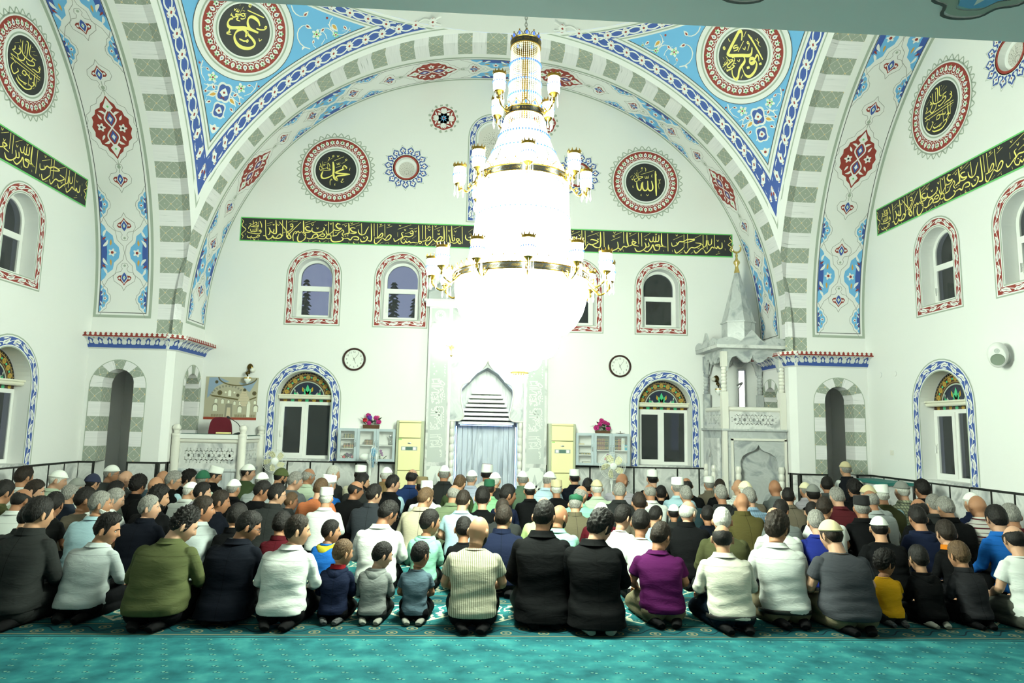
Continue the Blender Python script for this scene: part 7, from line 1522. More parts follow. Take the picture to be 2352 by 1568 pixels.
# ---------------------------------------------------------------- the congregation
# head x, head top y (photo pixels) | m = man, k = boy | head turn, head bow (degrees) | hair | cap | garment | colour | extras
FOLK = '''
92 1140 m 30 8 sk - jacket charcoal stub
248 1180 m 68 14 qk - shirt palegrey stub
423 1168 m 52 26 tk - shirt olive big,stub
571 1173 m 58 22 sk - suit navyblack glass
684 1182 m 58 6 sd - shirt white -
788 1239 k 42 8 sb - jacket navy redcollar,stripesock
878 1245 k 52 14 sk - hoodie grey greysock
966 1244 k 34 6 sk - tee slate greysock
1100 1187 m 30 16 B - tee striped beard,stripes
1250 1149 m 26 12 sk - suit black beard
1378 1172 m 48 26 wk - suit black greysock
1517 1198 m 40 16 sd - polo purple khaki,stub
1658 1202 m 14 12 bk - shirt cream belt,navytrouser
1784 1177 m 44 10 wd - shirt white belt,khaki,stub
1908 1193 m -16 14 sd Cbeige tee greytee khaki,big
2031 1265 k 68 4 ck - tee yellow stripesock
2108 1252 k 0 4 sk - hoodie black greysock
2201 1243 k -8 8 sb - jacket denimgrey -
2328 1204 m 8 12 bk - tee white greytrouser
52 1119 m 22 18 bk - shirt white row1
70 1158 m 10 14 sk - jacket charcoal row1
233 1128 m 52 2 sg - polo paleblue beard,greybeard,row1
345 1137 m 62 2 sg - jacket navyblack moust,row1
467 1139 m 56 4 sd - shirt palegrey row1
547 1156 k 30 12 sk - jacket black row1
650 1175 k 22 10 sk - jacket burgundy row1
638 1110 m 56 8 sk - jacket charcoal glass,stub
669 1131 k 56 6 sb - jacket charcoal -
750 1119 m 4 6 sw Fwhite shirt white -
760 1194 k 58 4 sk - hoodie blue yellowhood,row1
859 1111 m 38 12 sk - jacket slatedark print
892 1149 m 44 26 sk - shirt white glass,row1
977 1119 m 36 20 sb - suit beige -
987 1170 k 48 6 sk - hoodie mint row1
1065 1125 m 20 14 sd - polo paleblue -
1067 1187 k 5 16 sk - sweater black row1
1156 1160 m 24 8 sd - jacket navy row1
1154 1145 m 0 10 sd - jacket charcoal -
1248 1142 m 0 14 B - sweater lime -
1284 1160 m 40 10 B - shirt mint beard,row1
1323 1134 m 30 16 sg Tgreen jacket brownolive -
1381 1156 m 30 16 sk Cwhite jacket burgundy row1
1430 1159 k 46 12 sk - tee white row1
1471 1170 k 24 14 sk - tee white row1
1506 1162 k 40 14 sk - tee paleblue -
1548 1158 k 20 10 sk Cwhite sweater charcoal -
1580 1147 m 44 8 bw - jacket black beard,greybeard,row1
1625 1161 k 20 12 sk - hoodie navyblack -
1657 1165 m 20 10 sw - jacket olivedark row1
1704 1132 m 20 16 B - jacket olivedrab -
1777 1162 m 6 14 bk - shirt white row1
1794 1147 m 40 8 sk - shirt greymid -
1864 1153 k 20 8 sk - sweater black -
1892 1141 m 46 4 sd - tee white -
1874 1171 m 10 12 sg - polo royal row1
1979 1138 m 12 10 sg Fblack suit black -
2018 1185 m 20 12 sk Clace tee black row1
2108 1162 m 10 16 sk - hoodie navy row1
2172 1194 k 6 8 sd - jacket black orangecollar,row1
2109 1142 m 10 12 bk - jacket black -
2170 1140 m 8 14 sg - jacket black -
2243 1138 m -8 8 B - shirt striped2 -
2287 1159 m 6 10 sk - shirt blue row1
2319 1156 m 10 14 sg - polo maroon row1
2230 1130 m -20 12 sw Cwhite jacket navy -
8 1102 m 30 14 sk - shirt olivedark -
80 1101 m 58 24 sd - shirt palegreen beard
128 1130 k 0 10 sk - tee charcoal -
162 1113 m 26 10 sg - suit slateblue -
197 1119 k 40 12 sk - tee taupe -
265 1121 m 50 14 sg - shirt white -
267 1105 k 52 8 sk - shirt greygreen glass
366 1116 m 56 10 wk - sweater black beard
358 1095 m 30 20 B - sweater black -
465 1107 m 54 8 sk - shirt lilacgrey stub
507 1126 k 64 2 sd - jacket navyblack -
438 1106 m 40 16 sw Cwhite shirt white -
57 1070 m 26 10 sd - shirt white -
135 1079 m 56 16 sw Cwhite shirt palegreen -
178 1097 m 20 10 sg Cgrey shirt white -
213 1087 m 30 22 sk Nnavy shirt white -
257 1067 m 56 12 sg Cwhite sweater greydark glass
289 1081 m 40 14 B - sweater greydark -
319 1093 k 30 10 ck - jacket black -
399 1081 m 58 14 sg - vest black glass
376 1081 m 40 10 B - shirt slate -
434 1081 k 56 10 ck - suit black -
468 1079 m 24 12 sg Ngreen shirt palegreen -
494 1071 m 56 14 sk Fwhite suit black glass
538 1100 m 20 12 sg Cwhite suit black -
570 1065 m 50 8 sk Cwhite sweater oliveg -
602 1103 m 54 16 sk - sweater black -
603 1084 m 30 10 sg Clace shirt greylight -
646 1074 m 44 22 sk Nolive sweater oliveg beard
679 1083 m 50 14 sg - sweater heather -
709 1073 m 48 12 bg - shirt palegreen -
765 1069 m 52 8 sw - suit charcoal -
756 1090 m 40 12 sg Fwhite shirt blue -
738 1098 m 30 14 sb - sweater orange -
817 1102 m 54 10 bk - sweater black glass
832 1086 m 50 12 sk - jacket charcoal beard
828 1068 m 26 10 sk Fwhite shirt creamprint -
902 1090 m 56 6 sk - vest black -
889 1072 m 20 12 sw Cwhite jacket tan -
948 1075 m 16 8 bk - suit navyblue -
971 1095 m 10 10 sk Ftan sweater black -
980 1104 m 6 10 sw Fwhite shirt white -
1021 1068 m 10 6 sg Cwhite suit charcoal -
1055 1090 m 30 18 sb - sweater oliveg beard
1043 1111 m 14 16 bg - shirt sage -
1083 1079 m 20 10 sg Clace shirt lavender -
1118 1066 m 20 6 sk I robe cream -
1137 1084 m 30 10 sw Clace suit charcoal -
1124 1101 m 10 10 sd Fgreen shirt mintgreen -
1108 1117 k 10 10 sk - sweater black -
1166 1112 k 58 8 sk - shirt navy -
1202 1081 m 10 10 sg Cwhite jacket sagedark -
1218 1107 m 8 8 sk Cwhite shirt black -
1261 1082 m 40 14 sg Cwhite shirt skyblue glass
1278 1102 m 10 12 sw Fbeige sweater black -
1320 1078 m 8 8 sk Fwhite suit navyblack -
1351 1098 k 20 8 sk - jacket black redcollar
1372 1101 m 10 10 sw Cbeige shirt palegreen -
1428 1087 m 34 24 B - shirt lilacgrey glass
1423 1108 m 24 14 sg - suit charcoal -
1335 1113 m 40 14 bg - shirt mint -
1498 1079 m 6 6 sk Fwhite sweater black -
1492 1109 m 4 14 bg - shirt white -
1519 1115 k 20 10 sk - jacket black -
1467 1131 k 10 14 sd - jacket taupe -
1555 1096 m 6 10 sg Fwhite shirt paleblue -
1577 1095 m 8 12 bk - sweater black -
1576 1115 m 6 12 sg - sweater tealdark -
1628 1094 m 6 8 sg Fwhite jacket taupe -
1653 1100 m 6 10 sd - sweater black -
1656 1113 m 6 12 sg - hoodie charcoal -
1696 1101 m 20 12 B - shirt check -
1711 1104 m 10 8 sw Ccream jacket taupe -
1720 1119 m 10 10 sg - shirt checkblue -
1780 1102 m 6 10 B - shirt greymid -
1810 1120 m 12 12 sk - suit taupe beard
1850 1107 m 4 8 sg Ccream shirt lilacgrey -
1867 1112 k 20 8 sk Cgrey jacket black -
1899 1094 m 12 8 sk - suit greydark -
1941 1059 m 8 6 sg Cbeige vest blacknavy seated
1961 1102 m 6 8 wk - jacket black -
1921 1118 m 10 14 sg - shirt maroon -
1998 1123 m 10 14 bg - shirt greylight -
1994 1113 m 10 10 sg Cbeige shirt greylight -
2024 1113 m 4 8 sw Fwhite vest olivedark -
2071 1104 m 10 10 sw Cgrey shirt plaid -
2117 1100 m 4 8 sk - jacket black -
2142 1135 m -16 10 sg - suit charcoal -
'''
CLOTH = dict(charcoal=(52,54,54), palegrey=(198,206,206), olive=(92,98,66), navyblack=(24,28,38), white=(226,230,226), navy=(30,38,62), grey=(140,144,142), slate=(92,112,124),
    striped=(212,208,186), black=(22,23,25), purple=(88,28,84), cream=(222,220,206), greytee=(76,78,84), yellow=(214,164,36), denimgrey=(54,54,58), paleblue=(178,208,218), burgundy=(84,24,34),
    blue=(40,110,190), slatedark=(56,60,66), beige=(190,182,160), mint=(150,206,184), lime=(186,206,146), brownolive=(104,98,80), olivedark=(78,80,54), olivedrab=(92,86,52), greymid=(120,126,126),
    royal=(40,52,130), striped2=(216,214,208), maroon=(92,40,46), palegreen=(196,210,188), slateblue=(54,62,76), taupe=(120,112,98), greygreen=(150,160,146), lilacgrey=(176,172,180), greydark=(84,88,88),
    oliveg=(74,88,60), greylight=(176,182,182), heather=(98,102,104), orange=(206,128,88), creamprint=(224,220,196), tan=(140,118,84), navyblue=(44,64,108), sage=(124,138,110), lavender=(192,200,220),
    mintgreen=(154,208,160), sagedark=(104,128,106), skyblue=(196,220,232), tealdark=(52,72,78), check=(220,224,218), checkblue=(150,178,202), plaid=(184,188,160), blacknavy=(34,36,42))
CNAME = dict(palegrey='pale grey', navyblack='dark navy', greytee='grey', denimgrey='dark grey denim', paleblue='pale blue', slatedark='dark slate', brownolive='brownish olive', olivedark='dark olive', olivedrab='olive drab',
    greymid='mid grey', royal='royal blue', striped='beige striped', striped2='white and maroon striped', palegreen='pale green', slateblue='slate blue', greygreen='grey-green', lilacgrey='lilac grey', greydark='dark grey', oliveg='olive green',
    greylight='light grey', heather='heather grey', creamprint='cream', navyblue='navy blue', mintgreen='mint green', sagedark='sage green', skyblue='sky blue', tealdark='dark teal', check='white checked', checkblue='blue checked', plaid='plaid', blacknavy='black')
# ---------------------------------------------------------------- figure geometry (kneeling, facing +y, origin on the floor under the pelvis)
ss = lambda a, b, x: np.clip((x-a)/(b-a), 0, 1)**2*(3-2*np.clip((x-a)/(b-a), 0, 1))
def gau(x, s): return np.exp(-(x/s)**2)
def head_pt(th, ph):
    """skull and face surface; th from the crown, ph = 0 right ear, +90 deg face"""
    dx, dy, dz = np.sin(th)*np.cos(ph), np.sin(th)*np.sin(ph), np.cos(th)
    x, y, z = .075*dx, .095*dy, .118*dz
    t = np.clip(-dz, 0, 1); front = dy > 0
    x = x*(1-.30*t**1.4); y = np.where(front, y*(1-.06*t), y*(1-.42*t**.8) )
    y = np.where(front & (dz < -.2), y*1.0 + .010*ss(.2, .9, t)*gau(x, .05), y)
    f = np.where(front, ss(.15, .6, dy), 0.0)
    nz = np.where(z > -.022, ss(.034, -.022, z) if False else np.clip((.034-z)/.056, 0, 1)**1.3, np.clip((z+.040)/.018, 0, 1))
    y = y + f*.026*gau(x, .0125)*nz
    y = y + f*(.005*gau(z-.034, .010)*gau(np.abs(x)-.028, .024) - .009*gau(np.abs(x)-.031, .014)*gau(z-.014, .012))
    y = y + f*(.007*gau(x, .022)*gau(z+.060, .010) - .004*gau(x, .020)*gau(z+.0595, .0025) + .008*gau(x, .022)*gau(z+.100, .014) + .004*gau(np.abs(x)-.048, .018)*gau(z+.018, .02))
    return np.stack([x, y, z], -1)
def grid_faces(nt, nph):
    return [(i*nph+j, i*nph+(j+1) % nph, (i+1)*nph+(j+1) % nph, (i+1)*nph+j) for i in range(nt-1) for j in range(nph)]
def rot_head(yaw, pitch, roll=0.0):
    return np.array((Matrix.Rotation(-yaw, 3, 'Z') @ Matrix.Rotation(-pitch, 3, 'X') @ Matrix.Rotation(roll, 3, 'Y')))
class Pose:
    def __init__(s, lean=.07, twist=0.0, yaw=0.0, pitch=.1, girth=1.0, hs=1.0, wid=1.0, st=1.0, splay=0.0):
        s.st, s.splay = st, splay; s.lean, s.twist, s.yaw, s.pitch, s.g, s.hs, s.w = lean, twist, yaw, pitch, girth, hs, wid
        s.R = rot_head(yaw, pitch); nb = s.bend(np.array([[0, .045, .63]]))[0]; s.hc = nb + s.R @ np.array([0, .022*hs, .108*hs]); s.nb = nb
    def bend(s, v):
        v = np.asarray(v, float).copy(); k = np.clip((v[:, 2]-.17)/.46, 0, 1.3)
        a = -s.twist*np.clip(k, 0, 1)**1.2; c, sn = np.cos(a), np.sin(a); x, y = v[:, 0].copy(), v[:, 1].copy()
        v[:, 0] = x*c - y*sn; v[:, 1] = x*sn + y*c + s.lean*k*k; v[:, 2] += np.maximum(v[:, 2]-.17, 0)*(s.st-1) - .25*s.lean*k*k
        return v
    def head(s, v): return (np.asarray(v)*s.hs) @ s.R.T + s.hc
TORSO = [(.105, .178, .168, -.052), (.15, .190, .172, -.048), (.20, .188, .156, -.040), (.26, .178, .136, -.034), (.32, .174, .126, -.032), (.39, .182, .122, -.026), (.45, .190, .118, -.014), (.50, .194, .112, -.002), (.535, .188, .100, .010), (.56, .164, .090, .020), (.585, .122, .080, .030), (.605, .084, .070, .038), (.62, .066, .063, .043), (.634, .058, .058, .046)]
def sup(a, b, n, e=2.5):
    t = 2*np.pi*np.arange(n)/n; c, s_ = np.cos(t), np.sin(t); return np.stack([a*np.sign(c)*np.abs(c)**(2/e), b*np.sign(s_)*np.abs(s_)**(2/e)], -1)
def torso_rings(mb, pose, off, z0=None, ztop=None, n=40, levels=26, fold=0.0, seed=0, flare=0.0, mi=0):
    T = np.array(TORSO); zs = np.linspace(z0 if z0 is not None else T[0, 0], ztop if ztop is not None else T[-1, 0], levels); rnd = random.Random(seed); ph = [rnd.uniform(0, 6.28) for _ in range(8)]
    rs = []
    for z in zs:
        a, b, cy = (float(np.interp(z, T[:, 0], T[:, i])) for i in (1, 2, 3))
        belly = math.exp(-((z-.24)/.13)**2); g = 1+(pose.g-1)*(.45+.75*belly)
        a = a*pose.w*g + off; b = b*g + off
        if flare and z < .22: a += flare*(.22-z)*.55; b += flare*(.22-z)*.8; cy -= flare*(.22-z)*.35
        q = sup(a, b, n, 2.6 if z < .5 else 2.3)
        if fold:
            t = 2*np.pi*np.arange(n)/n; w = ss(.60, .50, z)
            f = np.sin(3*t+z*26+ph[0])*.5+np.sin(2*t-z*44+ph[1])*.6+np.sin(5*t+z*30+ph[2])*.35+np.sin(z*74+2.0*np.sin(2*t+ph[4])+ph[3])*.75*belly
            q = q*(1+(fold*w*f/ max(a, .05)))[:, None]
        rs.append(np.column_stack([q[:, 0], q[:, 1]+cy, np.full(n, z)]))
    rs = [list(map(tuple, r)) for r in rs]
    mb.rings(rs, mi); return rs
SHO, ELB, WRI = (.176, .012, .525), (.238, .075, .325), (.150, .300, .225)
def arm_pts(sd, pose, t0, t1, n=14):
    """points and parameter along shoulder-elbow-wrist; t in 0..2"""
    P_ = [np.array(q) for q in (SHO, ELB, WRI)]; out = []
    for t in np.linspace(t0, t1, n):
        p = P_[0]+(P_[1]-P_[0])*t if t <= 1 else P_[1]+(P_[2]-P_[1])*(t-1)
        k = math.exp(-((t-1)/.22)**2)*.018; p = p + np.array([k*.6, -k, -k*.2])
        p = p*np.array([pose.w*(1+(pose.g-1)*.55), 1, 1]); p[0] *= sd; out.append(tuple(p))
    return out
def arm_r(t, off, g=1.0): return float(np.interp(t, [0, .25, .9, 1.0, 1.35, 1.9, 2.0], [.050, .052, .043, .042, .043, .031, .028]))*(1+(g-1)*.4) + off
LEG = ((.090, -.030, .165), (.132, .19, .150), (.165, .385, .080))
def legs(mb, off, pose, feet=False):
    k = 1+(pose.g-1)*.5
    for sd in (-1, 1):
        mb.tube([(sd*x*k, y, z) for x, y, z in LEG], [.105*k+off, .092*k+off, .066+off], 14)
        mb.ball((sd*.165*k, .385, .078), .066+off, 12, 8)
        mb.tube([(sd*.168*k, .36, .062), (sd*.140*k, .12, .062), (sd*.112, -.10, .058)], [.056+off*.8, .058+off*.8, .042+off*.8], 12)
        mb.ball((sd*.085*k, -.090, .108), (.106*k+off, .112*k+off, .096), 16, 10)
def foot(mb, sd, off, splay=0.0):
    pts = [(sd*.112, -.085, .050), (sd*.112, -.125, .052), (sd*(.100-splay*.3), -.185, .048), (sd*(.086-splay*.6), -.240, .040), (sd*(.076-splay*.8), -.278, .030)]
    mb.tube(pts, [(.036+off, .034+off), (.034+off, .040+off), (.041+off, .036+off), (.046+off, .028+off*.6), (.034+off, .022+off*.5)], 14)
    mb.ball((sd*.112, -.125, .066), (.030+off, .036+off, .032+off), 12, 8)
def hand(mb, sd, pose, fine=True):
    w = np.array(arm_pts(sd, pose, 2.0, 2.0, 1)[0]); d = np.array([-sd*.10, .93, -.32]); d /= np.linalg.norm(d); s_ = np.array([sd*1.0, .10, -.06]); s_ -= d*(s_@d); s_ /= np.linalg.norm(s_); u = np.cross(s_, d); u = u if u[2] > 0 else -u
    P3 = lambda a, b, c: tuple(w + d*a + s_*b + u*c)
    mb.tube([P3(-.01, 0, 0), P3(.02, 0, .004), P3(.055, 0, .006), P3(.092, 0, .0)], [(.020, .026), (.017, .034), (.015, .041), (.012, .040)], 12)
    if not fine: mb.tube([P3(.085, 0, 0), P3(.13, 0, -.018), P3(.16, 0, -.045)], [(.012, .038), (.010, .034), (.008, .026)], 10); 
    else:
        for i, (b, l) in enumerate(((-.030, .066), (-.010, .078), (.010, .073), (.029, .056))):
            mb.tube([P3(.085, b, .001), P3(.085+l*.42, b*1.06, .006), P3(.085+l*.78, b*1.1, -.010-.003*i), P3(.085+l, b*1.1, -.030-.003*i)], [.0098, .0092, .0084, .0066], 8)
            mb.ball(P3(.085+l, b*1.1, -.030-.003*i), .0068, 8, 6)
    mb.tube([P3(.025, -.028, -.002), P3(.055, -.052, -.006), P3(.085, -.060, -.014)], [.0125, .0105, .0078], 8); mb.ball(P3(.085, -.060, -.014), .0078, 8, 6)
def remeshed(mb, voxel, smooth, name='geo', factor=.5):
    me = bpy.data.meshes.new(name); me.from_pydata([tuple(v) for v in mb.v], [], mb.f); o = bpy.data.objects.new(name, me); TMP.objects.link(o)
    r = o.modifiers.new('r', 'REMESH'); r.mode = 'VOXEL'; r.voxel_size = voxel; r.use_smooth_shade = True
    if smooth: s = o.modifiers.new('s', 'SMOOTH'); s.iterations = smooth; s.factor = factor
    bpy.context.view_layer.update(); dg = bpy.context.evaluated_depsgraph_get(); out = bpy.data.meshes.new_from_object(o.evaluated_get(dg)); bpy.data.objects.remove(o); bpy.data.meshes.remove(me)
    out.polygons.foreach_set('use_smooth', [True]*len(out.polygons)); return out
TMP = COL
def xform(mb, fn):
    v = fn(np.array(mb.v)); mb.v = [tuple(q) for q in v]; return mb
_hth = np.linspace(.02, np.pi-.02, 46); _hph = 2*np.pi*np.arange(64)/64
_HV = head_pt(*np.meshgrid(_hth, _hph, indexing='ij')).reshape(-1, 3)
def add_head(mb, pose):
    n = len(_hth); m = len(_hph); o = mb.add(pose.head(_HV), grid_faces(n, m)); mb.f.append(tuple(o+j for j in range(m))[::-1]); mb.m.append(0); mb.f.append(tuple(o+(n-1)*m+j for j in range(m))); mb.m.append(0)
    for sd in (-1, 1):
        e = MB(); e.ball((0, 0, 0), (.010, .020, .033), 14, 10); E_ = np.array(e.v); bz = E_[:, 2]; E_[:, 1] += .10*bz; E_[:, 1] -= .008; E_[:, 0] = sd*(E_[:, 0] + .0755 + np.where(E_[:, 1] < -.01, .012, 0)*1.0); E_[:, 2] += -.002
        mb.add(pose.head(E_), e.f)
def body_mesh(pose, hi):
    mb = MB(); torso_rings(mb, pose, -.016, z0=.15, n=28, levels=18)
    for sd in (-1, 1):
        mb.ball(tuple(np.array(arm_pts(sd, pose, 0, 0, 1)[0])), .044, 12, 8); mb.tube(arm_pts(sd, pose, 0, 2.0, 16), [arm_r(t, -.004, pose.g) for t in np.linspace(0, 2, 16)], 12); hand(mb, sd, pose, hi)
    legs(mb, -.012, pose)
    for sd in (-1, 1): foot(mb, sd, -.008, pose.splay)
    xform(mb, pose.bend)
    nk = MB(); n0 = pose.bend(np.array([[0, .035, .585]]))[0]; n2 = pose.hc + pose.R @ np.array([0, -.014, -.055])*pose.hs; n1 = (n0+n2)/2 + np.array([0, -.006, .0]); k = pose.hs*.5+.5
    nk.tube([tuple(n0), tuple(n1), tuple(n2)], [.068*k*(1+(pose.g-1)*.5), .057*k*(1+(pose.g-1)*.5), .055*k], 16); mb.add(nk.v, nk.f)
    add_head(mb, pose)
    me = remeshed(mb, .0062 if hi else .0115, 3 if hi else 2)
    if hi: mark_face(me, pose)
    return me
def mark_face(me, pose):
    """lips and eyes as small inlaid material regions on the continuous head"""
    n = len(me.polygons); c = np.empty(n*3, np.float32); me.polygons.foreach_get('center', c); c = c.reshape(-1, 3); L = ((c - pose.hc) @ pose.R)/pose.hs
    mi = np.zeros(n, np.int32); mi[(L[:, 1] > .055) & (np.abs(L[:, 0]) < .024) & (np.abs(L[:, 2]+.0605) < .0075)] = 1
    me.polygons.foreach_set('material_index', mi)
def eyes_mesh(pose, brow_thick=.004):
    mb = MB()
    for sd in (-1, 1):
        c = np.array([sd*.031, .0, .012]); y = float(head_pt(np.array([math.acos(.012/.118)]), np.array([math.atan2(.080, sd*.031)]))[0, 1]); c[1] = y-.0078
        e = MB(); e.ball((0, 0, 0), (.0130, .0100, .0085), 12, 8, 0); mb.add(pose.head(np.array(e.v)+c), e.f, 0)
        e = MB(); e.ball((0, .0058, .0002), (.0056, .0046, .0056), 10, 6, 0); mb.add(pose.head(np.array(e.v)+c), e.f, 1)
        for q in range(2):
            e = MB(); e.tube([(-.015, -.003, .006-.013*q), (0, .0035, .0095-.0175*q), (.015, -.003, .005-.012*q)], .0028, 6); mb.add(pose.head(np.array(e.v)+c), e.f, 2)
    return mb
def brow_mesh(pose):
    mb = MB()
    for sd in (-1, 1):
        pts = []
        for x, z in ((.012, .031), (.026, .036), (.040, .034), (.050, .027)):
            ph = math.atan2(.085, sd*x); th = math.acos(np.clip(z/.118, -1, 1)); p = head_pt(np.array([th]), np.array([ph]))[0]; d = np.array([sd*x, p[1]+.001, z]); pts.append(tuple(d))
        e = MB(); e.tube(cat_rom(pts, 3), [(.0022, .0042)]*10, 6); mb.add(pose.head(np.array(e.v)), e.f)
    return mb
# hair, beards and caps: shells grown from the same head surface
def shell(pose, th_lim, thick, noise=.002, seed=1, nth=34, nph=72, mask=None, lift=None, spike=0.0):
    """th_lim(ph) -> lower edge; thick(th, ph, u) metres"""
    rnd = np.random.RandomState(seed); ph = 2*np.pi*np.arange(nph)/nph; lim = th_lim(ph); mb = MB(); V = []
    us = np.linspace(0, 1, nth)
    for u in us:
        th = np.maximum(.015, lim*u); b = head_pt(th, ph); nrm = b/np.linalg.norm(b, axis=1)[:, None]
        t = (thick(th, ph, u)+0*ph)*ss(1.0, .90, u) + .0006 - .004*(u > .985)
        if noise: t = t + noise*(rnd.rand(nph)-.5)*2*ss(1.0, .85, u)*ss(0, .1, u) + spike*np.maximum(0, np.sin(ph*9+u*31+seed)*np.sin(ph*5-u*23))*ss(.9, .5, u)
        V.append(b + nrm*t[:, None])
    o = mb.add(pose.head(np.concatenate(V)), grid_faces(nth, nph)); mb.f.append(tuple(o+j for j in range(nph))[::-1]); mb.m.append(0)
    return mb
def fang(ph): return np.arctan2(np.sin(ph), np.cos(ph))            # -pi..pi, +pi/2 = face
def hairline(ph, front=50, temple=66, ear=92, nape=120):
    a = np.degrees(fang(ph)); f = np.abs(a-90); f = np.minimum(f, 360-f)  # 0 at face centre, 180 at nape
    return np.radians(np.interp(f, [0, 22, 45, 62, 78, 88, 96, 112, 135, 180], [front, front+1, temple, temple+4, ear+12, ear+14, ear-6, ear+10, nape-4, nape]))
def hair_mesh(style, pose, seed):
    k = dict(front=50)
    if style == 's': return shell(pose, lambda p: hairline(p), lambda th, p, u: .007+.011*ss(1.5, .5, th), .0026, seed, spike=.004)
    if style == 'u': return shell(pose, lambda p: hairline(p, 58, 70), lambda th, p, u: .0045+0*th, .002, seed)
    if style == 'q': return shell(pose, lambda p: hairline(p, 47, 60), lambda th, p, u: .006+.022*ss(1.35, .5, th)+.008*ss(.1, 1, np.sin(p))*ss(1.3, .7, th), .003, seed, spike=.005)
    if style == 't': return shell(pose, lambda p: hairline(p, 48, 62), lambda th, p, u: .005+.024*ss(1.25, .35, th), .008, seed, spike=.018)
    if style == 'w': return shell(pose, lambda p: hairline(p, 50, 62, 98, 126), lambda th, p, u: .014+.018*ss(1.5, .5, th), .006, seed, spike=.010)
    if style == 'c': return shell(pose, lambda p: hairline(p, 52, 64, 94, 122), lambda th, p, u: .016+.018*ss(1.6, .6, th), .010, seed, spike=.010)
    if style == 'b':                                                    # fringe only: bare crown
        mb = MB(); nph = 72; nth = 16; ph = 2*np.pi*np.arange(nph)/nph; lo = hairline(ph, 60, 80, 94, 120); a = np.degrees(fang(ph)); f = np.abs(a-90); f = np.minimum(f, 360-f); hi_ = np.radians(np.interp(f, [0, 40, 70, 110, 180], [61, 70, 62, 52, 46])); hi_ = np.minimum(hi_, lo-.002); rnd = np.random.RandomState(seed); V = []
        for i, u in enumerate(np.linspace(0, 1, nth)):
            th = hi_+(lo-hi_)*u; b = head_pt(th, ph); nrm = b/np.linalg.norm(b, axis=1)[:, None]; t = .009*ss(0, .3, u)*ss(1, .8, u)*ss(.02, .3, lo-hi_) - .002 + .002*(rnd.rand(nph)-.5); V.append(b+nrm*t[:, None])
        mb.add(pose.head(np.concatenate(V)), grid_faces(nth, nph)); return mb
def beard_mesh(pose, seed, moust=False):
    mb = MB(); nph = 40; nth = 18; ph = np.linspace(np.radians(-4), np.radians(184), nph); V = []; rnd = np.random.RandomState(seed)
    f = np.abs(np.degrees(ph)-90)
    hi_ = np.radians(np.interp(f, [0, 10, 24, 40, 70, 94], [118, 116, 112, 118, 108, 98])) if not moust else np.radians(np.full(nph, 110.)); lo = np.radians(np.interp(f, [0, 30, 60, 94], [168, 160, 140, 122])) if not moust else np.radians(np.full(nph, 117.))
    if moust: ph = np.linspace(np.radians(66), np.radians(114), nph)
    for u in np.linspace(0, 1, nth):
        th = hi_+(lo-hi_)*u; b = head_pt(th, ph); nrm = b/np.linalg.norm(b, axis=1)[:, None]; edge = np.minimum(ss(0, .18, u)*ss(1, .8, u), 1)*ss(94, 84, f) if not moust else ss(0, .3, u)*ss(1, .7, u)*ss(0, .2, np.minimum(np.linspace(0, 1, nph), np.linspace(1, 0, nph)))
        t = (.009 if not moust else .006)*edge - .0015 + .0015*(rnd.rand(nph)-.5)
        if not moust: t = t - .012*gau(b[:, 0], .024)*gau(b[:, 2]+.060, .009)
        V.append(b+nrm*t[:, None])
    mb.add(pose.head(np.concatenate(V)), [(i*nph+j, i*nph+j+1, (i+1)*nph+j+1, (i+1)*nph+j) for i in range(nth-1) for j in range(nph-1)]); return mb
def cap_mesh(kind, pose):
    """C dome skullcap, F flat-topped, N knitted beanie, T beret, I imam's white band with red crown"""
    nph = 56; ph = 2*np.pi*np.arange(nph)/nph; sp = np.sin(ph)
    if kind == 'T':
        m = shell(pose, lambda p: np.radians(74+4*np.sin(p)), lambda th, p, u: .012+.022*np.exp(-((u-.68)/.2)**2)+.010*ss(.2, 0, u), 0, 3, 22, nph); return m
    lim = {'C': 70, 'F': 68, 'N': 80, 'I': 74}[kind]
    prof = MB(); V = []; lim = np.radians(lim - 7*sp)
    levels = np.linspace(0, 1, 18); off = .016
    for u in levels:
        th = np.maximum(.02, lim*u); b = head_pt(th, ph); nrm = b/np.linalg.norm(b, axis=1)[:, None]; q = b + nrm*(off-.002*u)
        if kind in 'FI':                                          # straight wall up to a flat crown
            w = head_pt(lim, ph); wn_ = w/np.linalg.norm(w, axis=1)[:, None]; w = w + wn_*off; zt = .142 if kind == 'F' else .150
            if u > .45: t = (1-u)/.55; q = w*np.array([1-.07*t, 1-.07*t, 1]); q[:, 2] = w[:, 2]*(1-t)+zt*t
            else: t = u/.45; q = w*np.array([.93*t, .93*t, 1]); q[:, 2] = zt+.006*(1-t**2)
        V.append(q)
    inner = head_pt(lim, ph); inner = inner+inner/np.linalg.norm(inner, axis=1)[:, None]*.004; V.append(inner)
    prof.add(pose.head(np.concatenate(V)), grid_faces(len(V), nph)); prof.f.append(tuple(range(nph))[::-1]); prof.m.append(0)
    if kind == 'I':
        n = (len(V)-1)*nph; prof.m = [1 if min(f) < 8*nph else 0 for f in prof.f]
    return prof
def rim_mesh(pose, kind):
    ph = 2*np.pi*np.arange(40)/40; lim = np.radians({'C': 70, 'F': 68, 'N': 80, 'T': 74, 'I': 74}[kind] - 7*np.sin(ph)); a = head_pt(lim*.97, ph); a = a + a/np.linalg.norm(a, axis=1)[:, None]*.0165; P_ = pose.head(a); mb = MB(); mb.tube([tuple(p) for p in P_]+[tuple(P_[0])], .0035, 6, caps=False); return mb
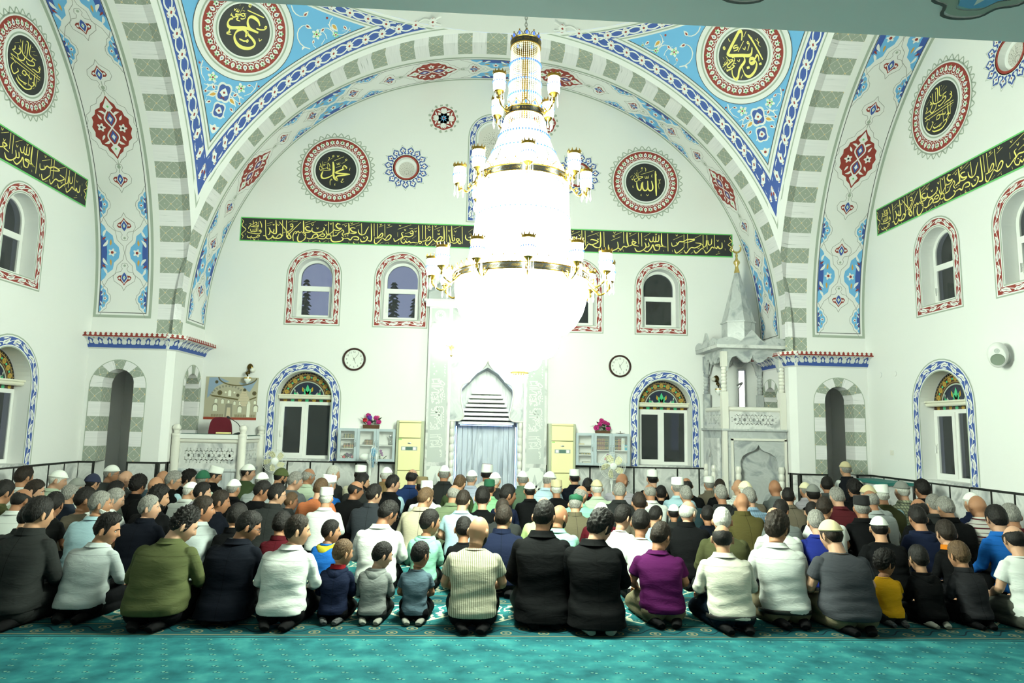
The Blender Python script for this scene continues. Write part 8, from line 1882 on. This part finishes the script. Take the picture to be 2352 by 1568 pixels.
def glasses_mesh(pose):
    mb = MB()
    for sd in (-1, 1):
        c = (sd*.033, .098, .012); mb.tube([(c[0]+.023*math.cos(t), c[1]-.004*abs(math.cos(t)), c[2]+.017*math.sin(t)) for t in [2*PI*i/20 for i in range(21)]], .0016, 6, caps=False)
        mb.tube([(sd*.056, .096, .016), (sd*.078, .060, .016), (sd*.084, .0, .012), (sd*.083, -.012, .0)], .0018, 6)
    mb.tube([(-.010, .100, .014), (0, .103, .017), (.010, .100, .014)], .0016, 6)
    return xform(mb, pose.head)
# garments
def top_mesh(kind, pose, hi, seed):
    thick = {'shirt': .012, 'tee': .012, 'polo': .012, 'suit': .022, 'jacket': .022, 'sweater': .017, 'hoodie': .022, 'vest': .022, 'robe': .022}[kind]
    hem = {'suit': .050, 'robe': .03}.get(kind, .112); short = kind in ('tee', 'polo'); mb = MB()
    torso_rings(mb, pose, thick, z0=hem, ztop=.618 if kind not in ('tee',) else .606, n=56 if hi else 28, levels=44 if hi else 18, fold=(.0042 if kind in ('shirt', 'tee', 'polo') else .003) if hi else 0, seed=seed, flare=.34 if kind in ('suit', 'robe') else .05)
    end = .62 if short else (.30 if kind == 'vest' else 1.93)
    for sd in (-1, 1):
        if kind == 'vest': continue
        n = 22 if hi else 12; ts = np.linspace(0, end, n); p = arm_pts(sd, pose, 0, end, n); r = [arm_r(t, thick*.62 + (.012*ss(.1, .62, t) if short else .004*math.sin(9*t+seed+sd)*(.6 if hi else 0)), pose.g) for t in ts]
        mb.ball(p[0], .050*(1+(pose.g-1)*.5)+thick*.62, 14, 10); mb.tube(p, r, 16)
    xform(mb, pose.bend); return remeshed(mb, .0075 if hi else .013, 2 if hi else 2)
def sleeves_mesh(pose, hi):
    mb = MB()
    for sd in (-1, 1): mb.ball(arm_pts(sd, pose, 0, 0, 1)[0], .058, 12, 8); mb.tube(arm_pts(sd, pose, 0, 1.93, 14), [arm_r(t, .009, pose.g) for t in np.linspace(0, 1.93, 14)], 12)
    xform(mb, pose.bend); return remeshed(mb, .009 if hi else .013, 2)
def trousers_mesh(pose, hi):
    mb = MB(); torso_rings(mb, pose, .006, z0=.11, ztop=.25, n=28, levels=8); legs(mb, .008, pose); xform(mb, pose.bend); return remeshed(mb, .009 if hi else .014, 3 if hi else 2)
def sock_mesh(pose, sd, hi, splay=0.0):
    mb = MB(); foot(mb, sd, .002, splay); return remeshed(mb, .006 if hi else .011, 2)
def collar_mesh(pose, kind):
    """standing or folded collar round the neck, open at the throat"""
    mb = MB(); n = 40; h, fold_ = {'shirt': (.036, 1), 'polo': (.030, 1), 'suit': (.042, 1), 'jacket': (.050, 0), 'sweater': (.018, 0), 'vest': (.034, 0), 'tee': (.010, 0), 'robe': (.03, 0), 'hoodie': (.02, 0)}[kind]
    a0 = R_(90+24) if kind in ('shirt', 'polo', 'suit', 'jacket', 'vest') else R_(90); a1 = a0 + 2*PI - 2*(a0-R_(90)); o = .012 if kind in ('suit', 'jacket', 'vest', 'hoodie') else .004
    rr = lambda k, z, e: [(( .067+e)*k*math.cos(a0+(a1-a0)*i/n), .043+(.067+e)*k*math.sin(a0+(a1-a0)*i/n), z + .010*-math.sin(a0+(a1-a0)*i/n)) for i in range(n+1)]
    z0 = .603; seq = [rr(1.14, z0, o), rr(1.06, z0+h*.6, o), rr(1.04, z0+h, o), rr(1.09, z0+h*1.04, o+.003)]
    seq += [rr(1.22, z0+h*.35, o+.007), rr(1.30, z0-.002, o+.012)] if fold_ else [rr(1.12, z0+h*.7, o+.004), rr(1.20, z0, o+.006)]
    for A, B in zip(seq, seq[1:]):
        mb.add(A+B, [(i, i+1, n+2+i, n+1+i) for i in range(n)])
    return xform(mb, pose.bend)
def hood_mesh(pose, hi):
    mb = MB(); n = 28
    for q, (rr, y, z, r) in enumerate(((.098, .018, .600, .034), (.112, -.012, .585, .036), (.095, -.045, .560, .034))):
        a0, a1 = R_(150-q*22), R_(390+q*22); pts = [(rr*math.cos(a0+(a1-a0)*i/n), y+.045+rr*.85*math.sin(a0+(a1-a0)*i/n), z - .018*max(0, -math.sin(a0+(a1-a0)*i/n)) - (.03 if i in (0, n) else 0)) for i in range(n+1)]; mb.tube(pts, [r*(.55+.45*math.sin(PI*i/n)) for i in range(n+1)], 12)
    mb.ball((0, -.085, .530), (.075, .036, .065), 14, 10); xform(mb, pose.bend); return remeshed(mb, .008 if hi else .012, 3)
def belt_mesh(pose):
    mb = MB(); T = np.array(TORSO); z = .108; rs = []
    for dz, o in ((-.018, .020), (-.016, .025), (.016, .025), (.018, .020)):
        a, b = .180*(1+(pose.g-1)), .166*(1+(pose.g-1)); q = sup(a+o, b+o, 40, 2.6); rs.append([(x, y-.05, z+dz - .02*(y/(b+o)) ) for x, y in q])
    mb.rings(rs, 0, False, False); return xform(mb, pose.bend)
# ---------------------------------------------------------------- people: materials, placing, naming
def rgbc(c): return tuple(.70*lin(q)**1.10 for q in c)
def cloth(name, c, kind='plain', bump=.35):
    key = 'cloth_'+name+('' if kind in ('plain', 'pin', 'bands', 'check', 'plaid') else '_'+kind)
    if key in MATS: return MATS[key]
    m = mat(key, rgbc(c), .85, spec=.06); nt, b = nodes_of(m); tc = nt.nodes.new('ShaderNodeTexCoord')
    n = nt.nodes.new('ShaderNodeTexNoise'); n.inputs['Scale'].default_value = 1; n.inputs['Detail'].default_value = 3; n.inputs['Distortion'].default_value = 1.2
    mp = nt.nodes.new('ShaderNodeMapping'); mp.inputs['Scale'].default_value = (7, 7, 22); nt.links.new(tc.outputs['Object'], mp.inputs[0]); nt.links.new(mp.outputs[0], n.inputs['Vector'])
    bu = nt.nodes.new('ShaderNodeBump'); bu.inputs['Strength'].default_value = bump; bu.inputs['Distance'].default_value = .014; nt.links.new(n.outputs['Fac'], bu.inputs['Height']); nt.links.new(bu.outputs['Normal'], b.inputs['Normal'])
    sp = nt.nodes.new('ShaderNodeSeparateXYZ'); nt.links.new(tc.outputs['Object'], sp.inputs[0])
    def two(fac, c2):
        mx = nt.nodes.new('ShaderNodeMix'); mx.data_type = 'RGBA'; mx.inputs[6].default_value = (*rgbc(c), 1); mx.inputs[7].default_value = (*rgbc(c2), 1); nt.links.new(fac, mx.inputs[0]); nt.links.new(mx.outputs[2], b.inputs['Base Color'])
    fr = lambda ax, p, w: mth(nt, 'LESS_THAN', mth(nt, 'FRACT', mth(nt, 'MULTIPLY', sp.outputs[ax], 1/p)), w)
    if kind == 'seam': two(mth(nt, 'LESS_THAN', mth(nt, 'ABSOLUTE', sp.outputs[0]), .0016), tuple(q*.3 for q in c))
    if kind == 'yoke': two(mth(nt, 'LESS_THAN', mth(nt, 'ABSOLUTE', mth(nt, 'SUBTRACT', sp.outputs[2], .512)), .0018), tuple(q*.8 for q in c))
    if kind == 'pin': two(fr(0, .0155, .42), (150, 148, 128))
    if kind == 'check': two(mth(nt, 'MAXIMUM', fr(0, .03, .12), fr(2, .03, .12)), tuple(int(q*.72) for q in c))
    if kind == 'plaid': two(mth(nt, 'MAXIMUM', fr(0, .035, .3), fr(2, .035, .3)), (118, 126, 110))
    if kind == 'bands': two(mth(nt, 'MAXIMUM', fr(2, .085, .16), fr(2, .0425, .12)), (92, 36, 46))
    return m
SKINS = [mat('skin_%d' % i, rgb(*c, .72), .55, spec=.25) for i, c in enumerate(((198, 150, 118), (184, 134, 102), (206, 160, 132), (170, 120, 90)))]
M_LIP = mat('lip', rgb(150, 88, 78), .5); M_EYEW = mat('eye_white', (.38, .36, .34), .3); M_IRIS = mat('eye_iris', (.03, .02, .015), .2)
def hair_mat(name, c, c2):
    m = mat('hair_'+name, rgb(*c), .6, spec=.22); nt, b = nodes_of(m); tc = nt.nodes.new('ShaderNodeTexCoord'); n = nt.nodes.new('ShaderNodeTexNoise'); n.inputs['Scale'].default_value = 1; n.inputs['Detail'].default_value = 3
    mp = nt.nodes.new('ShaderNodeMapping'); mp.inputs['Scale'].default_value = (150, 150, 30); r = ramp(nt, [(.3, rgb(*c)), (.7, rgb(*c2))]); bu = nt.nodes.new('ShaderNodeBump'); bu.inputs['Strength'].default_value = .8; bu.inputs['Distance'].default_value = .006
    nt.links.new(tc.outputs['Object'], mp.inputs[0]); nt.links.new(mp.outputs[0], n.inputs['Vector']); nt.links.new(n.outputs['Fac'], r.inputs[0]); nt.links.new(r.outputs[0], b.inputs['Base Color']); nt.links.new(n.outputs['Fac'], bu.inputs['Height']); nt.links.new(bu.outputs['Normal'], b.inputs['Normal']); return m
HAIR = dict(k=hair_mat('black', (10, 9, 9), (30, 26, 24)), d=hair_mat('dark_brown', (20, 15, 12), (46, 36, 28)), b=hair_mat('brown', (58, 42, 28), (96, 74, 52)), g=hair_mat('grey', (82, 80, 76), (150, 148, 142)), w=hair_mat('silver', (150, 150, 144), (206, 206, 198)))
HNAME = dict(k='black', d='dark brown', b='brown', g='grey', w='silver')
CAPC = dict(white=(232, 234, 228), beige=(190, 178, 142), navy=(26, 32, 58), green=(24, 84, 58), grey=(120, 122, 118), olive=(66, 76, 36), black=(20, 20, 22), tan=(112, 98, 68), cream=(224, 216, 180), lace=(236, 238, 232))
def knit(name):
    m = mat('cap_'+name, rgb(*CAPC[name]), .9, bump=(220 if name != 'lace' else 130, .5 if name != 'lace' else .9, .004)); return m
M_RIMG = mat('spectacle_frame', (.02, .02, .02), .3); M_CAPRED = mat('cap_red_felt', rgb(120, 26, 36), .9); M_BELT = mat('black_leather_belt', (.015, .014, .013), .4)
GEO = {}
def cached(key, fn):
    if key not in GEO: GEO[key] = fn()
    return GEO[key]
def mesh_of(mb, name):
    me = bpy.data.meshes.new(name); me.from_pydata([tuple(v) for v in mb.v], [], mb.f)
    if any(mb.m): me.polygons.foreach_set('material_index', mb.m)
    me.polygons.foreach_set('use_smooth', [True]*len(me.polygons)); me.update(); return me
def put(name, me, mats, parent, flat=False):
    mats = mats if isinstance(mats, (list, tuple)) else [mats]
    while len(me.materials) < len(mats): me.materials.append(mats[len(me.materials)])
    o = bpy.data.objects.new(name, me); COL.objects.link(o)
    for i, m in enumerate(mats): o.material_slots[i].link = 'OBJECT'; o.material_slots[i].material = m
    if parent is not None: o.parent = parent
    return o
def parse():
    out = []
    for i, l in enumerate(FOLK.strip().split('\n')):
        t = l.split(); cap = None if t[6] == '-' else t[6]
        out.append(dict(i=i, x=float(t[0]), y=float(t[1]), kid=t[2] == 'k', yaw=float(t[3]), pitch=float(t[4]), hair=t[5], cap=cap, top=t[7], col=t[8], ex=set(t[9].split(',')) - {'-'}, front=i < 19))
    return out
folk = parse()
ROWS = [7.15, 8.05, 8.90, 9.70, 10.45, 11.15, 11.80]
for p in folk:
    h = .66 if p['kid'] else .84; d = ray(p['x'], p['y']); k = (h-CAM[2])/d.z if d.z < -1e-4 else 99; yc = min(20, (d*k).y)
    if p['front']: Y = 6.08
    elif 'row1' in p['ex']: Y = 7.15 if p['y'] > 1138 else 7.6
    else:
        Y = float(np.interp(yc, [7.3, 8.0, 13.5], [7.6, 8.1, 11.9])); Y = min(ROWS[1:], key=lambda r: abs(r-Y))
    if p['cap'] == 'I': Y = 12.15
    if 'seated' in p['ex']: Y = 11.0
    p['Y'] = Y
def at(p):
    q = on_y(p['x'], p['y'], p['Y']); return q
for p in folk:
    if p['front']: p['Y'] = 6.08 + (.09 if p['i'] % 2 else -.07)*(0 if p['kid'] else 1)
for it in range(90):                                       # keep shoulders out of each other and out of the walls
    for p in folk:
        q = at(p)
        lim = 6.22 if p['Y'] < 11.2 else 4.9
        while abs(q.x) > lim and p['Y'] > 6.0: p['Y'] -= .05; q = at(p); lim = 6.22 if p['Y'] < 11.2 else 4.9
        p['q'] = q
    moved = False
    for a in folk:
        for b in folk:
            if a['i'] >= b['i'] or (a['front'] and b['front']): continue
            dx = abs(a['q'].x-b['q'].x); dy = abs(a['Y']-b['Y']); mx = .36 if (a['kid'] or b['kid']) else .42
            if dx < mx and dy < .64 - .5*dx:
                far, near = (a, b) if a['y'] < b['y'] else (b, a)
                if not far['front']: far['Y'] += .06
                if not near['front']: near['Y'] -= .05
                for c in (a, b): c['Y'] = min(max(c['Y'], 6.08), 12.15); c['q'] = at(c)
                moved = True
    if not moved: break
CAPW = dict(C='skullcap', F='flat-topped prayer cap', N='knitted beanie', T='flat cap', I='white turbaned cap with a red crown')
def describe(p):
    top = {'shirt': 'shirt', 'tee': 'T-shirt', 'polo': 'polo shirt', 'suit': 'suit jacket', 'jacket': 'jacket', 'sweater': 'sweater', 'hoodie': 'hooded top', 'vest': 'vest', 'robe': 'robe'}[p['top']]
    who = 'boy' if p['kid'] else 'man'; cn = CNAME.get(p['col'], p['col'])
    if p['cap']: hd = CAPW['I'] if p['cap'] == 'I' else {'lace': 'white crocheted'}.get(p['cap'][1:], p['cap'][1:])+' '+CAPW[p['cap'][0]]
    elif p['hair'] == 'B': hd = 'bald head'
    elif p['hair'][0] == 'b': hd = 'balding '+HNAME[p['hair'][1]]+' hair'
    else: hd = {'s': 'short ', 'q': 'swept ', 't': 'spiky ', 'w': 'thick ', 'c': 'curly '}[p['hair'][0]]+HNAME[p['hair'][1]]+' hair'
    ex = []
    if 'glass' in p['ex']: ex.append('glasses')
    if 'moust' in p['ex']: ex.append('moustache')
    if 'beard' in p['ex']: ex.append('beard')
    return who, '%s %s' % (cn, top), hd, ex
def neighbour(p, others):
    """the clearest person right in front, by image distance"""
    best = None
    for o in others:
        if o is p: continue
        d = math.hypot(o['x']-p['x'], (o['y']-p['y'])*1.5)
        if best is None or d < best[0]: best = (d, o)
    return best[1]
for p in folk: p['desc'] = describe(p); p['f1'] = '%s in %s %s' % ((('an' if False else p['desc'][0]),) + tuple(p['desc'][1].rsplit(' ', 1))) if False else '%s in %s' % (p['desc'][0], p['desc'][1])
cnt = lambda k: {v: sum(1 for q in folk if q[k] == v) for v in {q[k] for q in folk}}
for p in folk: p['f2'] = p['f1'] + (' and ' + p['desc'][2] if p['cap'] else ' with ' + p['desc'][2]) + (' and ' + p['desc'][3][0] if p['desc'][3] else '')
c1, c2 = cnt('f1'), cnt('f2'); uniq = [p for p in folk if c1[p['f1']] == 1]
for p in folk:
    if p['cap'] == 'I': p['label'] = 'man in a cream robe and white turbaned cap kneeling before the prayer niche'; continue
    if c1[p['f1']] == 1 or c2[p['f2']] == 1: p['label'] = p['f2'] + (', kneeling nearest the camera' if p['front'] else ' kneeling in the rows'); continue
    nb = neighbour(p, [o for o in uniq if o['cap'] != 'I']); side = 'left of' if nb['x'] > p['x'] + 25 else 'right of' if nb['x'] < p['x'] - 25 else ('behind' if nb['y'] > p['y'] else 'in front of')
    p['label'] = '%s, %s the %s' % (p['f1'] if len(p['f2'].split()) + len(nb['f1'].split()) > 12 else p['f2'], side, nb['f1'])
seen = {}
for p in folk: seen.setdefault(p['label'], []).append(p)
for lb, ps in seen.items():
    if len(ps) > 1:
        for o, w in zip(sorted(ps, key=lambda q: q['Y']), ['nearer', 'farther', 'farthest']): o['label'] = lb + ', ' + w
def build_person(p):
    hi = p['front'] or p['Y'] < 7.75; q = p['q']; rnd = random.Random(p['i']*7+3)
    yq = p['yaw'] if hi else min((0, 20, 40, 58), key=lambda v: abs(v-p['yaw'])); pq = p['pitch'] if hi else min((8, 16), key=lambda v: abs(v-p['pitch']))
    build = 'kid' if p['kid'] else ('big' if 'big' in p['ex'] else ('med' if hi else 'slim' if p['i'] % 3 == 0 else 'med'))
    g = {'kid': .88, 'big': 1.15, 'med': .97, 'slim': .92}[build]; hs = 1.36 if p['kid'] else 1.09
    tw = R_(yq)*.20 if yq > 0 else R_(yq)*.2
    if yq > 30: yq = yq*1.18
    sp_y = .012*(p['i'] % 3) if hi else 0.0
    mk = lambda st: Pose(st=st, splay=sp_y, lean=.055 if p['kid'] else .075, twist=tw, yaw=R_(yq), pitch=R_(pq), girth=g, hs=hs, wid=.90 if p['kid'] else 1.0)
    pose = mk(1.0)
    if hi and 'seated' not in p['ex']:
        tz = lambda q_: max(q_.head(_HV)[:, 2]) + .014; s0 = q.z/tz(pose); s1 = min(max(s0, .66 if p['kid'] else .97), .80 if p['kid'] else 1.07); pose = mk(1.0 + (q.z/s1 - tz(pose))/.46)
    key = ('p', p['i']) if hi else (build, yq, pq)
    body = cached(('body',)+key, lambda: body_mesh(pose, hi))
    ztop = pose.head(np.array([[0, 0, .118]]))[0]; topz = max(pose.head(_HV)[:, 2]) + (.016 if p['hair'][0] != 'B' else 0) + ({'F': .012, 'I': .02}.get(p['cap'][0], 0) if p['cap'] else 0)
    s = q.z/topz; lift = 0.0
    if 'seated' in p['ex']: s = 1.0; lift = q.z - topz
    smin, smax = (.64, 1.0) if p['kid'] else (.90, 1.20)
    p['s'] = s; s = min(max(s, smin), smax)
    hx, hy = float(pose.hc[0]), float(pose.hc[1]); fa = rnd.uniform(-.05, .05) if not p['front'] else 0.0
    root = put('person', body, [SKINS[p['i'] % 4], M_LIP], None); root.location = (q.x - s*hx, p['Y'] - s*hy, lift + .001); root.scale = (s, s, s); root.rotation_euler = (0, 0, fa)
    tag(root, p['label'], 'person', 'worshippers kneeling in rows')
    col = CLOTH[p['col']]; kind = {'striped': 'pin', 'striped2': 'bands', 'check': 'check', 'checkblue': 'check', 'plaid': 'plaid'}.get(p['col'], 'seam' if p['top'] in ('suit', 'jacket') else 'yoke' if p['top'] == 'shirt' else 'plain')
    cm = cloth(p['col'], col, kind); top = p['top']
    gname = {'shirt': 'shirt', 'tee': 't_shirt', 'polo': 'polo_shirt', 'suit': 'suit_jacket', 'jacket': 'jacket', 'sweater': 'sweater', 'hoodie': 'hooded_top', 'vest': 'vest', 'robe': 'robe'}[top]
    tm = cached(('top', top)+key, lambda: top_mesh(top, pose, hi, p['i'])); to = put(gname, tm, cm, root)
    if top == 'vest': put('sleeves', cached(('sl',)+key, lambda: sleeves_mesh(pose, hi)), cloth('white' if 'seated' in p['ex'] else 'slateblue', CLOTH['white' if 'seated' in p['ex'] else 'paleblue']), root)
    if top != 'tee' or hi: put('collar', cached(('col', top)+key, lambda: mesh_of(collar_mesh(pose, top), 'collar')), cloth('redcollar', (130, 28, 36)) if 'redcollar' in p['ex'] else cloth('orangecollar', (214, 130, 40)) if 'orangecollar' in p['ex'] else cm, to)
    if top == 'suit': put('shirt_collar', cached(('scol',)+key, lambda: mesh_of(xform(collar_mesh(pose, 'polo'), lambda v: (v-[0, .043, 0])*[.93, .93, 1]+[0, .043, .010]), 'collar')), cloth('white', CLOTH['white']), root)
    if top == 'hoodie' or (p['front'] and p['kid'] and top == 'jacket' and 'redcollar' in p['ex']): put('hood', cached(('hood',)+key, lambda: hood_mesh(pose, hi)), cloth('yellowhood', (196, 184, 60)) if 'yellowhood' in p['ex'] else cm, to)
    tcol = (cloth('khaki', (128, 120, 98)) if 'khaki' in p['ex'] else cloth('navytrouser', (24, 38, 52)) if 'navytrouser' in p['ex'] else cloth('greytrouser', (92, 94, 88)) if 'greytrouser' in p['ex'] else cloth('dark_trouser', (22, 23, 26)) if p['i'] % 3 else cloth('charcoal', CLOTH['charcoal']))
    put('trousers', cached(('tr',)+key, lambda: trousers_mesh(pose, hi)), tcol, root)
    sk = cloth('sock_grey', (150, 150, 142)) if 'greysock' in p['ex'] else cloth('sock_stripe', (96, 98, 100), 'check') if 'stripesock' in p['ex'] else cloth('sock_dark', (28, 28, 30))
    for sd in (-1, 1): put('sock', cached(('sk', sd, hi, p['i'] % 3 if hi else 0), lambda: sock_mesh(pose, sd, hi, sp_y)), sk, root)
    if 'belt' in p['ex']: put('belt', mesh_of(belt_mesh(pose), 'belt'), M_BELT, root)
    hm = HAIR[p['hair'][1]] if p['hair'] != 'B' else HAIR['k']
    if p['hair'] != 'B':
        st = 'u' if p['cap'] and p['hair'][0] != 'b' else p['hair'][0]; sd_ = p['i'] % 5 if hi else 1; put('hair', cached(('hair', st, sd_)+key, lambda: mesh_of(hair_mesh(st, pose, sd_), 'hair')), hm, root)
    if p['cap']:
        k = p['cap'][0]; c = 'white' if k == 'I' else p['cap'][1:]; co = put('prayer_cap' if k != 'T' else 'flat_cap', cached(('cap', k)+key, lambda: mesh_of(cap_mesh(k, pose), 'cap')), [knit(c), M_CAPRED] if k == 'I' else knit(c), root)
        if hi or k in 'CN': put('cap_band', cached(('rim', k)+key, lambda: mesh_of(rim_mesh(pose, k), 'band')), knit(c), co)
    bm_ = HAIR['w'] if 'greybeard' in p['ex'] else hm
    if 'beard' in p['ex']: put('beard', cached(('beard',)+key, lambda: mesh_of(beard_mesh(pose, p['i']), 'beard')), bm_, root)
    if 'moust' in p['ex']: put('moustache', cached(('mo',)+key, lambda: mesh_of(beard_mesh(pose, 2, True), 'moustache')), HAIR['g'], root)
    if 'glass' in p['ex']: put('glasses', cached(('gl',)+key, lambda: mesh_of(glasses_mesh(pose), 'glasses')), M_RIMG, root)
    if yq >= 36:
        put('eyes', cached(('eye',)+key, lambda: mesh_of(eyes_mesh(pose), 'eyes')), [M_EYEW, M_IRIS, SKINS[p['i'] % 4]], root)
        put('eyebrows', cached(('brow',)+key, lambda: mesh_of(brow_mesh(pose), 'brows')), HAIR['k'] if p['hair'][-1] in 'kB' else hm, root)
    return root
for p in folk: p['root'] = build_person(p)
